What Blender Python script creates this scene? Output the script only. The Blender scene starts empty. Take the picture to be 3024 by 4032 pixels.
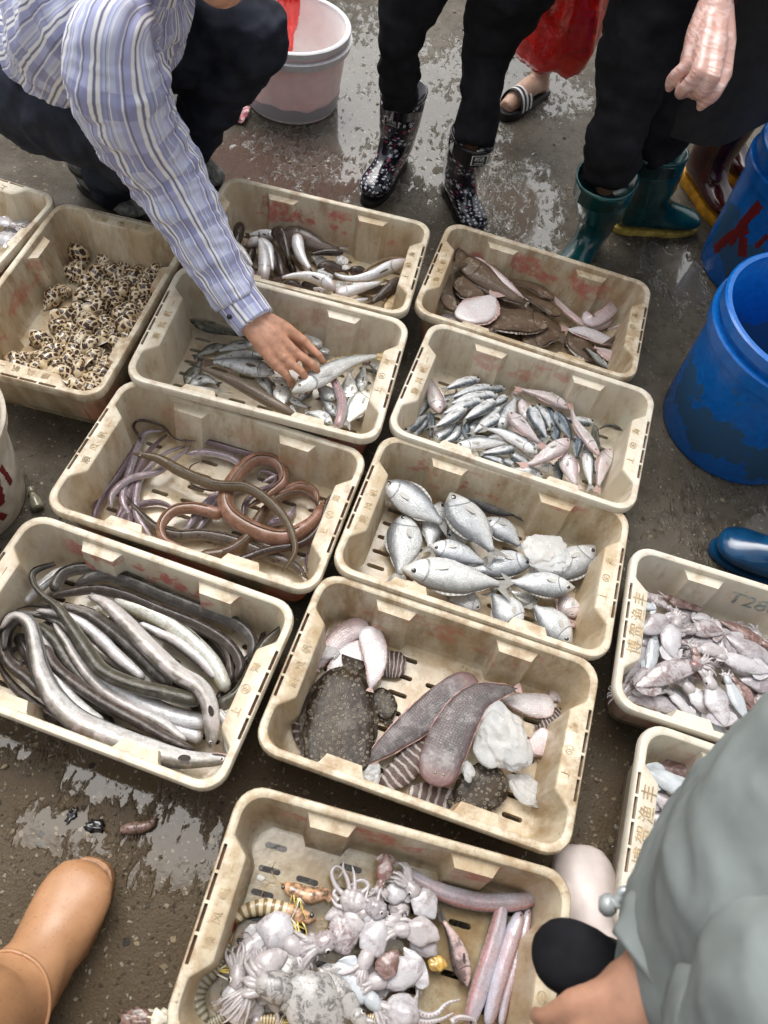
import bpy, bmesh, math, random
from mathutils import Vector, Matrix, noise as mnoise
rnd = random.Random(7)
SC = bpy.context.scene
COL = SC.collection
R = math.radians
PI = math.pi

# ------------------------------------------------------------------ camera, sky, sun, exposure
CAM_H, PITCH, ROLL, FPX = 1.56628, 1.02627, 0.21429, 2964.56
SW, SH = 3024.0, 4032.0
FW = Vector((0, math.cos(PITCH), -math.sin(PITCH)))
_rt = Vector((1, 0, 0)); _up = _rt.cross(FW)
RT = math.cos(ROLL) * _rt + math.sin(ROLL) * _up
UP = -math.sin(ROLL) * _rt + math.cos(ROLL) * _up
CPOS = Vector((0, 0, CAM_H))
cd = bpy.data.cameras.new('camera')
cam = bpy.data.objects.new('camera', cd); COL.objects.link(cam)
M3 = Matrix((RT, UP, -FW)).transposed()
cam.matrix_world = Matrix.Translation(CPOS) @ M3.to_4x4()
cd.sensor_fit = 'VERTICAL'; cd.sensor_height = 24.0; cd.sensor_width = 18.0
cd.lens = 24.0 * FPX / SH
cd.clip_start = 0.02; cd.clip_end = 500
cd.dof.use_dof = True; cd.dof.focus_distance = 1.75; cd.dof.aperture_fstop = 3.2
SC.camera = cam

w = bpy.data.worlds.new('World'); SC.world = w; w.use_nodes = True
wn = w.node_tree; wn.nodes.clear()
wo = wn.nodes.new('ShaderNodeOutputWorld'); wb = wn.nodes.new('ShaderNodeBackground')
sk = wn.nodes.new('ShaderNodeTexSky'); sk.sky_type = 'NISHITA'; sk.sun_disc = False
SUN_EL, SUN_AZ = R(62), R(-25)
sk.sun_elevation = SUN_EL; sk.sun_rotation = SUN_AZ
sk.dust_density = 6.0; sk.air_density = 1.6; sk.ozone_density = 1.0
hs = wn.nodes.new('ShaderNodeHueSaturation'); hs.inputs['Saturation'].default_value = 0.22
wn.links.new(sk.outputs[0], hs.inputs['Color']); wn.links.new(hs.outputs[0], wb.inputs['Color'])
wb.inputs['Strength'].default_value = 0.15
wn.links.new(wb.outputs[0], wo.inputs['Surface'])
sl = bpy.data.lights.new('sun', 'SUN'); sl.energy = 1.1; sl.angle = R(45); sl.color = (1.0, 0.97, 0.93)
sun = bpy.data.objects.new('sun', sl); COL.objects.link(sun)
sd = Vector((math.sin(SUN_AZ) * math.cos(SUN_EL), math.cos(SUN_AZ) * math.cos(SUN_EL), math.sin(SUN_EL)))
sun.rotation_euler = sd.to_track_quat('Z', 'Y').to_euler()
SC.view_settings.view_transform = 'Standard'; SC.view_settings.look = 'None'
SC.view_settings.exposure = 0.42; SC.view_settings.gamma = 1.0
SC.cycles.max_bounces = 8

# ------------------------------------------------------------------ photo-to-world helpers
ZM = {'D': (0, 0, 1.82278), 'C': (850, 850, .48222), 'F': (1550, 1400, .60277), 'E': (700, 1180, .51838),
      'L': (2400, 2300, .37613), 'I': (0, 2150, .72333), 'K': (700, 3320, .90416), '1': (0, 0, .9114),
      '2': (1512, 0, .9114), '3': (0, 700, .9114), '4': (1512, 800, .9114), '5': (0, 1600, .9114),
      '6': (1212, 1700, .9114), '8': (950, 2350, .9114), '9': (1800, 3022, .7378), 'T': (650, 3022, .9114)}
def ray(zm, x, y):
    ox, oy, s = ZM[zm]
    px, py = ox + x * s, oy + y * s
    return FW + RT * ((px - SW / 2) / FPX) - UP * ((py - SH / 2) / FPX)
def at(zm, x, y, z=0.0):
    d = ray(zm, x, y)
    return CPOS + d * ((z - CAM_H) / d.z)
def pxm(zm, P):                                   # metres per zoom pixel at a point
    return ZM[zm][2] * (P - CPOS).dot(FW) / FPX

# ------------------------------------------------------------------ mesh helpers
def tag(o, label=None, cat=None, group=None, kind=None):
    if label: o['label'] = label
    if cat: o['category'] = cat
    if group: o['group'] = group
    if kind: o['kind'] = kind
    return o
def empty(name, loc, label=None, cat=None, group=None):
    o = bpy.data.objects.new(name, None); COL.objects.link(o); o.location = loc
    o.empty_display_size = 0.05
    return tag(o, label, cat, group)
def build(name, verts, faces, mat, parent=None, uv=None, uv2=None, mi=None, smooth=True, sharp=None, local=False):
    """verts in world coordinates (made relative to the parent)."""
    off = Vector((0, 0, 0))
    if parent is not None and not local:
        p = parent
        while p is not None: off += p.location; p = p.parent
    me = bpy.data.meshes.new(name)
    me.from_pydata([tuple(Vector(v) - off) for v in verts], [], faces)
    if uv is not None:
        for nm, U in (('UVMap', uv), ('metric', uv2 or uv)):
            l = me.uv_layers.new(name=nm)
            l.data.foreach_set('uv', [c for f in U for q in f for c in q])
    mats = mat if isinstance(mat, (list, tuple)) else [mat]
    for m in mats: me.materials.append(m)
    if mi: me.polygons.foreach_set('material_index', mi)
    me.polygons.foreach_set('use_smooth', [smooth] * len(me.polygons))
    me.update()
    if sharp: me.set_sharp_from_angle(angle=R(sharp))
    o = bpy.data.objects.new(name, me); COL.objects.link(o)
    if parent is not None: o.parent = parent
    return o
class MB:
    def __init__(s): s.v = []; s.f = []; s.m = []; s.uv = []; s.uv2 = []
    def add(s, v, f, m=0, uv=None, uv2=None):
        b = len(s.v); s.v += [Vector(q) for q in v]
        s.f += [tuple(i + b for i in q) for q in f]; s.m += [m] * len(f)
        s.uv += uv if uv else [[(0, 0)] * len(q) for q in f]
        s.uv2 += uv2 if uv2 else (uv if uv else [[(0, 0)] * len(q) for q in f])
    def build(s, name, mat, parent=None, smooth=True, sharp=None, local=False):
        return build(name, s.v, s.f, mat, parent, s.uv, s.uv2, s.m, smooth, sharp, local)
def loft(rings, cap0=True, cap1=True, closed=True):
    n = len(rings[0]); V = [q for r in rings for q in r]; F = []; U = []
    m = n if closed else n - 1
    for i in range(len(rings) - 1):
        for j in range(m):
            k = (j + 1) % n
            F.append((i * n + j, i * n + k, (i + 1) * n + k, (i + 1) * n + j))
            U.append([(i / (len(rings) - 1), j / n), (i / (len(rings) - 1), (j + 1) / n),
                      ((i + 1) / (len(rings) - 1), (j + 1) / n), ((i + 1) / (len(rings) - 1), j / n)])
    if cap0: F.append(tuple(range(n - 1, -1, -1))); U.append([(0, j / n) for j in range(n - 1, -1, -1)])
    if cap1:
        b = (len(rings) - 1) * n
        F.append(tuple(range(b, b + n))); U.append([(1, j / n) for j in range(n)])
    return V, F, U
def catmull(P, n):
    """n+1 points along a smooth curve through P, evenly spaced by length."""
    P = [Vector(p) for p in P]
    if len(P) == 2: return [P[0].lerp(P[1], i / n) for i in range(n + 1)]
    Q = [2 * P[0] - P[1]] + P + [2 * P[-1] - P[-2]]
    D = []
    for i in range(1, len(Q) - 2):
        a, b, c, d = Q[i - 1:i + 3]
        for k in range(24):
            t = k / 24
            D.append(0.5 * ((2 * b) + (c - a) * t + (2 * a - 5 * b + 4 * c - d) * t * t + (3 * b - a - 3 * c + d) * t ** 3))
    D.append(P[-1])
    L = [0]
    for i in range(1, len(D)): L.append(L[-1] + (D[i] - D[i - 1]).length)
    out = []; j = 0
    for i in range(n + 1):
        s = L[-1] * i / n
        while j < len(D) - 2 and L[j + 1] < s: j += 1
        t = (s - L[j]) / max(1e-9, L[j + 1] - L[j])
        out.append(D[j].lerp(D[j + 1], min(1, t)))
    return out
def interp(T, u):
    if u <= T[0][0]: return T[0][1:]
    for i in range(len(T) - 1):
        if u <= T[i + 1][0]:
            t = (u - T[i][0]) / (T[i + 1][0] - T[i][0]); t = t * t * (3 - 2 * t) * .5 + t * .5
            return tuple(a + (b - a) * t for a, b in zip(T[i][1:], T[i + 1][1:]))
    return T[-1][1:]
Z = Vector((0, 0, 1))
def frames(S, roll, flip=1, up=Z):
    out = []
    for i in range(len(S)):
        t = (S[min(i + 1, len(S) - 1)] - S[max(i - 1, 0)]).normalized()
        s = up.cross(t)
        s = s.normalized() if s.length > 1e-4 else Vector((1, 0, 0))
        n = t.cross(s)
        d = math.cos(roll) * s * flip + math.sin(roll) * n
        l = math.cos(roll) * n - math.sin(roll) * s * flip
        out.append((t, d, l))
    return out
def tube(P, radii, nu=24, na=14, wr=0.0, wf=30.0, seed=0.0, oval=1.0, roll=0.0, cap=True, ref=None):
    """Limb or cloth tube: radii list spread along P; wr is the height of the folds."""
    S = catmull(P, nu); Fr = frames(S, roll, 1, ref or Z)
    if ref is None:                               # carry the first frame along so stripes do not spiral
        d = Fr[0][1]; G_ = []
        for t, _, _ in Fr:
            d = (d - t * d.dot(t)).normalized(); G_.append((t, d, t.cross(d)))
        Fr = G_
    T = [(i / (len(radii) - 1), r) for i, r in enumerate(radii)]
    rings = []; L = 0; uvm = []
    for i, p in enumerate(S):
        if i: L += (S[i] - S[i - 1]).length
        r = interp(T, i / nu)[0]; t, d, l = Fr[i]; ring = []
        for j in range(na):
            a = 2 * PI * j / na; q = r
            if wr:
                q += wr * mnoise.noise(Vector((math.cos(a) * 1.6 + seed, math.sin(a) * 1.6, L * wf)))
                q += wr * .6 * mnoise.noise(Vector((math.cos(a) * 3 + seed, math.sin(a) * 3 + 5, L * wf * .8 + a * .7)))
            ring.append(p + d * math.cos(a) * q + l * math.sin(a) * q * oval)
        rings.append(ring); uvm.append((L, r))
    V, F, U = loft(rings, cap, cap)
    U2 = [[(uvm[min(nu, int(round(u * nu)))][0], v * 2 * PI * max(radii)) for u, v in f] for f in U]
    return V, F, U, U2
def ico(c, r, sub=2, sc=(1, 1, 1), amp=0, fr=8, seed=0, rot=None):
    bm = bmesh.new(); bmesh.ops.create_icosphere(bm, subdivisions=sub, radius=1)
    V = []
    for v in bm.verts:
        q = v.co.copy(); k = 1
        if amp: k += amp * mnoise.noise(q * fr * .3 + Vector((seed, seed * .7, 0))) + amp * .5 * mnoise.noise(q * fr + Vector((seed, 0, 3)))
        q = Vector((q.x * sc[0], q.y * sc[1], q.z * sc[2])) * r * k
        if rot is not None: q = rot @ q
        V.append(q + Vector(c))
    F = [tuple(v.index for v in f.verts) for f in bm.faces]
    bm.free(); return V, F
def boxv(c, sx, sy, sz, rot=None):
    V = []
    for z in (-1, 1):
        for x, y in ((-1, -1), (1, -1), (1, 1), (-1, 1)):
            q = Vector((x * sx / 2, y * sy / 2, z * sz / 2))
            V.append(Vector(c) + (rot @ q if rot is not None else q))
    return V, [(3, 2, 1, 0), (4, 5, 6, 7), (0, 1, 5, 4), (1, 2, 6, 5), (2, 3, 7, 6), (3, 0, 4, 7)]
def evaluated(o):
    dg = bpy.context.evaluated_depsgraph_get(); dg.update()
    return bpy.data.meshes.new_from_object(o.evaluated_get(dg))
def apply_mods(o):
    me = evaluated(o); o.modifiers.clear(); o.data = me; return o

# ------------------------------------------------------------------ materials
class NT:
    def __init__(s, name):
        s.mat = bpy.data.materials.new(name); s.mat.use_nodes = True
        s.t = s.mat.node_tree; s.t.nodes.clear()
        s.out = s.t.nodes.new('ShaderNodeOutputMaterial'); s.p = s.t.nodes.new('ShaderNodeBsdfPrincipled')
        s.t.links.new(s.p.outputs[0], s.out.inputs[0])
    def n(s, typ, ins=None, **at):
        q = s.t.nodes.new('ShaderNode' + typ)
        for k, v in at.items(): setattr(q, k, v)
        for k, v in (ins or {}).items(): s.set(q.inputs[k], v)
        return q
    def set(s, sock, v):
        if isinstance(v, bpy.types.NodeSocket): s.t.links.new(v, sock)
        else:
            if isinstance(v, (tuple, list)) and len(v) == 3 and sock.type == 'RGBA': v = (*v, 1)
            sock.default_value = v
    def P(s, **kw):
        for k, v in kw.items(): s.set(s.p.inputs[k.replace('_', ' ')], v)
    def mix(s, f, a, b, bl='MIX'):
        q = s.n('Mix', data_type='RGBA', blend_type=bl)
        s.set(q.inputs[0], f); s.set(q.inputs[6], a); s.set(q.inputs[7], b); return q.outputs[2]
    def m(s, op, a, b=0.0, c=0.0, clamp=False):
        q = s.n('Math', operation=op, use_clamp=clamp); s.set(q.inputs[0], a); s.set(q.inputs[1], b); s.set(q.inputs[2], c); return q.outputs[0]
    def ramp(s, f, pts, ease=False):
        q = s.n('ValToRGB'); e = q.color_ramp.elements
        if ease: q.color_ramp.interpolation = 'EASE'
        while len(e) > 1: e.remove(e[-1])
        for i, (p, c) in enumerate(pts):
            el = e[0] if i == 0 else e.new(p)
            el.position = p; el.color = (c, c, c, 1) if isinstance(c, (int, float)) else (*c, 1)
        s.set(q.inputs[0], f); return q.outputs[0]
    def step(s, f, a, b): 
        q = s.n('MapRange', interpolation_type='SMOOTHSTEP'); s.set(q.inputs[0], f); s.set(q.inputs[1], a); s.set(q.inputs[2], b); return q.outputs[0]
    def noise(s, vec, sc, det=3.0, ro=.55, dist=0.0):
        q = s.n('TexNoise', {'Scale': sc, 'Detail': det, 'Roughness': ro, 'Distortion': dist}); 
        if vec is not None: s.set(q.inputs['Vector'], vec)
        return q.outputs[0]
    def voro(s, vec, sc, feat='F1', rand=1.0, dist='EUCLIDEAN'):
        q = s.n('TexVoronoi', feature=feat, distance=dist); s.set(q.inputs['Scale'], sc); s.set(q.inputs['Vector'], vec)
        if 'Randomness' in q.inputs: s.set(q.inputs['Randomness'], rand)
        return q
    def mapv(s, vec, scale=(1, 1, 1), loc=(0, 0, 0)):
        q = s.n('Mapping', {'Scale': scale, 'Location': loc}); s.set(q.inputs['Vector'], vec); return q.outputs[0]
    def bump(s, h, st=.3, d=.002, nrm=None):
        q = s.n('Bump', {'Strength': st, 'Distance': d, 'Height': h})
        if nrm is not None: s.set(q.inputs['Normal'], nrm)
        s.set(s.p.inputs['Normal'], q.outputs[0]); return q.outputs[0]
    def obj(s): return s.n('TexCoord').outputs['Object']
    def uv(s, nm='UVMap'): return s.n('UVMap', uv_map=nm).outputs[0]
    def sep(s, v):
        q = s.n('SeparateXYZ'); s.set(q.inputs[0], v); return q.outputs
    def rand(s): return s.n('ObjectInfo').outputs['Random']
    def ocol(s): return s.n('ObjectInfo').outputs['Color']
    def shift(s, vec, k=50.0):                    # another piece of the noise for every object
        q = s.n('VectorMath', operation='ADD'); s.set(q.inputs[0], vec)
        c = s.n('CombineXYZ'); r = s.m('MULTIPLY', s.rand(), k)
        for i in range(3): s.set(c.inputs[i], r)
        s.set(q.inputs[1], c.outputs[0]); return q.outputs[0]

def plain(name, col, rough=.5, spec=.5, var=.15, sc=40, bump=0.0, metal=0.0, coat=0.0, sss=0.0):
    t = NT(name); v = t.obj(); n = t.noise(t.shift(v), sc, 4)
    c2 = tuple(max(0, c * (1 - var * 1.6)) for c in col); c1 = tuple(min(1, c * (1 + var)) for c in col)
    t.P(Base_Color=t.mix(t.step(n, .3, .7), c2, c1), Roughness=rough, Metallic=metal)
    t.p.inputs['Specular IOR Level'].default_value = spec
    if coat: t.P(Coat_Weight=coat, Coat_Roughness=.12)
    if sss: t.P(Subsurface_Weight=sss, Subsurface_Radius=(.01, .005, .003), Subsurface_Scale=.5)
    if bump: t.bump(n, bump, .003)
    return t.mat

def m_crate():
    t = NT('crate_plastic'); v = t.obj(); vs = t.shift(v); oc = t.sep(t.ocol())
    base = t.mix(oc[0], (.61, .53, .38), (.69, .65, .555))
    cl = t.noise(vs, 9, 4, .6); c = t.mix(t.m('MULTIPLY', t.step(cl, .38, .72), .65), base, (.70, .64, .51))
    g1 = t.noise(t.mapv(vs, (1, 1, .35)), 24, 6, .68)                    # brown rub marks and drips
    dirt = t.step(t.m('ADD', g1, t.m('MULTIPLY', oc[1], .22)), .54, .84)
    c = t.mix(t.m('MULTIPLY', dirt, .75), c, (.27, .155, .06))
    g2 = t.noise(vs, 5, 5, .7); c = t.mix(t.m('MULTIPLY', t.step(g2, .50, .74), .42), c, (.38, .25, .125))
    ins = t.m('MULTIPLY', t.step(t.m('ABSOLUTE', t.sep(v)[0]), .284, .278), t.m('MULTIPLY', t.step(t.m('ABSOLUTE', t.sep(v)[1]), .1775, .172), t.step(t.noise(t.mapv(vs, (1, 1, .5)), 11, 5, .65), .36, .60)))
    c = t.mix(t.m('MULTIPLY', ins, t.m('SUBTRACT', .62, t.m('MULTIPLY', oc[0], .45))), c, (.43, .30, .155))
    g3 = t.noise(vs, 90, 3, .6); c = t.mix(t.m('MULTIPLY', t.step(g3, .64, .74), t.m('MULTIPLY', oc[1], .8)), c, (.17, .10, .05))
    geo = t.sep(t.n('NewGeometry').outputs['Normal'])
    x, y, z = t.sep(v)
    # worn red paint brushed on the long walls, each crate its own
    wob = t.noise(t.mapv(vs, (1, .3, 1.3)), 13, 3, .55); on_ = t.sep(t.n('TexCoord').outputs['Normal'])
    inner = t.step(t.m('MULTIPLY', on_[1], y), -.01, -.05)
    band = t.m('MULTIPLY', t.step(z, .075, .095), t.step(z, .158, .14))
    long_ = t.step(t.m('ABSOLUTE', y), .155, .16)
    mid = t.step(t.m('ABSOLUTE', t.m('SUBTRACT', x, -.01)), .24, .18)
    red = t.m('MULTIPLY', t.m('MULTIPLY', band, inner), t.m('MULTIPLY', mid, t.step(wob, .51, .57)))
    fade = t.m('MULTIPLY', red, t.m('MULTIPLY', oc[2], t.step(t.noise(vs, 60, 3), .25, .6)))
    c = t.mix(t.m('MULTIPLY', fade, .85), c, (.50, .12, .10))
    wetf = t.m('MULTIPLY', t.step(z, .036, .031), t.step(t.noise(vs, 7, 3), .38, .52))
    t.P(Base_Color=c, Roughness=t.mix(wetf, t.ramp(g1, [(.3, .30), (.7, .55)]), (.07,) * 3))
    t.p.inputs['Subsurface Weight'].default_value = .12; t.p.inputs['Subsurface Scale'].default_value = .01
    t.bump(t.m('ADD', t.noise(vs, 220, 3), t.m('MULTIPLY', g1, 1.5)), .12, .002)
    return t.mat

def m_ground():
    t = NT('wet_concrete'); v = t.obj()
    n1 = t.noise(v, 2.2, 6, .62); n2 = t.noise(v, 26, 5, .65); n3 = t.noise(v, 160, 3, .6)
    c = t.mix(t.step(n1, .35, .65), (.056, .046, .032), (.122, .106, .082))
    c = t.mix(t.m('MULTIPLY', t.step(n2, .45, .72), .6), c, (.028, .018, .010))
    c = t.mix(t.m('MULTIPLY', t.step(n3, .5, .75), .5), c, (.10, .08, .055))
    near = t.step(t.m('ADD', t.sep(v)[1], t.m('MULTIPLY', n1, .8)), 1.1, .7)
    c = t.mix(t.m('MULTIPLY', near, .75), c, t.mix(n2, (.040, .026, .012), (.115, .080, .044)))
    dn = t.n('TexNoise', {'Scale': 70.0, 'Detail': 2.0}); t.set(dn.inputs['Vector'], v); dv = t.n('VectorMath', operation='MULTIPLY_ADD'); t.set(dv.inputs[0], dn.outputs['Color']); dv.inputs[1].default_value = (.016, .016, 0); t.set(dv.inputs[2], v); v2 = dv.outputs[0]
    vo = t.voro(v2, 120); d = vo.outputs['Distance']; cr = t.sep(vo.outputs['Color'])
    chip = t.m('MULTIPLY', t.m('MULTIPLY', t.step(t.m('ADD', d, t.m('MULTIPLY', cr[2], .22)), .42, .34), 1.0), t.step(cr[0], t.m('SUBTRACT', .66, t.m('MULTIPLY', near, .28)), t.m('SUBTRACT', .72, t.m('MULTIPLY', near, .28))))
    chipc = t.mix(t.step(cr[1], .3, .4), (.035, .028, .02), t.mix(cr[1], (.19, .13, .06), (.30, .27, .22)))
    c = t.mix(t.m('MULTIPLY', chip, .75), c, chipc)
    vo2 = t.voro(v2, 52); cr2 = t.sep(vo2.outputs['Color'])
    chip2 = t.m('MULTIPLY', t.step(t.m('ADD', vo2.outputs['Distance'], t.m('MULTIPLY', cr2[2], .2)), .36, .30), t.step(cr2[0], t.m('SUBTRACT', .82, t.m('MULTIPLY', near, .2)), t.m('SUBTRACT', .86, t.m('MULTIPLY', near, .2))))
    c = t.mix(chip2, c, t.mix(cr2[1], (.03, .026, .022), (.24, .19, .12)))
    # red-brown silt near the squatting man
    x, y, z = t.sep(v)
    def blob(cx, cy, rx, ry):
        a = t.m('DIVIDE', t.m('SUBTRACT', x, cx), rx); b = t.m('DIVIDE', t.m('SUBTRACT', y, cy), ry)
        return t.m('SUBTRACT', 1.0, t.m('ADD', t.m('MULTIPLY', a, a), t.m('MULTIPLY', b, b)))
    silt = t.step(t.m('ADD', blob(-.55, 2.12, .3, .25), t.m('MULTIPLY', t.m('SUBTRACT', n2, .5), 1.5)), .0, .5)
    c = t.mix(t.m('MULTIPLY', silt, .6), c, (.085, .036, .024))
    # standing water: flat where it is deep, the grit shows through its edge
    pud = blob(*PUD[0])
    for q in PUD[1:]: pud = t.m('MAXIMUM', pud, blob(*q))
    pn = t.m('ADD', t.m('MULTIPLY', t.m('SUBTRACT', t.noise(v, 7, 4, .6), .5), 2.6), t.m('MULTIPLY', t.m('SUBTRACT', t.noise(t.mapv(v, (1, .5, 1)), 48, 4, .62, .5), .5), 3.8))
    pm = t.step(t.m('ADD', pud, pn), -.05, .60)
    film = t.step(n1, .40, .60)
    rough = t.mix(pm, t.mix(film, (.55,) * 3, (.30,) * 3), (.045,) * 3)
    t.set(t.p.inputs['Specular IOR Level'], t.m('ADD', .20, t.m('MULTIPLY', pm, .30)))
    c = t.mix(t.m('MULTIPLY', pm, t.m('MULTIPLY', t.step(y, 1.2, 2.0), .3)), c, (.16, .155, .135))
    t.P(Base_Color=c, Roughness=rough, IOR=t.m('ADD', 1.45, t.m('MULTIPLY', pm, t.m('MULTIPLY', t.step(y, 1.2, 2.0), .6))))
    h = t.m('MULTIPLY', t.m('ADD', t.m('ADD', n2, t.m('MULTIPLY', n3, .8)), t.m('MULTIPLY', t.m('ADD', chip, chip2), .5)), t.m('SUBTRACT', 1.0, t.m('MULTIPLY', pm, .985)))
    rip = t.m('MULTIPLY', t.noise(t.mapv(v, (1, .7, 1)), 30, 2, .5), t.m('MULTIPLY', pm, .10))
    t.bump(t.m('ADD', h, rip), .8, .006)
    return t.mat
PUD = [(-.42, 2.62, .34, .62), (-.12, 2.62, .22, .5), (.12, 2.98, .35, .25), (.24, 2.20, .13, .32), (.05, 2.5, .12, .3), (.75, 2.05, .12, .2), (1.0, 1.12, .3, .16),
       (-.40, .26, .14, .09), (-.24, .14, .12, .09), (-.62, .28, .12, .08), (-.45, .12, .12, .05)]

def fishmat(name, back, flank, belly, metal=.35, rough=.32, sc=.004, sdark=.35, blotch=None, bamt=.5, bsc=60, bth=(.5, .62), head=None, bands=None, spots=None, gill=True, rosy=None, coat=.28, edge=None, spec=.5):
    t = NT(name); uv = t.uv(); me = t.uv('metric'); ob = t.shift(t.obj())
    u, v, _ = t.sep(uv); r = t.rand()
    vv = t.m('ADD', v, t.m('MULTIPLY', t.m('SUBTRACT', t.noise(ob, 55, 3), .5), .22))
    c = t.ramp(vv, [(0, back), (.20, back), (.42, flank), (.62, belly), (1, belly)])
    c = t.mix(.8, c, t.mix(r, (.86, .86, .88), (1, .98, .95)), 'MULTIPLY')
    mot = t.noise(ob, 140, 4, .65)
    c = t.mix(t.m('MULTIPLY', t.step(mot, .42, .7), .38), c, tuple(k * .45 for k in flank))
    if blotch: c = t.mix(t.m('MULTIPLY', t.step(t.noise(ob, bsc, 5, .65), *bth), bamt), c, blotch)
    if rosy: c = t.mix(t.m('MULTIPLY', t.step(t.noise(ob, 28, 3), .45, .65), .55), c, rosy)
    h = t.m('MULTIPLY', mot, .4)
    if sc:
        vo = t.voro(t.mapv(me, (.8 / sc, 1 / sc, 1)), 1.0, 'DISTANCE_TO_EDGE', .45)
        e = t.step(vo.outputs['Distance'], .16, .02)
        bodyonly = t.step(u, .20, .26)
        c = t.mix(t.m('MULTIPLY', t.m('MULTIPLY', e, bodyonly), sdark), c, tuple(k * .30 for k in back))
        h = t.m('SUBTRACT', h, t.m('MULTIPLY', e, t.m('MULTIPLY', bodyonly, .7)))
    if bands:
        col, fr, th = bands
        b = t.m('SINE', t.m('ADD', t.m('MULTIPLY', u, fr * 2 * PI), t.m('MULTIPLY', t.m('SUBTRACT', t.noise(ob, 45, 2), .5), 5.0)))
        c = t.mix(t.step(b, th - .2, th + .2), c, col)
    if spots:
        col, ssc, rad = spots
        vo = t.voro(ob, ssc); d = vo.outputs['Distance']
        ring = t.m('MULTIPLY', t.step(d, rad, rad * .75), t.step(d, rad * .35, rad * .55))
        c = t.mix(t.m('MULTIPLY', ring, .75), c, col)
        h = t.m('ADD', h, ring)
    if gill:
        gx = t.m('SUBTRACT', u, t.m('SUBTRACT', .235, t.m('MULTIPLY', t.m('POWER', t.m('ABSOLUTE', t.m('SUBTRACT', v, .55)), 2.0), .35)))
        g = t.m('MULTIPLY', t.step(t.m('ABSOLUTE', gx), .012, .003), t.step(t.m('ABSOLUTE', t.m('SUBTRACT', v, .55)), .42, .3))
        c = t.mix(t.m('MULTIPLY', g, .7), c, tuple(k * .25 for k in flank))
        h = t.m('SUBTRACT', h, t.m('MULTIPLY', g, 2.0))
    if head: c = t.mix(t.step(u, .17, .04), c, head)
    if edge: c = t.mix(t.m('MULTIPLY', t.m('MAXIMUM', t.step(v, .10, .02), t.step(v, .90, .98)), .8), c, edge)
    t.P(Base_Color=c, Metallic=metal, Roughness=t.ramp(mot, [(.3, rough * .75), (.7, rough * 1.6)]), Coat_Weight=coat, Coat_Roughness=.10)
    t.p.inputs['Specular IOR Level'].default_value = spec
    wr_ = t.noise(t.mapv(me, (.5, 1, 1)), 110, 3, .6)
    t.bump(t.m('ADD', h, t.m('MULTIPLY', wr_, 1.6)), .6, .0016)
    return t.mat
def finmat(name, col, alpha=1.0):
    t = NT(name); uv = t.uv(); u, v, _ = t.sep(uv)
    ry = t.m('SINE', t.m('ADD', t.m('MULTIPLY', v, 75.0), t.m('MULTIPLY', t.noise(t.obj(), 60), 4.0)))
    c = t.mix(t.m('MULTIPLY', t.step(ry, -.2, .8), .6), col, tuple(k * .4 for k in col))
    t.P(Base_Color=c, Roughness=.3, Coat_Weight=.4); t.bump(ry, .4, .001); return t.mat
def shirtmat():
    t = NT('checked_cotton'); me = t.uv('metric'); u, v, _ = t.sep(me); ob = t.obj()
    wv = t.m('ADD', v, t.m('MULTIPLY', t.m('SUBTRACT', t.noise(ob, 12, 2), .5), .006))
    def stripe(x, per, lo, hi):
        f = t.m('FRACT', t.m('DIVIDE', x, per))
        return t.m('MULTIPLY', t.step(f, lo - .012, lo + .012), t.step(f, hi + .012, hi - .012))
    c = t.mix(stripe(wv, .086, .0, .30), (.43, .45, .69), (.58, .62, .81))
    c = t.mix(t.m('MULTIPLY', stripe(t.m('ADD', u, t.m('MULTIPLY', t.m('SUBTRACT', t.noise(ob, 7, 2), .5), .008)), .12, .1, .46), .6), c, (.24, .25, .46))
    for lo, hi, col in ((.36, .45, (.87, .87, .88)), (.465, .51, (.19, .19, .24)), (.525, .615, (.87, .87, .88)), (.80, .835, (.19, .19, .25)), (.86, .90, (.84, .84, .87)), (.14, .17, (.82, .82, .87)), (.22, .235, (.22, .22, .32))):
        c = t.mix(stripe(wv, .086, lo, hi), c, col)
    t.P(Base_Color=c, Roughness=.85); t.p.inputs['Sheen Weight'].default_value = .15
    t.bump(t.noise(ob, 900, 2), .12, .0006); return t.mat
def starmat():
    t = NT('star_print_rubber'); me = t.mapv(t.uv('metric'), (48, 48, 1)); vo = t.voro(me, 1.0, 'F1', .9)
    d = t.n('VectorMath', operation='SUBTRACT'); t.set(d.inputs[0], me); t.set(d.inputs[1], vo.outputs['Position'])
    x, y, _ = t.sep(d.outputs[0]); cr = t.sep(vo.outputs['Color'])
    ang = t.m('ARCTAN2', y, x); rad = t.m('SQRT', t.m('ADD', t.m('MULTIPLY', x, x), t.m('MULTIPLY', y, y)))
    edge = t.m('MULTIPLY', t.m('ADD', .30, t.m('MULTIPLY', t.m('COSINE', t.m('MULTIPLY', ang, 5.0)), .11)), t.m('ADD', .55, t.m('MULTIPLY', cr[2], .5)))
    s = t.m('MULTIPLY', t.step(t.m('SUBTRACT', edge, rad), -.02, .02), t.step(cr[0], .25, .3))
    c = t.mix(s, (.008, .008, .014), t.mix(t.step(cr[1], .8, .82), (.62, .64, .72), (.36, .03, .10)))
    t.P(Base_Color=c, Roughness=.14, Coat_Weight=.4, Coat_Roughness=.06); return t.mat
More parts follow.
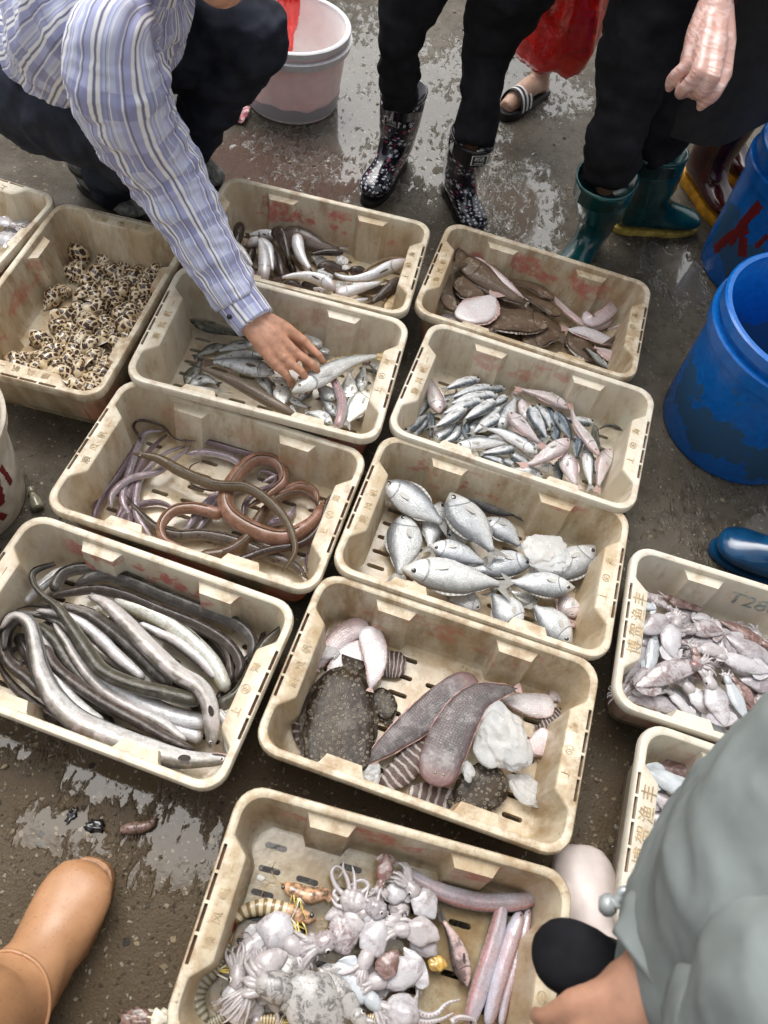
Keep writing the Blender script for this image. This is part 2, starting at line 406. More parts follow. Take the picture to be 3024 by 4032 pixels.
def snailmat():
    t = NT('spotted_shell'); uv = t.uv(); u, v, _ = t.sep(uv); ob = t.shift(t.obj(), 9)
    wp = t.noise(ob, 110, 2)
    q = t.n('CombineXYZ'); t.set(q.inputs[0], t.m('ADD', t.m('MULTIPLY', u, 58.0), t.m('MULTIPLY', wp, 1.5))); t.set(q.inputs[1], t.m('ADD', t.m('MULTIPLY', v, 8.0), t.m('MULTIPLY', wp, .9)))
    vo = t.voro(q.outputs[0], 1.0, 'F1', .42, 'CHEBYCHEV'); cr = t.sep(vo.outputs['Color'])
    s = t.step(t.m('SUBTRACT', vo.outputs['Distance'], t.m('MULTIPLY', cr[0], .10)), .355, .305)
    s = t.m('MULTIPLY', s, t.step(cr[1], .08, .14))
    c = t.mix(t.step(t.noise(ob, 60, 2), .4, .65), (.62, .48, .28), (.76, .66, .48))
    c = t.mix(s, c, t.mix(cr[2], (.030, .011, .006), (.085, .032, .014)))
    t.P(Base_Color=c, Roughness=.28, Coat_Weight=.35, Coat_Roughness=.1); t.bump(t.noise(t.mapv(uv, (60, 4, 1)), 3), .15, .001); return t.mat
def squidmat(name, base, mott, amt, th=(.48, .62), sc=45, red=None):
    t = NT(name); ob = t.shift(t.obj()); n = t.noise(ob, sc, 7, .72, .6); n2 = t.noise(ob, 260, 3, .7)
    c = t.mix(t.step(t.noise(ob, 22, 3), .35, .65), tuple(k * .82 for k in base), base)
    c = t.mix(t.m('MULTIPLY', t.step(n, *th), amt), c, mott)
    c = t.mix(t.m('MULTIPLY', t.m('MULTIPLY', t.step(n2, .55, .7), t.step(n, th[0] - .14, th[1])), amt), c, tuple(k * .35 for k in mott))
    if red: c = t.mix(t.m('MULTIPLY', t.step(t.noise(ob, 30, 4, .7), .60, .70), .7), c, red)
    t.P(Base_Color=c, Roughness=.16, Coat_Weight=.6, Coat_Roughness=.05, Subsurface_Weight=.3, Subsurface_Scale=.010, Subsurface_Radius=(1, .8, .75))
    n3 = t.noise(t.mapv(ob, (1, 1, .6)), 75, 4, .65, .8)
    t.bump(t.m('ADD', t.m('ADD', t.m('MULTIPLY', n, .5), t.m('MULTIPLY', n2, .12)), n3), .35, .004); return t.mat
def icemat():
    t = NT('wet_ice'); ob = t.obj(); n = t.noise(ob, 60, 5, .7); t.P(Base_Color=t.mix(t.step(n, .35, .65), (.86, .88, .89), (.96, .97, .97)), Roughness=t.ramp(n, [(.35, .08), (.65, .28)]), IOR=1.31,
        Transmission_Weight=.62, Subsurface_Weight=.4, Subsurface_Scale=.01, Subsurface_Radius=(1, 1, 1))
    t.bump(t.m('ADD', t.noise(ob, 130, 3), t.m('MULTIPLY', t.noise(ob, 45, 3), 1.5)), .35, .004); return t.mat

MT = {}
def M(k): return MT[k]
MT['crate'] = m_crate(); MT['ground'] = m_ground()
MT['slot'] = plain('slot_grime', (.10, .045, .02), .7, var=.4)
MT['emboss'] = plain('embossed_plastic', (.47, .34, .18), .5, var=.3, sc=80)
# fish skins
MT['bream'] = fishmat('bream_skin', (.17, .18, .19), (.56, .59, .61), (.76, .78, .78), .20, .27, .0034, .22, head=(.46, .45, .42), blotch=(.40, .40, .38), bamt=.4, bth=(.56, .64), bsc=45)
MT['bream_dark'] = fishmat('dusky_bream_skin', (.06, .06, .06), (.22, .22, .21), (.42, .42, .41), .35, .30, .005, .5)
MT['sardine'] = fishmat('sardine_skin', (.07, .09, .105), (.72, .75, .765), (.88, .89, .895), .18, .24, .0036, .20, head=(.62, .64, .62), blotch=(.16, .20, .22), bamt=.45, bth=(.60, .66), bsc=150)
MT['sardine_blue'] = fishmat('blue_sardine_skin', (.03, .045, .06), (.16, .21, .25), (.62, .67, .70), .3, .24, .0036, .3)
MT['pinkfish'] = fishmat('pink_croaker_skin', (.36, .30, .29), (.66, .59, .59), (.82, .78, .78), .25, .30, .0035, .18, rosy=(.62, .48, .48), head=(.58, .44, .42))
MT['greyfish'] = fishmat('grey_speckled_skin', (.15, .155, .15), (.48, .50, .49), (.66, .68, .67), .2, .32, .0034, .2, blotch=(.10, .10, .09), bamt=.5, bsc=70)
MT['silver'] = fishmat('silver_skin', (.22, .23, .22), (.60, .62, .61), (.82, .83, .82), .22, .28, .0030, .18, head=(.45, .45, .41))
MT['olive'] = fishmat('olive_skin', (.035, .037, .026), (.16, .16, .12), (.36, .37, .32), .25, .30, .004, .3, blotch=(.34, .35, .31), bamt=.45, bsc=50)
MT['scaly'] = fishmat('brown_scaly_skin', (.17, .13, .095), (.28, .23, .18), (.48, .43, .37), .12, .33, .0062, .5, coat=.12)
MT['plate'] = fishmat('ponyfish_skin', (.40, .41, .38), (.70, .71, .68), (.82, .82, .79), .3, .26, 0, 0, blotch=(.80, .74, .55), bamt=.4)
MT['brownfish'] = fishmat('dark_goby_skin', (.040, .024, .018), (.075, .050, .040), (.20, .15, .13), .1, .30, .004, .3, blotch=(.16, .115, .09), bamt=.45, bsc=70, coat=.2)
MT['whitebelly'] = fishmat('pale_belly_skin', (.62, .54, .42), (.76, .74, .72), (.85, .86, .88), .15, .28, 0, 0, head=(.48, .40, .39), rosy=(.72, .62, .60), gill=True)
MT['yellowtail'] = fishmat('yellowish_skin', (.20, .13, .07), (.52, .38, .20), (.66, .55, .38), .1, .30, 0, 0)
MT['flatbrown'] = fishmat('brown_flatfish_skin', (.115, .070, .040), (.175, .118, .076), (.13, .085, .052), .05, .34, .0035, .25, blotch=(.34, .28, .22), bamt=.6, bth=(.54, .64), bsc=38, edge=(.05, .03, .02), coat=.08, spec=.3)
MT['flatwhite'] = fishmat('white_flatfish_belly', (.72, .66, .66), (.82, .80, .82), (.78, .74, .75), .1, .28, .004, .08, rosy=(.72, .60, .60), gill=False, coat=.15)
MT['flatpink'] = fishmat('pink_flatfish_belly', (.52, .40, .38), (.68, .56, .56), (.74, .66, .67), .1, .25, .004, .1, rosy=(.62, .44, .45), gill=False, coat=.2)
MT['tongue'] = fishmat('grey_tonguefish_skin', (.125, .095, .095), (.098, .090, .090), (.135, .105, .105), .05, .34, .0042, .55, head=(.17, .10, .095), edge=(.33, .10, .085), blotch=(.27, .245, .24), bamt=.65, bsc=32, bth=(.46, .62), gill=False, coat=.12, spec=.35)
MT['flounder'] = fishmat('dotted_flounder_skin', (.024, .016, .009), (.060, .043, .027), (.028, .018, .011), .0, .34, 0, 0, spots=((.22, .19, .145), 105, .42), blotch=(.16, .145, .125), bamt=.55, bsc=26, bth=(.52, .66), gill=False, coat=.06, spec=.25)
MT['zebra'] = fishmat('striped_sole_skin', (.085, .052, .046), (.13, .085, .075), (.085, .052, .046), .05, .32, .004, .2, bands=((.36, .32, .29), 9.0, .55), gill=False, coat=.08, spec=.3)
MT['eel_brown'] = fishmat('brown_eel_skin', (.085, .047, .024), (.23, .122, .060), (.42, .27, .21), .05, .25, 0, 0, gill=False, blotch=(.10, .055, .028), bamt=.4, coat=.2)
MT['eel_olive'] = fishmat('olive_eel_skin', (.095, .064, .032), (.21, .15, .085), (.30, .23, .15), .05, .26, 0, 0, gill=False, coat=.15)
MT['eel_red'] = fishmat('rosy_eel_skin', (.19, .090, .045), (.38, .21, .14), (.58, .39, .33), .05, .24, 0, 0, gill=False, rosy=(.38, .20, .16))
MT['eel_dark'] = fishmat('dark_eel_skin', (.030, .016, .012), (.085, .040, .026), (.18, .10, .075), .05, .22, 0, 0, gill=False)
MT['eel_silver'] = fishmat('silver_eel_skin', (.30, .24, .27), (.62, .60, .65), (.76, .70, .72), .35, .26, 0, 0, gill=False, rosy=(.50, .38, .40))
MT['eel_lilac'] = fishmat('lilac_eel_skin', (.16, .11, .12), (.34, .25, .28), (.50, .40, .42), .25, .26, 0, 0, gill=False)
MT['eel_spot'] = fishmat('spotted_eel_skin', (.10, .073, .052), (.19, .15, .115), (.34, .28, .22), .05, .28, .004, .3, gill=False, blotch=(.030, .020, .015), bamt=.8, bsc=85, bth=(.56, .60))
MT['cong_silver'] = fishmat('silver_conger_skin', (.12, .105, .08), (.47, .45, .425), (.68, .68, .68), .12, .30, 0, 0, gill=False, blotch=(.20, .18, .15), bamt=.4, bsc=45, coat=.22, rosy=(.52, .45, .44))
MT['cong_grey'] = fishmat('grey_conger_skin', (.050, .042, .034), (.135, .120, .105), (.38, .35, .33), .10, .30, 0, 0, gill=False, blotch=(.20, .18, .16), bamt=.5, bsc=40, coat=.15, spec=.4)
MT['cong_dark'] = fishmat('dark_conger_skin', (.034, .024, .018), (.078, .060, .047), (.24, .19, .17), .06, .30, 0, 0, gill=False, blotch=(.13, .10, .085), bamt=.5, bsc=40, coat=.15, spec=.4)
MT['cong_olive'] = fishmat('olive_conger_skin', (.046, .040, .026), (.098, .088, .064), (.27, .25, .20), .06, .30, 0, 0, gill=False, blotch=(.15, .14, .115), bamt=.45, bsc=40, coat=.12, spec=.4)
MT['cong_gold'] = fishmat('golden_conger_skin', (.11, .09, .05), (.40, .35, .21), (.66, .66, .60), .18, .28, 0, 0, gill=False, blotch=(.30, .26, .17), bamt=.4, bsc=45, coat=.2)
MT['worm'] = fishmat('lilac_worm_goby_skin', (.46, .36, .38), (.64, .61, .69), (.72, .73, .84), .15, .24, .0026, .12, gill=False, rosy=(.56, .40, .42), edge=(.50, .20, .17))
MT['bloody'] = fishmat('pink_dark_fish_skin', (.06, .045, .04), (.50, .34, .33), (.66, .52, .50), .15, .28, 0, 0, blotch=(.07, .05, .045), bamt=.7, bsc=40)
MT['fin_grey'] = finmat('grey_fin', (.30, .29, .26)); MT['fin_pale'] = finmat('pale_fin', (.55, .54, .50)); MT['fin_dark'] = finmat('dark_fin', (.055, .045, .040))
MT['fin_yellow'] = finmat('yellow_fin', (.48, .33, .13)); MT['fin_brown'] = finmat('brown_fin', (.13, .088, .058)); MT['fin_pink'] = finmat('pink_fin', (.55, .36, .32))
MT['eye_white'] = plain('eye_silver', (.80, .79, .72), .15, var=.05, coat=1); MT['eye_gold'] = plain('eye_gold', (.62, .50, .22), .15, var=.1, coat=1); MT['pupil'] = plain('pupil_black', (.004, .004, .005), .06, var=0, coat=1)
MT['shell'] = snailmat(); MT['snailfoot'] = plain('snail_foot', (.20, .145, .105), .45, var=.4, sc=120, bump=.5)
MT['lip'] = plain('shell_lip', (.86, .80, .70), .3, var=.1)
MT['squid_white'] = squidmat('pale_squid_skin', (.57, .55, .57), (.30, .24, .25), .65, (.50, .64))
MT['squid_blue'] = squidmat('bluish_squid_skin', (.55, .585, .615), (.36, .37, .39), .5, (.5, .66))
MT['squid_mott'] = squidmat('mottled_squid_skin', (.50, .46, .47), (.20, .135, .13), .85, (.45, .58), red=(.26, .06, .05))
MT['squid_lilac'] = squidmat('lilac_squid_skin', (.47, .445, .465), (.25, .19, .20), .7, (.45, .62))
MT['squid_brown'] = squidmat('brown_squid_skin', (.38, .27, .25), (.15, .07, .055), .8, (.42, .56), red=(.25, .07, .05))
MT['squid_grey'] = squidmat('grey_cuttlefish_skin', (.44, .42, .40), (.11, .10, .095), .85, (.48, .58), 55)
MT['squid_arm'] = squidmat('pale_arm_skin', (.52, .48, .48), (.30, .24, .24), .6, (.5, .66))
MT['prawn'] = plain('prawn_shell_x', (.5, .42, .28), .25, coat=.6)
t = NT('banded_prawn_shell'); u, v, _ = t.sep(t.uv()); b = t.m('SINE', t.m('MULTIPLY', u, 7 * 2 * PI)); n = t.noise(t.obj(), 90, 3)
t.P(Base_Color=t.mix(t.step(b, -.1, .35), t.mix(n, (.60, .50, .33), (.74, .66, .47)), t.mix(n, (.20, .13, .055), (.30, .20, .09))), Roughness=.22, Coat_Weight=.6, Subsurface_Weight=.15, Subsurface_Scale=.005); t.bump(b, .3, .002); MT['prawn'] = t.mat
t = NT('grey_prawn_shell'); u, v, _ = t.sep(t.uv()); b = t.m('SINE', t.m('MULTIPLY', u, 8 * 2 * PI)); n = t.noise(t.obj(), 90, 3)
t.P(Base_Color=t.mix(t.step(b, -.1, .35), t.mix(n, (.36, .34, .26), (.44, .41, .31)), t.mix(n, (.15, .14, .10), (.2, .18, .13))), Roughness=.22, Coat_Weight=.6); t.bump(b, .3, .002); MT['prawn_grey'] = t.mat
MT['prawn_leg'] = plain('prawn_leg', (.80, .62, .16), .3, var=.3, sc=150, coat=.5); MT['prawn_pale'] = plain('prawn_pale_leg', (.78, .74, .60), .3, coat=.5)
MT['prawn_head'] = plain('prawn_head_shell', (.52, .31, .18), .22, var=.5, sc=90, coat=.6)
MT['ice'] = icemat()
t = NT('murky_water'); nw = t.noise(t.obj(), 40, 3); t.P(Base_Color=(.95, .925, .87), Roughness=.03, IOR=1.33, Transmission_Weight=1.0); t.bump(nw, .12, .004); MT['water'] = t.mat
# people and goods
MT['skin'] = plain('skin', (.55, .285, .18), .45, var=.13, sc=55, bump=.12, sss=.12); MT['skin_dark'] = plain('tanned_skin', (.43, .225, .145), .5, var=.12, sc=30, sss=.1); MT['skin_pale'] = plain('pale_skin', (.56, .36, .26), .5, var=.1, sss=.1)
MT['nail'] = plain('nail', (.60, .38, .30), .3, var=.05)
MT['shirt'] = shirtmat()
MT['navy'] = plain('navy_trouser_cloth', (.024, .028, .042), .85, .25, var=.3, sc=14); MT['black_cloth'] = plain('black_trouser_cloth', (.010, .010, .0125), .9, .2, var=.3, sc=14)
MT['apron'] = plain('charcoal_apron_cloth', (.020, .020, .022), .75, .3, var=.15, sc=25, bump=.1)
MT['jacket'] = plain('grey_green_jacket_cloth', (.245, .275, .27), .85, .2, var=.10, sc=14, bump=.05); MT['maroon'] = plain('maroon_knit', (.10, .008, .015), .9, var=.5, sc=200, bump=.4)
MT['denim'] = plain('denim', (.035, .065, .11), .9, var=.3, sc=120)
MT['tee'] = plain('dark_tee_cloth', (.03, .03, .035), .9, var=.2)
MT['hair'] = plain('black_hair', (.008, .007, .006), .4, var=.4, sc=150, bump=.3)
MT['star'] = starmat(); MT['boot_in'] = plain('boot_lining', (.02, .02, .022), .8)
MT['green_rubber'] = plain('green_rubber', (.003, .058, .060), .20, var=.25, sc=18, coat=.3); MT['yellow_sole'] = plain('yellow_sole', (.56, .40, .09), .45, var=.25)
MT['red_rubber'] = plain('dark_red_rubber', (.052, .004, .005), .20, var=.35, sc=20, coat=.3); MT['gum_sole'] = plain('orange_sole', (.62, .29, .02), .4, var=.2)
MT['blue_rubber'] = plain('blue_rubber', (.004, .048, .125), .18, var=.25, sc=18, coat=.4);  MT['pink_rubber'] = plain('pale_pink_rubber', (.60, .53, .505), .35, var=.06, sc=30)
t = NT('tan_rubber'); ob = t.obj(); n = t.noise(ob, 22, 4); sp = t.noise(ob, 230, 2); zz = t.sep(ob)[2]
c = t.mix(t.step(n, .3, .7), (.39, .200, .098), (.45, .240, .122)); c = t.mix(t.m('MULTIPLY', t.step(sp, .66, .70), .75), c, (.16, .08, .035))
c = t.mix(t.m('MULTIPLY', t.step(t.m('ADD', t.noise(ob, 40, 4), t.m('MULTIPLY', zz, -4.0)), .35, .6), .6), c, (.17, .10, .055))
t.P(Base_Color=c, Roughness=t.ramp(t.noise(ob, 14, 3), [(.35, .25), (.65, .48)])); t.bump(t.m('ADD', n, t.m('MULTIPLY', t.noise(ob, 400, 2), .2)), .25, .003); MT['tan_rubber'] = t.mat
MT['tan_sole'] = plain('tan_sole', (.40, .20, .09), .45, var=.25, sc=60)
MT['black_sole'] = plain('black_sole', (.012, .012, .012), .5); MT['shoe_grey'] = plain('worn_grey_shoe', (.19, .19, .175), .7, var=.4, sc=50, bump=.2); MT['lace'] = plain('grey_lace', (.25, .25, .25), .8)
MT['white'] = plain('white_print', (.80, .80, .80), .5, var=.03); MT['black'] = plain('black_print', (.01, .01, .01), .5)
t = NT('glove_latex'); ob = t.obj(); wvn = t.noise(t.mapv(ob, (6, 14, 40)), 3.2, 2, .5, .3); t.P(Base_Color=t.mix(t.step(wvn, .45, .62), (.62, .36, .30), (.72, .50, .45)), Roughness=.30, Coat_Weight=.25, Coat_Roughness=.15, Subsurface_Weight=.15, Subsurface_Scale=.006); t.bump(wvn, .7, .005); MT['glove'] = t.mat
t = NT('blue_barrel_plastic'); ob = t.obj(); n = t.noise(ob, 60, 4, .6); s = t.noise(ob, 6, 5, .65); x, y, z = t.sep(ob)
gr = t.m('MULTIPLY', t.step(t.m('ADD', s, t.m('MULTIPLY', t.step(t.m('ABSOLUTE', t.m('SUBTRACT', z, .13)), .14, .02), .16)), .58, .61), t.step(z, .30, .27))
c = t.mix(t.step(n, .3, .7), (.002, .11, .43), (.004, .15, .55)); c = t.mix(t.m('MULTIPLY', gr, t.m('ADD', .45, t.m('MULTIPLY', n, .6))), c, (.035, .085, .11))
t.P(Base_Color=c, Roughness=t.mix(gr, (.27,) * 3, (.55,) * 3)); t.bump(n, .08, .002); MT['barrel'] = t.mat
t = NT('red_brush_paint'); n = t.noise(t.mapv(t.obj(), (1, 1, .3)), 160, 3); t.P(Base_Color=t.mix(n, (.10, .004, .006), (.26, .010, .012)), Roughness=.5); MT['redpaint'] = t.mat
t = NT('milky_pink_plastic'); ob = t.obj(); n = t.noise(ob, 30, 4); x, y, z = t.sep(ob); lv = t.m('ADD', z, t.m('MULTIPLY', t.m('SUBTRACT', t.noise(ob, 12, 2), .5), .03))
t.P(Base_Color=t.mix(t.step(n, .3, .7), (.78, .73, .72), (.84, .80, .79)), Roughness=.35, Subsurface_Weight=.2, Subsurface_Scale=.02); MT['bucket'] = t.mat
t = NT('milky_grey_plastic'); t.P(Base_Color=(.42, .41, .43), Roughness=.35); MT['bucket_low'] = t.mat
MT['bucket_rim'] = plain('milky_white_rim', (.72, .72, .74), .3, var=.06); MT['whitebarrel'] = plain('dirty_white_plastic', (.72, .64, .53), .45, var=.2, sc=14, bump=.1)
t = NT('red_film'); ob = t.obj(); n = t.noise(ob, 14, 4, .6); n2 = t.noise(ob, 22, 3, .5, .6)
t.P(Base_Color=t.mix(t.step(n, .32, .5), (.50, .004, .004), (.86, .012, .008)), Roughness=.16, Coat_Weight=.8, Coat_Roughness=.08); t.bump(n2, .8, .016); MT['redbag'] = t.mat
MT['darkwet'] = plain('black_shell', (.012, .012, .014), .15, var=.3, coat=.5)
MT['shrimp'] = plain('ground_shrimp_shell', (.20, .125, .10), .3, var=.4, sc=120, coat=.4); MT['shard'] = plain('white_shard', (.78, .77, .72), .4, var=.05)
MT['wrap'] = plain('red_white_wrapper', (.62, .16, .18), .3, var=1.0, sc=60, coat=.5); MT['ambergel'] = plain('amber_gland', (.50, .31, .08), .15, var=.3, coat=.8)
MT['bottle'] = plain('cloudy_bottle_plastic', (.25, .24, .17), .15, var=.3, coat=.6)
MT['pen'] = plain('faded_ink', (.36, .40, .38), .6, var=.3)
MT['straw'] = plain('pale_leaf', (.74, .71, .60), .35, var=.2, sc=70, coat=.4); MT['cord'] = plain('silver_toggle', (.45, .48, .48), .3, metal=.3)

# ------------------------------------------------------------------ ground
def make_ground():
    bm = bmesh.new(); bmesh.ops.create_grid(bm, x_segments=8, y_segments=8, size=60)
    me = bpy.data.meshes.new('ground'); bm.to_mesh(me); bm.free(); me.materials.append(M('ground'))
    o = bpy.data.objects.new('ground', me); COL.objects.link(o); o['kind'] = 'structure'
make_ground()
def make_grit():
    mb = MB(); r = random.Random(3)
    for i in range(1000):
        x = r.uniform(-1.5, 1.5); y = r.uniform(-.3, 3.4)
        s = r.choice((.0022, .003, .004, .006)) * r.uniform(.7, 1.3)
        V, F = ico((x, y, s * .25), s, 1, (1, r.uniform(.5, .9), .4), .5, 3, i, Matrix.Rotation(r.uniform(0, 6), 3, 'Z'))
        mb.add(V, F, r.choice((0, 0, 1, 2)))
    o = mb.build('grit', [plain('sandy_grit', (.24, .19, .12), .7, var=.4), plain('pale_grit', (.30, .28, .24), .6, var=.2), plain('dark_grit', (.02, .018, .016), .3)])
    o['kind'] = 'stuff'
make_grit()

def text_mesh(name, body, size, mat, parent, loc, rotz=0.0, ext=.0008, basis=None):
    cu = bpy.data.curves.new(name, 'FONT'); cu.body = body; cu.size = size; cu.extrude = ext; cu.align_x = 'CENTER'; cu.align_y = 'CENTER'
    to = bpy.data.objects.new(name + '_src', cu); COL.objects.link(to)
    me = evaluated(to); bpy.data.objects.remove(to); me.name = name
    me.materials.clear(); me.materials.append(mat)
    o = bpy.data.objects.new(name, me); COL.objects.link(o); o.parent = parent; o.location = loc
    o.rotation_euler = basis.to_euler() if basis is not None else (0, 0, rotz)
    return o

# ------------------------------------------------------------------ crates
CR = {'C': (-0.3430, 1.6148, -0.0296, 0.0134, -0.0022, -0.0148), 'E': (-0.3436, 1.2181, -0.0358, 0.0276, -0.0209, 0.0347),
      'G': (-0.3800, 0.8407, -0.1058, -0.0095, -0.0058, -0.0221), 'I': (-0.4428, 0.4432, -0.1428, -0.0073, 0.0186, 0.0015),
      'J': (0.1756, 0.4578, -0.1280, -0.0122, 0.0107, -0.0087), 'K': (0.1455, 0.0359, -0.0563, 0.0006, -0.0032, 0.0013),
      'H': (0.2322, 0.8368, -0.1251, -0.0085, -0.0033, -0.0250), 'F': (0.2845, 1.2113, -0.1414, 0.0022, 0.0012, 0.0013),
      'D': (0.2763, 1.6052, -0.1208, 0.0060, -0.0126, 0.0002), 'B': (-0.8561, 1.2821, -0.0535, -0.0041, 0.0285, 0.0004),
      'A': (-1.2571, 1.3245, -0.1229, 0.0000, 0.0030, -0.0025), 'L': (0.8358, 0.6875, -0.1096, -0.0083, 0.0051, -0.0113),
      'M': (0.8493, 0.2827, -0.1335, 0.0000, 0.0034, 0.0029)}
CL, CW, FLOOR = .300, .1933, .030
def crate_mesh():
    RY = [-.235, -.176, -.172, -.164, -.160, -.100, -.096, -.088, -.084, 0, .084, .088, .096, .100, .160, .164, .172, .176, .235]
    HY = [-.128, -.110, -.105, -.080, -.075, 0, .075, .080, .105, .110, .128]
    def rib(x):
        d = abs(abs(x) - .13); return max(0, min(1, (.044 - d) / .010))
    def hnd(y):
        d = abs(y); return max(0, min(1, (.107 - d) / .028))
    def ring(a, b, r, z, kr=0.0, kh=0.0):
        V = []
        def corner(sx, sy, a0):
            for i in range(7):
                t = a0 + i * PI / 12
                V.append((sx * (a - r) + r * math.cos(t), sy * (b - r) + r * math.sin(t), z))
        for x in reversed(RY): V.append((x, b - kr * rib(x), z))          # far wall
        corner(-1, 1, PI / 2)
        for y in reversed(HY): V.append((-(a - kh * hnd(y)), y, z))
        corner(-1, -1, PI)
        for x in RY: V.append((x, -(b - kr * rib(x)), z))
        corner(1, -1, 1.5 * PI)
        for y in HY: V.append((a - kh * hnd(y), y, z))
        corner(1, 1, 0)
        return V
    rings = [ring(.258, .152, .032, .004), ring(.264, .158, .036, .012), ring(.2845, .1775, .040, .146), ring(.296, .1893, .046, .1462), ring(.2995, .1928, .048, .149),
             ring(.300, .1933, .048, .158), ring(.2995, .1928, .048, .166), ring(.297, .1903, .046, .1695), ring(.294, .1873, .044, .170),
             ring(.2875, .1808, .040, .170, 0, .030), ring(.284, .1773, .038, .1675, 0, .030), ring(.2825, .1757, .037, .162, 0, .030),
             ring(.282, .1752, .037, .154, .0, .030), ring(.2815, .1748, .037, .1525, .022, .0295), ring(.2765, .1695, .036, .11, .022, .027), ring(.268, .161, .034, .045, .022, .022), ring(.264, .157, .032, .034, .021, .020),
             ring(.259, .152, .028, .030, .018, .016)]
    V, F, U = loft(rings)
    mb = MB(); mb.add(V, F)
    o = mb.build('crate_shell', M('crate'), smooth=True)
    cut = MB()
    def slot(cx, cy, L, W, z0, z1):
        pts = []
        for s, a0 in ((1, -PI / 2), (-1, PI / 2)):
            for i in range(7):
                t = a0 + i * PI / 6
                pts.append((cx + s * (L - W) / 2 + W / 2 * math.cos(t), cy + W / 2 * math.sin(t)))
        r0 = [(x, y, z0) for x, y in pts]; r1 = [(x, y, z1) for x, y in pts]
        cut.add(*loft([r0, r1])[:2])
    for ix in range(-3, 4):
        for iy in range(-3, 4):
            if (ix + iy) % 2 == 0 or abs(ix) in (1, 3): slot(ix * .072, iy * .040 + (.02 if ix % 2 else 0) * 0, .042, .0105, -.02, .05)
    for s in (-1, 1):
        for k in range(4):
            cut.add(*boxv((s * .2925, (k - 1.5) * .046, .165), .0062, .041, .03))
    c = cut.build('slot_cutter', M('crate'))
    b = o.modifiers.new('slots', 'BOOLEAN'); b.operation = 'DIFFERENCE'; b.solver = 'EXACT'; b.object = c; b.use_self = False
    me = evaluated(o); bpy.data.objects.remove(o); bpy.data.objects.remove(c)
    me.polygons.foreach_set('use_smooth', [True] * len(me.polygons)); me.set_sharp_from_angle(angle=R(38)); me.name = 'crate_shell'
    return me
CRATE_ME = crate_mesh()
_sl = MB()
for k in range(4): _sl.add(*boxv((0, (k - 1.5) * .046, 0), .0060, .0405, .004))
SLOT_ME = None
CRATE_OBJ = {}
INFO = {  # tint (whiter), grime, red paint, crate description for labels
 'A': (.5, .5, .2, 'far left crate'), 'B': (.2, .7, .6, 'snail crate'), 'C': (.25, .5, 1.3, 'dark goby crate'), 'D': (.25, .8, .9, 'brown flatfish crate'), 'E': (.6, .35, .25, 'mixed fish crate'),
 'F': (.75, .3, .5, 'small silver fish crate'), 'G': (.4, .5, .3, 'brown eel crate'), 'H': (.2, .55, .9, 'bream crate'), 'I': (.5, .4, 1.2, 'grey conger crate'), 'J': (.15, .75, .6, 'sole crate'),
 'K': (.1, .7, .9, 'squid and prawn crate'), 'L': (.95, .1, .1, 'mottled squid crate'), 'M': (.9, .15, .3, 'lower right squid crate')}
CLAB = {'A': 'cream plastic crate cut off at the left frame edge', 'B': 'tan plastic fish crate half full of spotted snails', 'C': 'cream plastic crate of dark gobies behind the reaching arm',
 'D': 'stained plastic crate of brown flatfish by the green boots', 'E': 'cream plastic crate of mixed fish under the reaching hand', 'F': 'whitish plastic crate full of small silver fish',
 'G': 'cream plastic crate with brown and lilac eels', 'H': 'tan plastic crate of large silver bream with ice', 'I': 'cream plastic crate packed with thick grey conger eels',
 'J': 'stained tan crate with soles, flounder and ice lumps', 'K': 'tan plastic crate of squid, prawns and lilac fish in front', 'L': 'pale plastic crate piled with mottled squid at right', 'M': 'pale plastic crate of squid beside the grey jacket'}
for k, (x, y, th, dz, tx, ty) in CR.items():
    e = empty('fish_crate', (0, 0, 0), CLAB[k], 'crate', 'plastic fish crates on the ground')
    X = Vector((1, 0, tx)).normalized(); Y = Vector((0, 1, ty)); Y = (Y - X * Y.dot(X)).normalized()
    B = Matrix((X, Y, X.cross(Y))).transposed()
    Rz = Matrix.Rotation(th + (PI / 2 if k in 'AB' else 0), 3, 'Z')
    if k in 'AB': B = Matrix((Vector((1, 0, ty)).normalized(), Vector((0, 1, -tx)).normalized(), Vector((-ty, tx, 1)).normalized())).transposed()
    e.rotation_euler = (Rz @ B).to_euler(); e.location = (x, y, dz)
    sh = bpy.data.objects.new('shell', CRATE_ME); COL.objects.link(sh); sh.parent = e
    tn, gr, rd, _ = INFO[k]; sh.color = (tn, gr, min(1, rd), 1)
    for s in (-1, 1):
        if SLOT_ME is None:
            so = _sl.build('handle_slot', M('slot'), smooth=False); SLOT_ME = so.data
        else: so = bpy.data.objects.new('handle_slot', SLOT_ME); COL.objects.link(so)
        so.parent = e; so.location = (s * .2925, 0, .1585)
    chars = ('顺', '风', '帆', '一') if k not in 'LM' else ('博', '贺', '渔', '丰')
    for i, ch in enumerate(chars):
        sz = .019 if k not in 'LM' else .032
        q = text_mesh('embossed_character', ch, sz, M('emboss' ), e, (-.268, (i - 1.5) * (.036 if k not in 'LM' else .038), .1702), PI / 2, .0010)
    for i, ch in enumerate(('上', '㊣', '海')):
        text_mesh('embossed_character', ch, .019, M('emboss'), e, (.268, (i - 1) * .045, .1702), PI / 2, .0010)
    CRATE_OBJ[k] = e
def floor_z(k, P):
    x, y, th, dz, tx, ty = CR[k]; c, s = math.cos(th), math.sin(th)
    lx = c * (P.x - x) + s * (P.y - y); ly = -s * (P.x - x) + c * (P.y - y)
    return FLOOR + dz + tx * lx + ty * ly, lx, ly
def on(k, zm, x, y, h):
    z = FLOOR + h
    for _ in range(3):
        P = at(zm, x, y, z); z = floor_z(k, P)[0] + h
    return P
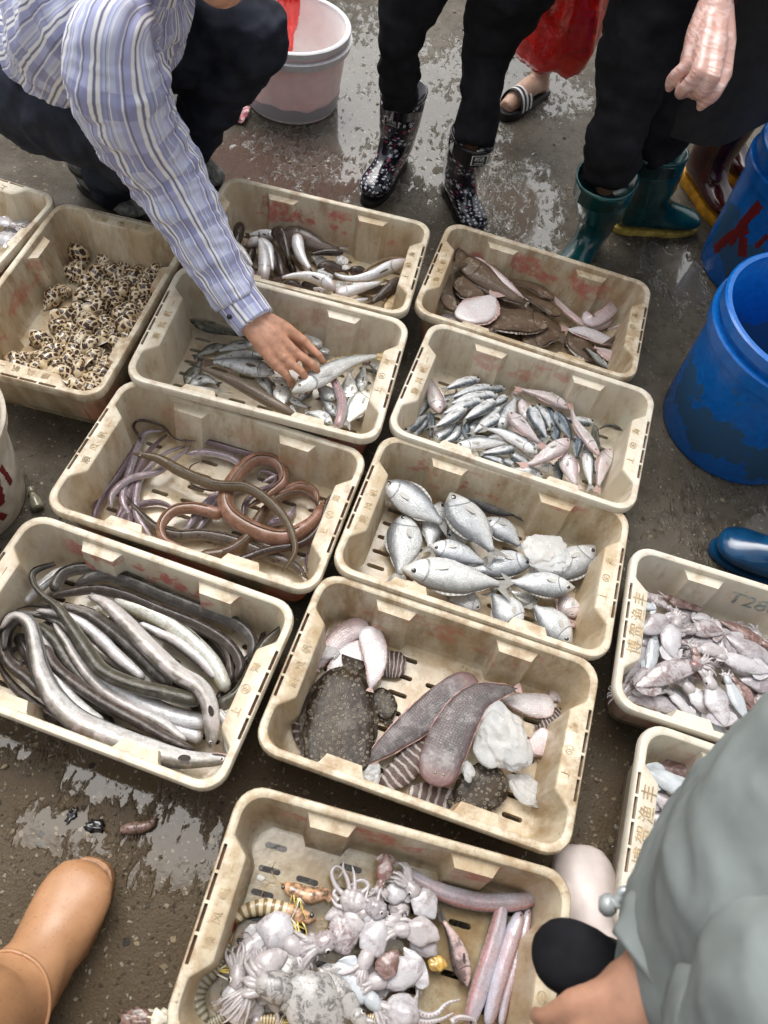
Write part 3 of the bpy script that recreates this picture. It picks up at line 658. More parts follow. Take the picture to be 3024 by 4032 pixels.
for k, lv in (('K', .0345),):     # murky melt water standing on the crate floors
    rg = lambda z, q: [Vector((sx * (.2555 - .03 - q) + .03 * math.cos(a0 + i * PI / 12), sy * (.1485 - .03 - q) + .03 * math.sin(a0 + i * PI / 12), z)) for sx, sy, a0 in ((1, 1, 0), (-1, 1, PI / 2), (-1, -1, PI), (1, -1, 1.5 * PI)) for i in range(7)]
    V, F, U = loft([rg(.0308, .0), rg(lv, .0)]); wo_ = build('water', V, F, M('water'), None, smooth=False)
    wo_.location = CRATE_OBJ[k].location; wo_.rotation_euler = CRATE_OBJ[k].rotation_euler; wo_['kind'] = 'structure'
ALL = []      # (object, crate key, look) for the labels that are worked out at the end
def place_words(k, P):
    _, lx, ly = floor_z(k, P); a, b = (CW, CL) if k in 'AB' else (CL, CW)
    cx = 'left' if lx < -.30 * a else ('right' if lx > .30 * a else 'middle')
    cy = 'front' if ly < -.28 * b else ('rear' if ly > .28 * b else 'centre')
    return {('middle', 'centre'): 'centre'}.get((cx, cy), (cy + ' ' + cx) if cy != 'centre' else cx)

# ------------------------------------------------------------------ fish
PROF = {
 'bream': [(0, .03, .03), (.03, .20, .16), (.08, .46, .36), (.16, .78, .62), (.28, 1, .90), (.40, 1.0, 1.0), (.55, .84, .86), (.70, .50, .50), (.80, .25, .24), (.86, .19, .18)],
 'sardine': [(0, .06, .06), (.03, .36, .36), (.08, .62, .66), (.18, .86, .95), (.32, .98, 1), (.50, .92, .95), (.66, .66, .64), (.78, .38, .36), (.86, .24, .22)],
 'croaker': [(0, .06, .06), (.03, .30, .32), (.09, .60, .58), (.20, .95, .85), (.32, 1, .95), (.50, .82, .78), (.66, .52, .50), (.78, .32, .30), (.86, .24, .22)],
 'goby': [(0, .18, .2), (.03, .52, .55), (.08, .78, .82), (.18, .98, 1), (.30, 1, 1), (.48, .80, .82), (.66, .52, .52), (.80, .30, .3), (.86, .2, .2)],
 'flat': [(0, .05, .05), (.03, .34, .32), (.09, .60, .58), (.2, .88, .86), (.36, 1, 1), (.54, .92, .92), (.70, .64, .64), (.82, .32, .32), (.88, .16, .16)],
 'tongue': [(0, .25, .25), (.025, .62, .62), (.07, .86, .86), (.16, .98, .98), (.32, 1, 1), (.52, .88, .88), (.72, .62, .62), (.88, .32, .32), (.97, .10, .10)],
 'round': [(0, .22, .22), (.03, .50, .50), (.09, .76, .76), (.2, .95, .95), (.4, 1, 1), (.6, .95, .95), (.78, .72, .72), (.9, .45, .45), (.97, .2, .2)],
}
KIND = {  # profile, skin, thickness/height, fin material, fins, tail spread & fork, eye size (of height), eye mat
 'bream': ('bream', 'bream', .40, 'fin_grey', 'dap', .62, .45, .155, 'eye_white'),
 'bream_dark': ('bream', 'bream_dark', .40, 'fin_dark', 'dap', .62, .45, .10, 'eye_white'),
 'sardine': ('sardine', 'sardine', .62, 'fin_grey', 'dp', .8, .5, .24, 'eye_white'),
 'sardine_blue': ('sardine', 'sardine_blue', .62, 'fin_dark', 'dp', .8, .5, .17, 'eye_white'),
 'pinkfish': ('croaker', 'pinkfish', .52, 'fin_pink', 'dap', .55, .15, .14, 'eye_white'),
 'greyfish': ('croaker', 'greyfish', .45, 'fin_brown', 'dap', .6, .2, .15, 'eye_white'),
 'silver': ('croaker', 'silver', .50, 'fin_yellow', 'dap', .6, .2, .14, 'eye_gold'),
 'olive': ('croaker', 'olive', .42, 'fin_dark', 'dap', .6, .25, .085, 'eye_gold'),
 'scaly': ('sardine', 'scaly', .65, 'fin_dark', 'dap', .75, .45, .10, 'eye_gold'),
 'plate': ('bream', 'plate', .30, 'fin_grey', 'dap', .6, .45, .17, 'eye_gold'),
 'brownfish': ('goby', 'brownfish', .75, 'fin_brown', 'dp', .5, .1, .06, 'eye_gold'),
 'whitebelly': ('goby', 'whitebelly', .75, 'fin_brown', 'p', .45, .1, 0, 'eye_gold'),
 'yellowtail': ('goby', 'yellowtail', .75, 'fin_yellow', 'dp', .5, .1, .06, 'eye_gold'),
 'flatbrown': ('flat', 'flatbrown', .16, 'fin_brown', 'F', .5, .0, .05, 'eye_gold'),
 'flatwhite': ('flat', 'flatwhite', .18, 'fin_pink', 'F', .5, .0, 0, 'eye_gold'),
 'flatpink': ('tongue', 'flatpink', .28, 'fin_pink', 'F', .3, .0, 0, 'eye_gold'),
 'soleback': ('tongue', 'flatbrown', .22, 'fin_brown', 'F', .3, .0, .05, 'eye_gold'),
 'tongue': ('tongue', 'tongue', .17, 'fin_pink', 'f', .3, .0, .055, 'eye_gold'),
 'solewhite': ('tongue', 'flatwhite', .16, 'fin_pink', 'f', .3, .0, 0, 'eye_gold'),
 'zebra': ('round', 'zebra', .14, 'zebra', '', .4, .0, 0, 'eye_gold'),
 'flounder': ('round', 'flounder', .14, 'flounder', 'F', .4, .0, .04, 'eye_gold'),
 'bloody': ('croaker', 'bloody', .55, 'fin_dark', 'p', .5, .1, .10, 'eye_gold'),
 'worm': ('tongue', 'worm', .9, 'fin_pink', '', .8, .0, .07, 'pupil'),
}
def eye_mesh(name, c, n, r, parent, mat, pup=.5, t=None):
    """A domed eye with a dark pupil; n points out of the head."""
    t = n.orthogonal().normalized(); s = n.cross(t); mb = MB(); rings = []
    for a in (0, 33, 46, 66, 90):
        q = R(90 - a) if False else R(a); rings.append([c + n * (r * .62 * math.cos(q)) + (t * math.cos(b) + s * math.sin(b)) * r * math.sin(q) for b in [2 * PI * k / 14 for k in range(14)]])
    V, F, U = loft(rings[1:], True, False)
    mi = []
    for i, f in enumerate(F):
        mi.append(1 if (i < 14 or i == len(F) - 1) else 0)
    mb.v = V; mb.f = F; mb.m = mi; mb.uv = U; mb.uv2 = U
    return mb.build(name, [M(mat), M('pupil')], parent)
def fish(k, kind, zm, pts, W, layer=0.0, roll=0.0, flip=1, look=None, h=None, name=None, cat='fish', group=None, skin=None, wscale=1.0, bend=None, label=None, nofin=False):
    prof, sk_, th, finm, fins, tsp, fork, er, em = KIND[kind]
    if skin: sk_ = skin
    T = PROF[prof]; ub = T[-1][0]
    P0 = on(k, zm, *pts[len(pts) // 2][:2], .01); Wm = W * pxm(zm, P0) * wscale
    hh = Wm / 2; tt = hh * th
    r_ = math.radians(roll)
    half = abs(math.cos(r_)) * tt + abs(math.sin(r_)) * hh
    base = (h if h is not None else half * .9 + layer * .017)
    P = []
    for q in pts: P.append(on(k, zm, q[0], q[1], base + (q[2] if len(q) > 2 else 0)))
    n = 30; S = catmull(P, n); Fr = frames(S, r_, flip)
    L = sum((S[i + 1] - S[i]).length for i in range(n))
    c0 = S[n // 2]
    e = empty(name or 'fish', (c0.x, c0.y, c0.z - half), label, cat, group)
    def S_at(u):
        f = min(max(u, 0), 1) * n; i = min(n - 1, int(f)); a = f - i
        return S[i].lerp(S[i + 1], a), Fr[i]
    na = 18; us = [0, .012, .03, .055, .085, .12, .16, .2, .25, .3, .36, .43, .5, .57, .64, .7, .76, .81, ub]
    us = [u for u in us if u <= ub]
    rings = []; uvr = []
    for u in us:
        p, (t, d, l) = S_at(u); a1, a2 = interp(T, u); ring = []
        wob = 1 + (.10 if prof in ('flat', 'round') else .035) * mnoise.noise(Vector((u * 6, c0.x * 90, 0))); wob2 = 1 + (.10 if prof in ('flat', 'round') else .035) * mnoise.noise(Vector((u * 6, c0.y * 90, 7))); a1 *= wob; a2 *= wob2
        cup = (.22 * hh * mnoise.noise(Vector((u * 2.5, c0.x * 70, 3))) if th < .3 else 0)
        tk = max(a1, a2) ** .75 * tt if th < .9 else max(a1, a2) * tt
        for j in range(na):
            a = 2 * PI * j / na; ca, sa = math.cos(a), math.sin(a)
            ex = .85 if th > .3 else .55
            ring.append(p + d * ((a1 if ca > 0 else a2) * hh * ca) + l * (cup * ca * ca + tk * math.copysign(abs(sa) ** ex, sa)))
        rings.append(ring); uvr.append(u)
    V, F, _ = loft(rings)
    U = []; U2 = []
    def vf(j): 
        a = j / na; return a * 2 if a <= .5 else (1 - a) * 2
    for i in range(len(rings) - 1):
        for j in range(na):
            q = [(uvr[i], vf(j)), (uvr[i], vf(j + 1)), (uvr[i + 1], vf(j + 1)), (uvr[i + 1], vf(j))]
            U.append(q); U2.append([(u * L, v * hh * 2) for u, v in q])
    for _ in range(2): U.append([(0, .5)] * na if len(U) == (len(rings) - 1) * na else [(ub, .5)] * na); U2.append([(0, 0)] * na)
    build('body', V, F, M(sk_), e, U, U2)
    fm = M(finm)
    # tail fin: a fan of rays from the peduncle
    if not nofin:
        p, (t, d, l) = S_at(ub - .02); pe, (t2, d2, l2) = S_at(1.0); tl = max((pe - p).length, .001)
        a1, a2 = interp(T, ub); rows = []; nv = 9; sp = tsp * hh
        if ub > .93: tl = hh * .35; pe = p + t * tl
        for i in range(5):
            s = i / 4; row = []
            for j in range(nv):
                v = j / (nv - 1) * 2 - 1
                ln = s * (1 - fork * (1 - abs(v)) ** 1.0); q = p.lerp(pe, ln)
                wd = (a1 * hh) * (1 - s) + sp * s ** .8
                row.append(q + d * v * wd + l * (.0006 + .06 * tt * math.sin(v * 5 + s * 3)))
            rows.append(row)
        V, F, U = loft(rows, False, False, False)
        build('tail_fin', V, F, fm, e, [[(b, a) for a, b in f] for f in U])
    def strip(nm, u0, u1, sgn, ht, fr=0, lean=.35):
        rows = [[], [], []]; m = 16
        for i in range(m + 1):
            s = i / m; u = u0 + (u1 - u0) * s; p, (t, d, l) = S_at(u); a1, a2 = interp(T, u); a = a1 if sgn > 0 else a2
            hgt = ht * hh * (math.sin(PI * min(1, s * 1.25 + .12)) if s < .7 else math.sin(PI * min(1, .995)) * 0 + .38 * (1 - s) / .3 + .12) if not fr else ht * hh * (.35 + .65 * math.sin(PI * s) ** .6) * (1 + .16 * math.sin(s * 61))
            b = p + d * sgn * a * hh * .94
            for q in range(3): rows[q].append(b + d * sgn * hgt * q / 2 + t * hgt * lean * q / 2 + l * (-.25 * tt * (q / 2) if fr else 0))
        V, F, U = loft(rows, False, False, False)
        build(nm, V, F, fm, e, U)
    if not nofin:
        if 'd' in fins: strip('dorsal_fin', .28, .80, 1, .20 if prof != 'sardine' else .18)
        if 'a' in fins: strip('anal_fin', .56, .80, -1, .16)
        if 'f' in fins.lower() and fins.lower() == 'f':
            w_ = .16 if fins == 'F' else .09
            strip('dorsal_fin', .08, ub - .03, 1, w_, 1); strip('anal_fin', .16, ub - .03, -1, w_, 1)
        if 'p' in fins:
            p, (t, d, l) = S_at(.27); q0 = p - d * hh * .10 + l * tt * .97; rows = []
            for i in range(5):
                s = i / 4; c = q0 + t * s * L * .13 - d * s * hh * .12 + l * (.003 * s + .10 * tt * s)
                wd = hh * (.05 + .10 * math.sin(PI * min(1, s * .8 + .1)))
                rows.append([c + d * wd * v for v in (-1, -.5, 0, .5, 1)])
            V, F, U = loft(rows, False, False, False)
            build('pectoral_fin', V, F, M('fin_pale') if finm in ('fin_grey', 'fin_yellow', 'fin_pink') else fm, e, [[(b, a) for a, b in f] for f in U])
    if er:
        u = {'bream': .105, 'sardine': .075, 'croaker': .085, 'goby': .07, 'flat': .07, 'tongue': .075, 'round': .06}[prof]
        p, (t, d, l) = S_at(u); a1, a2 = interp(T, u)
        sides = (1, -1) if (th > .5 and abs(roll) > 35) else (1,)
        for s in sides:
            if prof in ('flat', 'tongue', 'round') and th < .5:
                for v in (.30, -.12):
                    c = p + d * v * hh * a1 + l * max(a1, a2) ** .75 * tt * .80
                    eye_mesh('eye', c, l, er * hh * 2 * .8, e, em)
            else:
                f = .30 if prof != 'sardine' else .18; ln = (1 - f * f) ** .5
                c = p + d * f * hh * a1 + l * s * max(a1, a2) ** .75 * tt * ln * .84
                eye_mesh('eye', c, (l * s + d * .25).normalized(), er * hh * 2 * .62, e, em)
    ALL.append((e, k, look or kind, P[len(P) // 2])) if not label else None
    return e
def eel(k, skin, zm, pts, W, h=.02, look='eel', roll=90, head=True, name='eel', tip=.12, rad=None, flip=1, fin='fin_dark', label=None, cat='eel', group=None, eye='eye_white', mouth=False, na=16, pect=False):
    P0 = on(k, zm, *pts[len(pts) // 2][:2], h); r = W * pxm(zm, P0) / 2
    P = [on(k, zm, q[0], q[1], h + (q[2] if len(q) > 2 else 0)) for q in pts]
    n = max(26, 7 * len(pts)); S = catmull(P, n); Fr = frames(S, R(roll), flip)
    rr = rad or [.30, .68, .92, 1, 1, 1, .98, .95, .9, .85, .78, .68, .55, .4, tip]
    if not head and rad is None: rr = [1, 1, 1, .97, .94, .9, .82, .7, .55, .4, tip]
    T = [(i / (len(rr) - 1), v) for i, v in enumerate(rr)]
    rings = []; L = 0; Ls = []
    for i, p in enumerate(S):
        if i: L += (S[i] - S[i - 1]).length
        Ls.append(L); t, d, l = Fr[i]; q = r * interp(T, i / n)[0]
        q *= 1 + .04 * mnoise.noise(Vector((i * .3, r * 900, 0))); a_ = i / n; q *= min(1, max(.12, a_ / .03)) ** .5 * min(1, max(.12, (1 - a_) / .03)) ** .5
        rings.append([p + d * math.cos(2 * PI * j / na) * q + l * math.sin(2 * PI * j / na) * q * (.80 if k == 'I' else .9) for j in range(na)])
    V, F, _ = loft(rings); U = []; U2 = []
    vf = lambda j: (j / na * 2) if j / na <= .5 else (1 - j / na) * 2
    for i in range(n):
        for j in range(na):
            q = [(Ls[i] / L, vf(j)), (Ls[i] / L, vf(j + 1)), (Ls[i + 1] / L, vf(j + 1)), (Ls[i + 1] / L, vf(j))]
            U.append(q); U2.append([(a * L, b * PI * r) for a, b in q])
    U += [[(0, .5)] * na, [(1, .5)] * na]; U2 += [[(0, 0)] * na] * 2
    c0 = S[n // 2]; e = empty(name, (c0.x, c0.y, c0.z - r), label, cat, group)
    build('body', V, F, M(skin), e, U, U2)
    if fin:
        for nm, sg, u0 in (('dorsal_fin', 1, .16), ('anal_fin', -1, .38)):
            rows = [[], []]
            for i in range(int(n * u0), n + 1):
                t, d, l = Fr[i]; q = r * interp(T, i / n)[0]
                b = S[i] + d * sg * q * .93
                lean = l * .6 * (1 if nm == 'dorsal_fin' else 1)
                rows[0].append(b); rows[1].append(b + (d * sg * .55 + lean * .5).normalized() * r * .26)
            V, F, U = loft(rows, False, False, False); build(nm, V, F, M(fin), e, [[(b, a) for a, b in f] for f in U])
    if head:
        i = max(1, int(n * .035)); t, d, l = Fr[i]; q = r * interp(T, i / n)[0]
        for s in (1, -1): eye_mesh('eye', S[i] + d * q * .55 + l * s * q * .68, (d * .45 + l * s).normalized(), r * .15, e, eye)
    if mouth:                                     # the gape along the upper flank and a lower jaw
        Q = []
        for u in (.004, .02, .04, .062):
            i = u * n; i0 = int(i); p = S[i0].lerp(S[i0 + 1], i - i0); t, d, l = Fr[i0]; q = r * interp(T, u)[0] * min(1, max(.12, u / .03)) ** .5
            Q.append(p - d * q * .25 + l * q * .93)
        V, F, U, _ = tube(Q, [r * .05, r * .08, r * .07, r * .03], 16, 8); build('mouth', V, F, M('pupil'), e, U)
        V, F, U, _ = tube([q - Fr[1][1] * r * .12 for q in Q], [r * .07, r * .09, r * .08, r * .03], 16, 8); build('lip', V, F, M('fin_pink'), e, U)
    if pect:
        i = int(n * .135); t, d, l = Fr[i]; q = r * interp(T, i / n)[0]; b = S[i] + l * q * .8 + d * q * .3; rows = []
        for a in range(5):
            s_ = a / 4; c = b - t * 0 + (t * .8 + d * .5 + l * .35).normalized() * r * 1.1 * s_; wd = r * .38 * math.sin(PI * min(1, s_ * .8 + .12))
            rows.append([c + (d * .8 - t * .5) * wd * v for v in (-1, -.4, .4, 1)])
        V, F, U = loft(rows, False, False, False); build('pectoral_fin', V, F, M(fin), e, U)
    if label is None: ALL.append((e, k, look, P[len(P) // 2]))
    return e

# ------------------------------------------------------------------ what lies in the crates
g = 'dark gobies in the rear crate'
def C(kind, pts, W, layer, look, **kw): fish('C', kind, 'C', pts, W, layer, look=look, cat='fish', group=g, name='goby', **kw)
C('brownfish', [(200, 65), (178, 170), (150, 335)], 120, 1, 'dark brown goby', roll=70)
C('whitebelly', [(490, 175), (370, 150), (240, 160)], 95, 1, 'white bellied goby', roll=-60)
C('whitebelly', [(250, 240), (340, 215), (440, 280), (465, 500)], 120, 1.2, 'cream edged goby', roll=-50)
C('whitebelly', [(395, 530), (388, 350), (350, 140)], 125, 2.6, 'blunt grey white goby', roll=-80)
C('whitebelly', [(145, 225), (230, 320), (320, 440)], 100, 2.2, 'grey snouted pale goby', roll=-70)
C('brownfish', [(545, 520), (510, 350), (425, 155)], 110, 1.5, 'dark brown goby', roll=75)
C('brownfish', [(450, 130), (540, 160), (640, 300)], 110, 1.6, 'dark brown goby', roll=70)
C('brownfish', [(500, 100), (560, 220), (610, 400)], 120, 2.6, 'dark brown goby', roll=75)
C('brownfish', [(560, 130), (720, 190), (900, 262), (1085, 278)], 165, 1, 'large dark brown goby', roll=25)
C('brownfish', [(1040, 300), (880, 300), (740, 320)], 75, 1.8, 'dark brown goby', roll=60)
C('whitebelly', [(662, 165), (690, 320), (800, 478)], 130, 3.2, 'white bellied goby', roll=-80)
C('yellowtail', [(735, 470), (650, 370), (540, 280)], 60, 1.8, 'yellowish goby', roll=40)
C('brownfish', [(640, 470), (600, 380), (560, 300)], 85, .6, 'dark brown goby', roll=80)
C('whitebelly', [(975, 605), (860, 525), (700, 490), (560, 500), (470, 530)], 100, 3.6, 'curved white bellied goby', roll=-55)
C('whitebelly', [(310, 490), (235, 420), (150, 380)], 85, 1.6, 'pale goby', roll=-40)
C('whitebelly', [(1570, 370), (1420, 420), (1250, 495), (1060, 510), (880, 420)], 100, 2.6, 'pinkish white goby', roll=-60)
C('yellowtail', [(1600, 360), (1440, 358), (1290, 400), (1160, 500)], 60, 1.6, 'curved olive goby', roll=70)
C('whitebelly', [(960, 655), (1120, 600), (1250, 570), (1400, 535)], 125, 2.2, 'white bellied goby', roll=-30)
C('brownfish', [(1500, 520), (1390, 620), (1230, 740)], 120, 2.8, 'dark brown goby', roll=80)
C('yellowtail', [(1370, 790), (1450, 680), (1540, 540)], 95, 2.0, 'yellowish goby', roll=20)
C('brownfish', [(1570, 430), (1520, 560), (1480, 690)], 100, .8, 'dark brown goby', roll=70)
C('whitebelly', [(1110, 690), (1180, 690), (1260, 670)], 60, 1.6, 'small pinkish goby', roll=-40)
C('whitebelly', [(890, 640), (840, 610), (780, 585)], 80, 1.4, 'white bellied goby', roll=-60)
C('brownfish', [(560, 560), (660, 580), (760, 620)], 90, .6, 'dark brown goby', roll=60)
C('brownfish', [(830, 440), (950, 420), (1090, 460)], 105, .3, 'dark brown goby', roll=60)
C('brownfish', [(1090, 450), (1180, 450), (1290, 470)], 80, .3, 'dark brown goby', roll=70)
C('brownfish', [(1150, 560), (1300, 600), (1420, 560)], 110, .3, 'dark brown goby', roll=70)
C('brownfish', [(300, 260), (270, 380), (330, 480)], 110, .2, 'dark brown goby', roll=70)
C('brownfish', [(430, 260), (440, 380), (420, 500)], 110, .2, 'dark brown goby', roll=70)
C('brownfish', [(700, 560), (850, 580), (960, 600)], 90, .2, 'dark brown goby', roll=70)

g = 'brown flatfish in the right rear crate'
def D(kind, pts, W, layer, look, **kw): fish('D', kind, '4', pts, W, layer * .8, look=look, cat='flatfish', group=g, name='flatfish', **kw)
D('flatbrown', [(310, 260), (400, 205), (490, 150)], 110, 3.0, 'brown flatfish with frayed tail', roll=25)
D('flatwhite', [(250, 240), (300, 200), (390, 215)], 65, 2.4, 'grey white flatfish', roll=-15)
D('soleback', [(292, 462), (258, 360), (290, 275), (380, 268)], 75, 4.0, 'curled brown sole', roll=15)
D('soleback', [(340, 250), (430, 315), (530, 385), (620, 440)], 105, 3.4, 'long brown sole', roll=15)
D('flatpink', [(390, 236), (490, 312), (610, 415)], 36, 4.6, 'thin white edged sole', roll=20)
D('soleback', [(735, 412), (630, 355), (520, 330)], 62, 3.0, 'small brown sole', roll=10)
D('soleback', [(765, 482), (680, 430), (600, 400)], 75, 2.4, 'small brown sole', roll=8)
D('flatbrown', [(300, 340), (370, 370), (450, 410)], 120, 2.4, 'brown flatfish', roll=5)
D('flatbrown', [(270, 400), (350, 400), (430, 400)], 150, .6, 'brown flatfish', roll=0)
D('flatwhite', [(310, 490), (400, 465), (490, 385)], 165, 3.2, 'white bellied flatfish', roll=-8)
D('flatwhite', [(250, 485), (320, 505), (410, 540)], 60, 2.2, 'pale flatfish', roll=-10)
D('flatbrown', [(712, 520), (570, 510), (430, 545)], 150, 3.0, 'broad brown flatfish', roll=5)
D('flatbrown', [(600, 600), (690, 570), (780, 590)], 115, 2.2, 'brown flatfish', roll=0)
D('flatbrown', [(770, 600), (720, 540), (680, 470)], 110, 1.6, 'brown flatfish', roll=8)
D('flatbrown', [(480, 580), (560, 575), (640, 600)], 80, 1.2, 'brown flatfish', roll=0)
D('flatbrown', [(450, 480), (540, 440), (640, 450)], 130, 1.4, 'brown flatfish', roll=0)
D('flatpink', [(872, 530), (780, 455), (690, 365)], 48, 1.6, 'slim pinkish sole', roll=20)
D('flatpink', [(870, 470), (890, 510), (960, 480), (1010, 430), (1060, 420), (1075, 470), (1030, 530), (950, 550)], 55, 2.4, 'curled pinkish sole', roll=35)
D('flatwhite', [(1005, 610), (890, 565), (765, 540)], 85, 1.6, 'pinkish white sole', roll=10)
D('flatbrown', [(820, 535), (850, 620), (950, 700)], 100, 1.2, 'brown flatfish', roll=5)
D('flatpink', [(1055, 680), (980, 655), (915, 625)], 92, 1.8, 'pink headed sole', roll=10)
D('greyfish', [(970, 715), (920, 670), (860, 615)], 45, 2.0, 'small scaly grey fish', roll=10)
D('soleback', [(1060, 552), (1000, 580), (940, 612)], 32, 3.0, 'narrow brown sole', roll=30)
D('flatpink', [(880, 520), (930, 520), (990, 500)], 60, 1.0, 'pinkish sole', roll=5)

def E(kind, pts, W, layer, look, nm='fish', **kw): fish('E', kind, 'E', pts, W, layer, look=look, name=nm, cat='fish', group='mixed fish under the hand', **kw)
E('olive', [(92, 150), (240, 205), (400, 245), (570, 300)], 140, 1.2, 'dark olive rabbitfish', flip=-1, roll=15)
E('olive', [(345, 345), (260, 375), (110, 440)], 80, .6, 'small olive fish', roll=15, flip=-1)
E('greyfish', [(585, 330), (440, 355), (270, 400)], 105, .7, 'grey speckled fish', flip=-1)
E('silver', [(680, 440), (450, 425), (200, 470)], 110, 1.2, 'long silver croaker', skin='greyfish')
E('greyfish', [(738, 560), (560, 515), (360, 480), (190, 480)], 165, 1.8, 'broad grey speckled fish', flip=-1)
E('olive', [(60, 640), (130, 540), (180, 440)], 110, .5, 'yellow sided olive fish')
E('scaly', [(905, 885), (700, 775), (450, 635), (250, 545), (50, 475)], 135, 3.0, 'big brown scaly mullet', roll=65, nm='mullet')
E('silver', [(865, 705), (1060, 600), (1300, 475), (1540, 425), (1625, 445)], 150, 3.0, 'big silver croaker with yellow tail', roll=20, nm='croaker')
E('olive', [(90, 650), (200, 605), (330, 650)], 105, .7, 'dark mottled fish', skin='greyfish')
E('silver', [(70, 655), (240, 680), (430, 715)], 50, 1.2, 'white bellied fish', roll=-60)
E('greyfish', [(1388, 700), (1400, 600), (1425, 470)], 95, 1.2, 'small silver grey fish', flip=1)
E('greyfish', [(1580, 560), (1510, 520), (1440, 480)], 100, .8, 'small silver grey fish')
E('plate', [(1310, 780), (1310, 650), (1300, 520)], 125, 1.0, 'flat silvery ponyfish')
E('plate', [(1480, 685), (1385, 790), (1262, 975)], 165, 2.0, 'flat silvery ponyfish', flip=-1)
eel('E', 'worm', 'E', [(1215, 970), (1245, 850), (1240, 740), (1180, 600)], 82, .045, 'pinkish grey goby', roll=80, head=False, name='goby', cat='fish', group='mixed fish under the hand', rad=[.8, 1, 1, 1, .95, .8])
E('plate', [(1195, 765), (1110, 690), (1030, 640)], 125, 1.4, 'yellow headed silver fish', skin='silver')
E('plate', [(1178, 945), (1080, 880), (950, 850)], 105, 1.2, 'yellow eyed silver fish', skin='silver')
E('greyfish', [(1205, 890), (1140, 800), (1060, 740)], 105, .8, 'small silver grey fish')
E('plate', [(775, 640), (790, 720), (805, 830)], 135, 1.4, 'flat silvery ponyfish')
E('plate', [(735, 590), (790, 640), (850, 680)], 90, .8, 'flat silvery ponyfish')
E('greyfish', [(840, 740), (920, 790), (1010, 830)], 70, 1.0, 'striped grey fish')
E('silver', [(1095, 365), (1020, 310), (940, 250)], 100, 1.5, 'silver fish behind the hand')
E('silver', [(1160, 410), (1100, 390), (1010, 370)], 80, 1.0, 'silver fish behind the hand')
E('greyfish', [(600, 560), (680, 660), (720, 760)], 100, .4, 'grey fish')
E('greyfish', [(1000, 640), (960, 720), (900, 800)], 100, .3, 'grey fish')
E('silver', [(860, 800), (880, 840), (920, 880)], 50, 1.0, 'slim dark fish', skin='sardine')

sard = [([(565, 152), (440, 180), (315, 232)], 78, 2.0, 1), ([(655, 205), (500, 232), (345, 295)], 82, 1.6, 1), ([(732, 215), (640, 222), (540, 262)], 70, 1.0, 1),
 ([(682, 258), (520, 272), (330, 335)], 85, 1.8, 1), ([(588, 290), (450, 330), (285, 400)], 84, 2.4, 1), ([(742, 262), (690, 300), (600, 345)], 72, 1.2, 1),
 ([(672, 290), (560, 360), (430, 440)], 90, 2.2, 1), ([(474, 340), (360, 420), (240, 485)], 84, 2.8, 1), ([(710, 340), (630, 395), (540, 450)], 72, 1.6, 1),
 ([(727, 390), (620, 440), (490, 530)], 88, 2.0, 1), ([(235, 250), (195, 340), (150, 420)], 74, 1.2, 1), ([(65, 505), (150, 440), (240, 375)], 88, 1.6, -1),
 ([(120, 520), (195, 450), (265, 370)], 76, 1.2, -1), ([(265, 550), (340, 500), (430, 425)], 84, 1.6, -1), ([(425, 455), (390, 530), (290, 590)], 80, 1.4, 1),
 ([(405, 600), (560, 570), (775, 575)], 95, 2.4, 1), ([(805, 598), (690, 625), (545, 645)], 80, 2.0, 1), ([(940, 640), (820, 560), (680, 495), (553, 473)], 82, 3.0, -1),
 ([(893, 328), (930, 430), (1015, 570)], 104, 2.0, -1), ([(935, 320), (990, 400), (1025, 500)], 84, 1.4, -1), ([(1308, 440), (1220, 430), (1080, 408)], 80, 1.4, 1),
 ([(1260, 575), (1272, 720), (1292, 895)], 82, 1.6, 1), ([(1050, 735), (960, 720), (860, 695)], 80, 1.2, -1), ([(975, 795), (880, 760), (760, 735)], 78, 1.6, -1),
 ([(760, 640), (840, 690), (910, 745)], 88, 1.2, -1), ([(715, 708), (640, 672), (545, 650)], 70, 1.6, 1), ([(785, 725), (730, 690), (670, 655)], 70, 1.0, 1),
 ([(935, 665), (870, 620), (780, 580)], 72, 1.4, -1), ([(695, 480), (745, 370), (805, 255)], 105, 1.8, 1), ([(430, 570), (440, 520), (450, 440)], 70, .8, 1),
 ([(280, 330), (360, 290), (430, 230)], 80, .4, 1), ([(480, 500), (560, 440), (640, 380)], 84, .4, 1), ([(600, 560), (680, 540), (780, 520)], 84, .4, 1), ([(900, 600), (960, 560), (1040, 520)], 84, .4, 1)]
for pts, W, ly, fl in sard:
    fish('F', 'sardine', 'F', pts, W, ly, roll=14, flip=fl, look='silver sardine', name='sardine', cat='fish', group='silver sardines in the small fish crate')
for pts, W, ly in (([(1000, 335), (1030, 400), (1065, 480)], 66, 1.4), ([(1055, 365), (1110, 450), (1175, 570)], 76, 2.2), ([(1050, 465), (1060, 520), (1075, 580)], 70, 1.0),
                   ([(1208, 512), (1200, 600), (1195, 690)], 80, 2.2), ([(455, 430), (470, 490), (500, 560)], 70, 1.4), ([(1070, 690), (1078, 760), (1095, 840)], 74, .8), ([(235, 370), (250, 450), (245, 550)], 55, 2.2)):
    fish('F', 'sardine_blue', 'F', pts, W, ly, roll=50, look='dark blue sardine', name='sardine', cat='fish', group='dark sardines in the small fish crate')
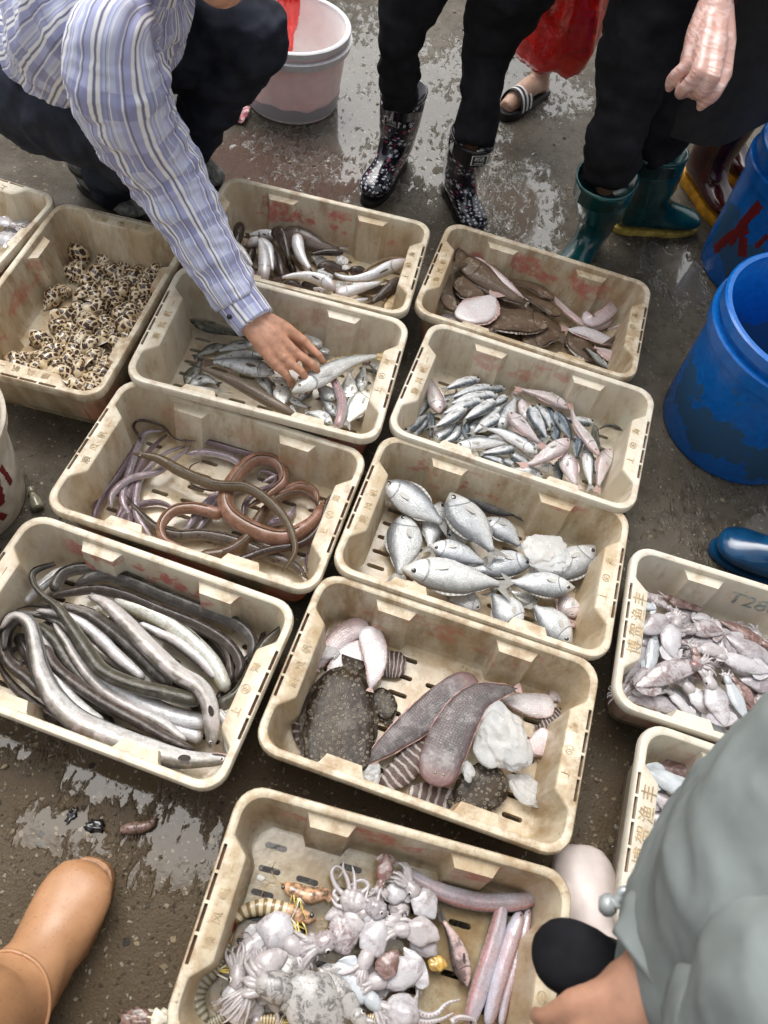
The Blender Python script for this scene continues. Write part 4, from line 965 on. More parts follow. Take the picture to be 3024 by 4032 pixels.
for pts, W, ly, fl in (([(298, 375), (265, 260), (218, 105)], 110, 3.0, -1), ([(1145, 350), (1020, 280), (850, 228), (785, 215)], 108, 2.6, 1), ([(750, 370), (850, 480), (985, 605)], 130, 3.2, -1),
                       ([(1148, 545), (1060, 610), (920, 700), (815, 722)], 128, 3.6, 1), ([(1338, 652), (1260, 540), (1190, 440), (1148, 305)], 92, 3.0, 1), ([(1120, 635), (1150, 740), (1205, 880)], 122, 3.0, 1),
                       ([(1422, 605), (1365, 720), (1325, 900)], 102, 2.4, -1), ([(885, 430), (850, 340), (800, 230)], 92, 1.4, -1)):
    fish('F', 'pinkfish', 'F', pts, W, ly, roll=12, flip=fl, look='pinkish croaker', name='croaker', cat='fish', group='pinkish croakers in the small fish crate')
for pts, W, ly in (([(1497, 490), (1400, 455), (1330, 490)], 66, 2.0), ([(1310, 450), (1320, 540), (1365, 640)], 58, 1.4)):
    fish('F', 'greyfish', 'F', pts, W, ly, roll=60, look='dusky grey fish', name='fish', cat='fish', group='dusky fish in the small fish crate', skin='olive')

def G(skin, pts, W, h, look, **kw): eel('G', skin, '5', pts, W, h, look, group='eels in the brown eel crate', **kw)
G('eel_silver', [(480, 440), (485, 380), (560, 315), (690, 280), (770, 215), (825, 165)], 36, .035, 'slim silver eel')
G('eel_silver', [(560, 470), (530, 400), (560, 280), (595, 180), (625, 115), (715, 105)], 38, .022, 'slim silver eel')
G('eel_silver', [(655, 570), (590, 460), (600, 330), (650, 260), (720, 200), (800, 170)], 34, .02, 'slim silver eel')
G('eel_silver', [(800, 205), (900, 200), (1000, 225), (1045, 270), (1000, 330)], 38, .024, 'slim silver eel')
G('eel_lilac', [(490, 520), (540, 420), (590, 300), (640, 200), (720, 120)], 40, .018, 'lilac brown eel')
G('eel_lilac', [(400, 500), (435, 400), (520, 280), (585, 160)], 40, .022, 'lilac brown eel')
G('eel_dark', [(610, 140), (578, 90), (605, 60), (700, 85), (760, 140), (850, 150)], 14, .04, 'thin dark tail end eel', head=False, fin=None)
G('eel_lilac', [(1120, 215), (1020, 190), (900, 155), (780, 150)], 34, .03, 'lilac brown eel')
G('eel_dark', [(970, 365), (900, 360), (830, 335), (820, 265), (870, 235)], 14, .014, 'thin dark eel tail', head=False, fin=None)
G('eel_lilac', [(500, 520), (570, 440), (680, 415), (770, 450)], 36, .016, 'lilac brown eel')
G('eel_silver', [(800, 540), (870, 440), (960, 365), (1060, 320)], 36, .018, 'slim silver eel')
G('eel_silver', [(850, 540), (920, 440), (990, 380), (1090, 350)], 34, .014, 'slim silver eel')
G('eel_lilac', [(1050, 480), (1060, 420), (1110, 370), (1180, 340), (1190, 300), (1130, 280), (1110, 310)], 28, .022, 'small coiled lilac eel')
G('eel_silver', [(1275, 300), (1220, 290), (1130, 330)], 26, .022, 'small bluish eel')
G('eel_silver', [(1150, 510), (1240, 480), (1280, 430)], 46, .016, 'bluish eel')
G('eel_lilac', [(1345, 720), (1340, 650), (1385, 580)], 46, .022, 'lilac brown eel')
G('eel_lilac', [(545, 540), (560, 480), (540, 420)], 40, .014, 'lilac brown eel')
G('eel_spot', [(1330, 745), (1270, 690), (1150, 640), (1010, 580), (880, 555), (760, 555), (670, 520), (600, 455), (535, 380)], 62, .024, 'spotted brown eel')
G('eel_red', [(1400, 405), (1350, 500), (1240, 565), (1120, 545), (1005, 475), (975, 390), (1030, 290), (1110, 228), (1200, 245), (1225, 320), (1160, 380), (1070, 440)], 80, .045, 'thick rosy brown looped eel', fin='fin_brown')
G('eel_red', [(960, 470), (840, 440), (745, 455), (695, 520), (715, 580), (800, 610)], 62, .040, 'rosy brown curled eel', fin='fin_brown', head=False)
G('eel_brown', [(860, 650), (980, 630), (1070, 570), (1130, 470), (1210, 395), (1310, 375), (1385, 430)], 58, .036, 'smooth brown eel', fin='fin_brown', head=False)
G('eel_red', [(1190, 390), (1290, 345), (1360, 370), (1370, 430)], 56, .026, 'rosy brown curled eel', fin='fin_brown', head=False)
G('eel_dark', [(1000, 680), (1150, 625), (1300, 595), (1380, 520), (1420, 400), (1500, 348)], 40, .050, 'dark glossy eel', head=False)
G('eel_olive', [(575, 205), (680, 225), (790, 285), (930, 340), (1060, 350), (1160, 410), (1240, 500), (1275, 620), (1220, 715)], 55, .070, 'long olive brown eel on top', fin='fin_brown')

g = 'silver bream with the ice'
def H(kind, pts, W, layer, look='silver bream', **kw): fish('H', kind, '6', pts, W, layer, look=look, name='bream', cat='fish', group=g, **kw)
H('bream', [(310, 222), (430, 285), (550, 372), (625, 420)], 140, 2.2, flip=1, roll=10)
H('bream', [(425, 350), (420, 460), (400, 580), (388, 660)], 160, 1, flip=-1)
H('bream', [(575, 300), (545, 410), (520, 535)], 115, .8)
H('bream', [(615, 262), (690, 380), (770, 480), (825, 560)], 175, 3, flip=-1, roll=10)
H('bream_dark', [(640, 262), (740, 285), (850, 345), (935, 362)], 110, .8, 'dusky bream', flip=-1)
H('bream', [(770, 370), (850, 430), (935, 515)], 110, 1.0, flip=-1)
H('bream', [(525, 490), (640, 520), (740, 560), (800, 570)], 112, 2.6, flip=-1)
H('bream', [(402, 590), (530, 605), (680, 640), (810, 655), (890, 695)], 158, 3, flip=-1, skin='silver')
H('bream', [(975, 560), (870, 565), (750, 595), (660, 582)], 125, 2, flip=1)
H('bream', [(1242, 492), (1170, 545), (1070, 600), (930, 595)], 140, 1.6, flip=1)
H('bream', [(1155, 672), (1040, 660), (920, 655), (830, 640)], 115, 2.8, flip=1)
H('bream', [(920, 850), (850, 760), (780, 680)], 150, 1.8, flip=1)
H('bream', [(1140, 915), (1060, 830), (950, 730)], 145, 1.2, flip=1)
H('pinkfish', [(1150, 805), (1120, 740), (1080, 670)], 105, 1.0, 'pinkish bream', flip=1)
H('bream', [(750, 760), (680, 735), (590, 725)], 115, .8, flip=1)
H('plate', [(1000, 725), (930, 715), (860, 680)], 66, 1.0, 'yellow bellied slim bream')
H('bream', [(600, 470), (660, 440), (740, 420)], 110, .2)

def I(skin, pts, W, h, look, **kw): eel('I', skin, 'I', pts, W * .88, h, look, group='conger eels in the packed crate', name='conger_eel', **kw)
I('cong_grey', [(240, 420), (460, 600), (700, 800), (1000, 980)], 120, .018, 'grey conger eel', head=False, rad=[1, 1, 1])
I('cong_dark', [(500, 380), (760, 560), (1000, 760), (1100, 900)], 120, .016, 'dark conger eel', head=False, rad=[1, 1, 1])
I('cong_grey', [(100, 480), (220, 700), (420, 880), (620, 980)], 110, .018, 'grey conger eel', head=False, rad=[1, 1, 1])
I('cong_dark', [(1000, 420), (1180, 540), (1260, 700), (1230, 850)], 90, .016, 'dark conger eel', head=False, rad=[1, 1, 1])
I('cong_dark', [(1180, 860), (1280, 700), (1400, 560), (1440, 470)], 80, .016, 'dark conger eel', head=False, rad=[1, 1, .6])
I('cong_dark', [(330, 960), (200, 870), (80, 770), (5, 660), (-10, 560)], 75, .035, 'dark conger eel', head=False)
I('cong_dark', [(240, 810), (150, 720), (60, 650), (15, 560), (25, 440), (90, 400)], 85, .055, 'brown grey conger eel', head=False, roll=60)
I('cong_grey', [(120, 660), (60, 600), (50, 500), (90, 430), (160, 440)], 45, .03, 'thin coiled conger tail', head=False, rad=[1, 1, .8, .5])
I('cong_dark', [(160, 620), (75, 640), (70, 570), (150, 550)], 45, .022, 'thin coiled conger tail', head=False, rad=[1, 1, .8, .5])
I('cong_silver', [(130, 310), (210, 230), (300, 160), (380, 125)], 85, .04, 'greenish white conger eel', roll=-60, head=False, rad=[.8, 1, 1, .9])
I('cong_dark', [(55, 350), (120, 250), (165, 150), (190, 112)], 36, .06, 'dark conger tail', head=False, rad=[1, .9, .6, .2])
I('cong_dark', [(90, 345), (170, 325), (280, 330)], 30, .06, 'dark conger tail', head=False, rad=[.3, .8, 1])
I('cong_grey', [(290, 250), (345, 150), (470, 120), (640, 150), (780, 210)], 88, .05, 'grey conger eel', roll=75, head=False, rad=[.9, 1, 1, 1, 1])
I('cong_grey', [(410, 215), (540, 160), (690, 185), (900, 270), (1130, 360), (1300, 430), (1375, 520), (1365, 620)], 92, .052, 'grey conger eel along the rear wall', roll=70, head=False, rad=[.75, 1, 1, 1, 1, 1, .95, .9])
I('cong_dark', [(270, 275), (400, 250), (540, 235), (700, 275), (880, 350), (1080, 430), (1240, 530), (1310, 640), (1290, 730)], 82, .060, 'brown grey conger eel', roll=70, head=False, rad=[.5, .8, 1, 1, 1, 1, 1, .95, .9])
I('cong_dark', [(980, 440), (1130, 480), (1230, 570), (1265, 740)], 60, .048, 'dark conger eel', head=False, rad=[1, 1, 1, 1])
I('cong_gold', [(1235, 790), (1160, 650), (1050, 530), (900, 420), (760, 350), (620, 290)], 125, .048, 'golden silver conger eel belly up', roll=-50, head=False, rad=[.8, 1, 1, 1, .9, .7])
I('cong_grey', [(930, 760), (850, 680), (720, 550), (600, 450), (480, 370), (340, 325)], 95, .045, 'pinkish grey conger eel', roll=30, head=False, rad=[.8, 1, 1, 1, .8, .6])
I('cong_silver', [(820, 760), (640, 640), (520, 550), (400, 470), (280, 395), (150, 365), (70, 380)], 82, .045, 'silver conger eel', roll=40, head=False, rad=[.9, 1, 1, .9, .8, .6, .4])
I('cong_olive', [(600, 850), (470, 730), (380, 630), (300, 510), (200, 430)], 105, .045, 'olive conger eel', roll=50, head=False, rad=[.9, 1, 1, 1, .8])
I('cong_silver', [(1100, 1050), (960, 1000), (800, 925), (660, 850), (540, 770)], 100, .042, 'silver conger eel', roll=-20, head=False, rad=[.9, 1, 1, 1, .9])
I('cong_silver', [(1130, 960), (980, 930), (840, 880), (700, 800), (580, 730), (480, 640)], 118, .052, 'silver conger eel with dark flank', roll=-150, head=False, rad=[.9, 1, 1, .9, .7, .4])
I('cong_silver', [(1010, 1060), (880, 960), (700, 870), (560, 780), (440, 650), (360, 520), (290, 420)], 74, .058, 'slim silver conger eel', roll=20, head=False, rad=[.6, .9, 1, 1, .9, .7, .4])
I('cong_silver', [(560, 960), (440, 880), (350, 780), (290, 680), (250, 560), (200, 470)], 78, .060, 'slim silver conger eel', roll=10, head=False, rad=[.7, 1, 1, 1, .8, .5])
I('cong_silver', [(1180, 720), (1090, 620), (960, 520), (860, 470), (760, 420)], 70, .055, 'slim silver conger eel', roll=-10, head=False, rad=[.7, 1, 1, .8, .5])
I('cong_silver', [(780, 720), (640, 600), (540, 500), (440, 420), (330, 370), (200, 350)], 76, .062, 'slim silver conger eel', roll=-10, head=False, rad=[.7, 1, 1, .9, .7, .4])
I('cong_grey', [(20, 560), (30, 470), (70, 410), (130, 400), (160, 470), (150, 600)], 52, .070, 'thin coiled conger tail', head=False, roll=60, rad=[.6, 1, 1, .9, .8, .5])
I('cong_dark', [(1060, 1115), (900, 1040), (760, 960), (560, 850), (400, 740), (300, 650), (240, 540)], 92, .066, 'dark brown conger eel', roll=60, head=False, rad=[.5, .8, 1, 1, 1, .9, .8])
I('cong_silver', [(1250, 1150), (1240, 1040), (1230, 960), (1180, 905)], 84, .070, 'pale conger head with pink mouth', roll=-70, rad=[.4, .75, .9, 1, 1], eye='pupil')
I('cong_olive', [(1190, 875), (1300, 800), (1385, 650), (1440, 535), (1535, 440), (1558, 392, .02)], 90, .075, 'olive grey conger eel', roll=60, head=False, rad=[1, 1, .95, .85, .6, .15])
I('cong_olive', [(1100, 850), (900, 800), (720, 755), (560, 680), (470, 560), (380, 425), (310, 330), (235, 270), (180, 200), (185, 135), (300, 92)], 112, .083, 'olive conger eel', roll=65, head=False, rad=[1, 1, 1, 1, 1, .95, .8, .6, .4, .3, .12])
I('cong_silver', [(1150, 1095, -.02), (1155, 980), (1135, 850), (1075, 760), (960, 690), (820, 560), (680, 410), (570, 310), (480, 270)], 122, .088, 'silver conger eel bent at the neck', roll=35, rad=[.55, .85, 1, 1, 1, .98, .9, .75, .35], pect=True)
I('cong_silver', [(1262, 1160, .02), (1120, 1165), (960, 1155), (780, 1100), (560, 1020), (390, 930), (275, 800), (210, 650), (185, 510), (150, 410), (70, 380), (5, 450)], 150, .085, 'long silver conger eel with open jaw', roll=28, flip=1, rad=[.34, .62, .86, .98, 1, .98, .95, .85, .7, .58, .48, .42, .38], mouth=True, pect=True)

def J(kind, pts, W, layer, look, **kw): fish('J', kind, '8', pts, W, layer, look=look, cat='flatfish', group='flatfish in the sole crate', name=kw.pop('name', 'sole'), **kw)
J('zebra', [(300, 430), (262, 560), (290, 690)], 90, .3, 'striped sole')
J('flatpink', [(545, 112), (440, 165), (365, 245), (325, 320)], 100, 1.0, 'pinkish sole', flip=-1)
J('solewhite', [(560, 225), (450, 265), (360, 370)], 105, 1.2, 'white bellied sole')
J('zebra', [(712, 300), (640, 290), (560, 300)], 125, .6, 'striped sole')
J('flounder', [(415, 790), (420, 600), (440, 420), (480, 290)], 300, 1.4, 'broad dotted brown flounder', name='flounder')
J('flounder', [(560, 420), (610, 460), (635, 540)], 110, .6, 'dotted flounder fin end', name='flounder')
J('solewhite', [(545, 128), (572, 210), (580, 300), (556, 405)], 112, 2.6, 'white bellied sole')
J('tongue', [(1012, 350), (900, 430), (750, 545), (620, 650), (495, 745)], 150, 1.8, 'big grey tonguefish', roll=4)
J('tongue', [(838, 818), (868, 690), (930, 550), (1010, 440), (1110, 405), (1210, 395)], 175, 2.8, 'big grey tonguefish', roll=8, flip=-1)
J('solewhite', [(1352, 470), (1250, 465), (1120, 440)], 110, .8, 'pinkish white sole')
J('solewhite', [(1345, 600), (1290, 640), (1220, 660)], 115, 1.0, 'pinkish white sole', skin='flatpink')
J('zebra', [(1410, 500), (1345, 550), (1280, 570)], 105, .4, 'striped sole')
J('zebra', [(805, 640), (710, 735), (590, 850)], 125, 1.2, 'striped sole')
J('zebra', [(725, 838), (850, 870), (960, 930), (1040, 1000)], 112, .6, 'striped sole')
J('flounder', [(1130, 760), (1020, 840), (920, 900)], 185, 1.0, 'small dotted brown flounder', name='flounder')
J('flatpink', [(1330, 430), (1370, 430), (1400, 470)], 50, .3, 'small pinkish sole')

def Kf(kind, pts, W, layer, look, **kw): fish('K', kind, 'K', pts, W, layer, look=look, cat='fish', group='fish in the squid and prawn crate', **kw)
def Ke(pts, W, h, look, **kw): eel('K', 'worm', 'K', pts, W, h, look, roll=40, name='worm_goby', cat='fish', group='lilac worm gobies', fin=None, rad=[.55, .85, .98, 1, 1, 1, .95, .88, .75, .5], eye='pupil', **kw)
Ke([(1572, 232), (1480, 255), (1310, 255), (1130, 205), (968, 112)], 82, .026, 'lilac worm goby across the rear')
Ke([(1265, 800), (1330, 580), (1385, 400), (1420, 235)], 82, .030, 'lilac worm goby with red tail')
Ke([(1495, 300), (1450, 420), (1395, 600), (1350, 800)], 80, .028, 'lilac worm goby')
Ke([(1530, 285), (1490, 460), (1435, 640), (1405, 800)], 50, .024, 'slim pink worm goby')
Kf('bloody', [(1258, 625), (1235, 520), (1195, 405), (1130, 300)], 88, 1, 'pink and black fish', roll=10)

# ------------------------------------------------------------------ prawns
def leg(mb, pts, r, m): mb.add(*tube(pts, [r, r * .9, r * .4], 6, 5)[:2], m)
def prawn(zm, k, pts, W, h, skin, label, head_skin='prawn_head', tail=True, legs=None, feel=True):
    P0 = on(k, zm, *pts[len(pts) // 2], .01); r = W * pxm(zm, P0) / 2
    P = [on(k, zm, x, y, h) for x, y in pts]; n = 36; S = catmull(P, n); Fr = frames(S, R(55))
    e = empty('prawn', (P0.x, P0.y, h), label, 'prawn', 'banded prawns in the squid crate')
    T = [(0, .35), (.06, .55), (.2, .8), (.45, 1), (.62, 1), (.8, .92), (.92, .62), (1, .18)]
    rings = []; us = []
    for i, p in enumerate(S):
        u = i / n; t, d, l = Fr[i]; q = r * interp(T, u)[0] * (1 + (.07 * (((u * 7) % 1) - .5) if u < .62 else 0))
        rings.append([p + d * math.cos(2 * PI * j / 14) * q + l * math.sin(2 * PI * j / 14) * q * .8 for j in range(14)]); us.append(u)
    hcut = int(n * .64)
    V, F, U = loft(rings[:hcut + 1], True, False); build('abdomen', V, F, M(skin), e, U)
    V, F, U = loft(rings[hcut:], True, True); build('head', V, F, M(head_skin), e, U)
    if tail:
        mb = MB(); t, d, l = Fr[0]
        for a in (-.7, -.25, .25, .7):
            b = S[0]; v = (-t * math.cos(a) + d * math.sin(a)); mb.add(*ico(b + v * r * .5, r * .55, 2, (1, .34, .14), rot=Matrix((v, Z.cross(v).normalized(), Z)).transposed())[:2])
        mb.build('tail_fan', M('redpaint' if skin == 'prawn' else 'shrimp'), e)
    mb = MB(); rr = random.Random(int(pts[0][0]))
    for i in range(9):
        p, (t, d, l) = S[int(n * (.66 + .03 * (i % 6)))], Fr[int(n * .75)]
        a = legs[0] + rr.uniform(-.45, .45); v = Vector((math.cos(a), math.sin(a), 0)); ln = r * rr.uniform(2.0, 3.4)
        q = p - d * r * .3 + Z * r * .3
        leg(mb, [q, q + v * ln * .45 + Z * r * rr.uniform(.3, .9), q + v * ln + Z * rr.uniform(-.3, .5) * r + Vector((-v.y, v.x, 0)) * rr.uniform(-.4, .4) * ln], r * .085, 0 if i % 3 else 1)
    mb.build('legs', [M('prawn_leg'), M('prawn_pale')], e)
    if feel:
        mb = MB(); t, d, l = Fr[-1]
        for s in (-1, 1): leg(mb, [S[-1], S[-1] + t * r * 1.6 + l * s * r * .8, S[-1] + t * r * 1.5 + l * s * r * 3 + d * r], r * .05, 0)
        mb.build('feelers', [M('prawn_head')], e)
    eye_mesh('eye', S[-3] + Fr[-3][1] * r * .5 + Z * r * .25, Z, r * .22, e, 'pupil')
prawn('K', 'K', [(250, 345), (290, 300), (370, 280), (470, 300), (540, 320), (600, 335)], 88, .032, 'prawn', 'tan prawn with dark brown bands left of the middle', legs=(-.9,))
prawn('K', 'K', [(668, 250), (640, 220), (570, 225), (500, 200), (452, 178)], 74, .040, 'prawn_head', 'orange prawn head above the banded prawn', 'prawn_head', tail=False, legs=(-1.3,))
prawn('K', 'K', [(125, 775), (85, 690), (100, 610), (160, 540), (225, 440)], 92, .030, 'prawn_grey', 'grey green prawn along the left crate wall', 'prawn_grey', tail=False, legs=(.2,))
prawn('K', 'K', [(120, 800), (190, 760), (250, 700)], 60, .03, 'prawn_grey', 'small prawn legs cluster below the left squid', 'prawn_head', tail=False, legs=(1.5,), feel=False)
prawn('K', 'K', [(820, 760), (870, 770), (920, 790)], 60, .04, 'prawn', 'small banded prawn at the front edge', 'prawn', tail=False, legs=(1.0,), feel=False)
prawn('K', 'K', [(340, 770), (420, 770), (480, 800)], 50, .03, 'prawn', 'small banded prawn under the left octopus', 'prawn', tail=False, legs=(.5,), feel=False)

# ------------------------------------------------------------------ squid, cuttlefish, octopus
def squid(zm, k, pts, W, h, skin, look, arms=6, armlen=1.3, fins=True, eyes=True, group=None, name='squid', cat='squid', label=None, curl=.5, seed=0, fl=.38, hr=.50, roll=0):
    """pts run from the mantle's tip to its opening; head and arms follow on."""
    P0 = on(k, zm, *pts[len(pts) // 2][:2], h); r = W * pxm(zm, P0) / 2
    P = [on(k, zm, q[0], q[1], h + (q[2] if len(q) > 2 else 0)) for q in pts]; n = 20; S = catmull(P, n); Fr = frames(S, 0)
    e = empty(name, (P0.x, P0.y, P0.z - r * fl), label, cat, group)
    T = [(0, .05), (.05, .22), (.2, .55), (.42, .88), (.6, 1), (.8, .90), (1, .62)]
    rings = []; NA = 24
    for i, p in enumerate(S):
        t, d, l = Fr[i]; q = r * interp(T, i / n)[0]; rg = []
        for j in range(NA):
            a = 2 * PI * j / NA; b = q * (1 + .22 * mnoise.noise(Vector((math.cos(a) * 1.2 + seed, math.sin(a) * 1.2, i * .14 + seed))) + .10 * mnoise.noise(Vector((math.cos(a) * 3.2 + seed, math.sin(a) * 3.2, i * .35 + seed))))
            rg.append(p + d * math.cos(a) * b + l * math.sin(a) * b * fl)
        rings.append(rg)
    t, d, l = Fr[-1]; q = r * .62
    rings.append([S[-1] - t * r * .05 + d * math.cos(2 * PI * j / NA) * q * .8 + l * math.sin(2 * PI * j / NA) * q * .8 * fl for j in range(NA)])
    V, F, U = loft(rings); build('mantle', V, F, M(skin), e, U)
    if fins:
        for s in (-1, 1):
            rows = []
            for i in range(7):
                u = .02 + .42 * i / 6; p = S[int(u * n)]; t, d, l = Fr[int(u * n)]; q = r * interp(T, u)[0]
                wd = r * .85 * math.sin(PI * (i + .3) / 6.6)
                rows.append([p + d * s * (q * .7 + wd * v) - l * q * .15 + l * r * .10 * mnoise.noise(Vector((i * .6 + seed, v * 2, s))) * 2 for v in (0, .35, .7, 1)])
            V, F, U = loft(rows, False, False, False); build('fin', V, F, M(skin), e, U)
    t, d, l = Fr[-1]; hc = S[-1] + t * r * .35
    if eyes or arms:
        rings = [[hc + t * r * a + d * math.cos(2 * PI * j / 12) * r * b + l * math.sin(2 * PI * j / 12) * r * b * .8 for j in range(12)] for a, b in ((-.6, hr * .7), (-.3, hr * 1.05), (.05, hr * 1.12), (.4, hr * .95), (.7, hr * .75), (.85, hr * .4))]
        V, F, U = loft(rings); build('head', V, F, M('squid_arm' if 'white' in skin else skin), e, U)
    if eyes: eye_mesh('eye', hc + d * r * hr * .85 + l * r * hr * .55, (d + l).normalized(), r * .15, e, 'eye_white')
    rr = random.Random(seed + int(W) + int(pts[0][0]))
    arms = int(arms * 1.3); armlen *= 1.1
    for a in range(arms):
        f = (a + .5) / arms * 2 - 1; b = hc + t * r * .55 + d * f * r * hr * .62 + l * r * rr.uniform(-.15, .15)
        ln = r * armlen * rr.uniform(.75, 1.25); dr = (t + d * f * .75).normalized(); sd = rr.choice((-1, 1)) * curl
        A = [b, b + dr * ln * .4 + l * r * .12, b + dr * ln * .75 + d * sd * ln * .25 + l * rr.uniform(-.15, .12) * r, b + dr * ln * (1 - .35 * curl) + d * sd * ln * .6 - l * .1 * r]
        V, F, U, _ = tube(A, [r * .20, r * .15, r * .10, r * .035], 18, 8); build('arm', V, F, M('squid_arm'), e, U)
    if label is None: ALL.append((e, k, look, P0))
    return e
def lump(k, zm, x, y, W, h, sk, name, cat, label, sc=(1, 1, .6), amp=.35, fr=4, seed=0, group=None, sub=4, rot=0, look=None):
    P = on(k, zm, x, y, h) if k else at(zm, x, y, h); r = W * pxm(zm, P) / 2
    V, F = ico(P, r, sub, sc, amp, fr, seed, Matrix.Rotation(R(rot), 3, 'Z'))
    o = build(name, [v - P for v in V], F, M(sk), local=True); o.location = P; tag(o, label, cat, group)
    if label is None: ALL.append((o, k, look, P))
    return o
def octopus(zm, k, x, y, W, h, skin, label, arms, seed=0, suckers=None, aw=.16):
    P = on(k, zm, x, y, h); r = W * pxm(zm, P) / 2; rr = random.Random(seed)
    e = empty('octopus', (P.x, P.y, P.z - r * .5), label, 'octopus')
    V, F = ico(P, r, 4, (1, .85, .62), .28, 3.5, seed); build('mantle', V, F, M(skin), e)
    for pts in arms:
        Q = [on(k, zm, a, b, h + (c[0] if c else 0)) for a, b, *c in pts]
        V, F, U, _ = tube(Q, [r * aw * 1.4, r * aw * 1.15, r * aw, r * aw * .7, r * aw * .3], 26, 8); build('arm', V, F, M('squid_arm' if not suckers else skin), e, U)
        if suckers:
            mb = MB(); S = catmull(Q, 14)
            for i, s in enumerate(S[2:]): mb.add(*ico(s + Vector((0, 0, r * aw * (1.1 - i * .05))), r * aw * (.55 - i * .025), 1, (1, 1, .5)))
            o = mb.build('suckers', M(suckers), e)
    eye_mesh('eye', P + Vector((r * .5, -r * .3, r * .38)), Vector((.4, -.3, .8)).normalized(), r * .16, e, 'eye_white')
    return e
gK = 'squid in the squid and prawn crate'
squid('K', 'K', [(910, 45), (905, 100), (888, 160)], 66, .05, 'squid_brown', '', 6, 1.6, True, True, gK, label='small brown squid at the rear of the front crate', seed=1)
squid('K', 'K', [(900, 330), (865, 400), (830, 480)], 128, .055, 'squid_white', '', 6, 1.4, True, False, gK, label='smooth white squid mantle in the front crate centre', seed=2)
squid('K', 'K', [(690, 520), (740, 580), (830, 670)], 125, .05, 'squid_blue', '', 7, 2.0, True, False, gK, label='bluish white squid lying across the front crate', seed=3, curl=.8)
squid('K', 'K', [(795, 380), (735, 395), (670, 420)], 165, .045, 'squid_mott', '', 7, 1.2, False, True, gK, label='boxy white squid with blood red edge', seed=4)
squid('K', 'K', [(340, 360), (420, 380), (480, 430)], 155, .045, 'squid_white', '', 6, 1.0, False, False, gK, label='round pale squid right below the banded prawn', seed=5)
squid('K', 'K', [(400, 380), (320, 460), (280, 560), (250, 620)], 120, .042, 'squid_white', '', 6, 1.0, True, False, gK, label='pale squid with mantle slanting down the left', seed=6)
squid('K', 'K', [(270, 800), (260, 720), (260, 620)], 150, .05, 'squid_white', '', 7, 1.2, False, True, gK, label='pale squid head at the front left corner', seed=7)
squid('K', 'K', [(480, 480), (400, 520), (340, 600)], 120, .062, 'squid_arm', '', 8, 2.0, False, True, gK, label='squid with long pale arms folded downward', seed=8, curl=.25)
squid('K', 'K', [(540, 620), (490, 570), (430, 545)], 125, .05, 'squid_grey', '', 6, 1.0, True, True, gK, label='dark mottled grey squid beside the cuttlefish', seed=9)
squid('K', 'K', [(720, 820), (650, 740), (540, 665), (470, 640)], 235, .07, 'squid_grey', '', 6, .8, False, False, gK, 'cuttlefish', 'cuttlefish', label='large grey mottled cuttlefish at the front', seed=10, fl=.38)
squid('K', 'K', [(610, 545), (680, 640), (770, 740)], 125, .055, 'squid_grey', '', 5, .8, True, True, gK, label='grey squid wedged behind the cuttlefish', seed=11)
squid('K', 'K', [(1000, 190), (960, 215), (910, 220)], 90, .04, 'squid_white', '', 6, 1.0, True, True, gK, label='white squid beside the brown squid', seed=12)
squid('K', 'K', [(1120, 330), (1080, 270), (1040, 220)], 120, .045, 'squid_white', '', 8, 1.5, False, True, gK, label='white squid with spread arms near the right', seed=13)
squid('K', 'K', [(1140, 420), (1090, 390), (1000, 380)], 120, .05, 'squid_arm', '', 8, 1.3, False, False, gK, label='pale squid with coiled arms right of centre', seed=14, curl=.9)
squid('K', 'K', [(960, 470), (920, 520), (880, 575)], 100, .065, 'squid_brown', '', 0, 1, False, False, gK, label='dark oval squid skin in the front crate centre', seed=15)
squid('K', 'K', [(1070, 510), (1010, 555), (900, 590)], 140, .05, 'squid_white', '', 9, .9, True, False, gK, label='ruffled cream squid under the dark oval', seed=16)
squid('K', 'K', [(640, 330), (690, 310), (760, 300)], 80, .035, 'squid_arm', '', 6, 1.0, False, False, gK, label='pale squid head beside the octopus', seed=17)
squid('K', 'K', [(610, 400), (580, 420), (560, 425)], 70, .035, 'squid_mott', '', 5, 1.5, False, True, gK, label='small squid head pointing left at centre', seed=18)
octopus('K', 'K', 765, 255, 120, .045, 'squid_arm', 'grey octopus with curled arms at the rear', [[(730, 230), (690, 190), (670, 130), (690, 100), (720, 120), (700, 150)], [(750, 220), (740, 160), (720, 110), (725, 70)], [(770, 220), (770, 150), (760, 100)], [(780, 230), (830, 190), (800, 160), (740, 190)], [(700, 250), (680, 220), (700, 180)], [(810, 250), (860, 240), (900, 250)], [(720, 280), (690, 270), (670, 240)]], 3)
octopus('K', 'K', 865, 285, 92, .055, 'squid_lilac', 'dark lilac octopus head below the brown squid', [[(870, 250), (880, 210), (890, 190)], [(840, 260), (820, 240), (830, 200)]], 4)
octopus('K', 'K', 975, 735, 155, .05, 'squid_white', 'white octopus with reddish suckers at the front right', [[(1020, 720), (1080, 750), (1130, 740), (1170, 700), (1230, 680)], [(1000, 760), (1070, 780), (1140, 770), (1200, 740)], [(900, 730), (870, 700), (850, 680)], [(1190, 780), (1230, 760), (1290, 770), (1300, 800)], [(940, 780), (930, 760), (960, 740)]], 5, 'fin_pink', .14)
octopus('K', 'K', 1040, 600, 40, .03, 'squid_arm', 'single pale arm hanging below the ruffled squid', [[(1040, 590), (1045, 640), (1040, 700)], [(1040, 590), (1050, 620), (1060, 660)]], 6, None, .5)
lump('K', 'K', 1130, 525, 78, .03, 'ambergel', 'squid_gland', 'squid gland', 'amber yellow lump beside the ruffled squid', (1, .8, .5), .3, 5, 3)
rk = random.Random(4)
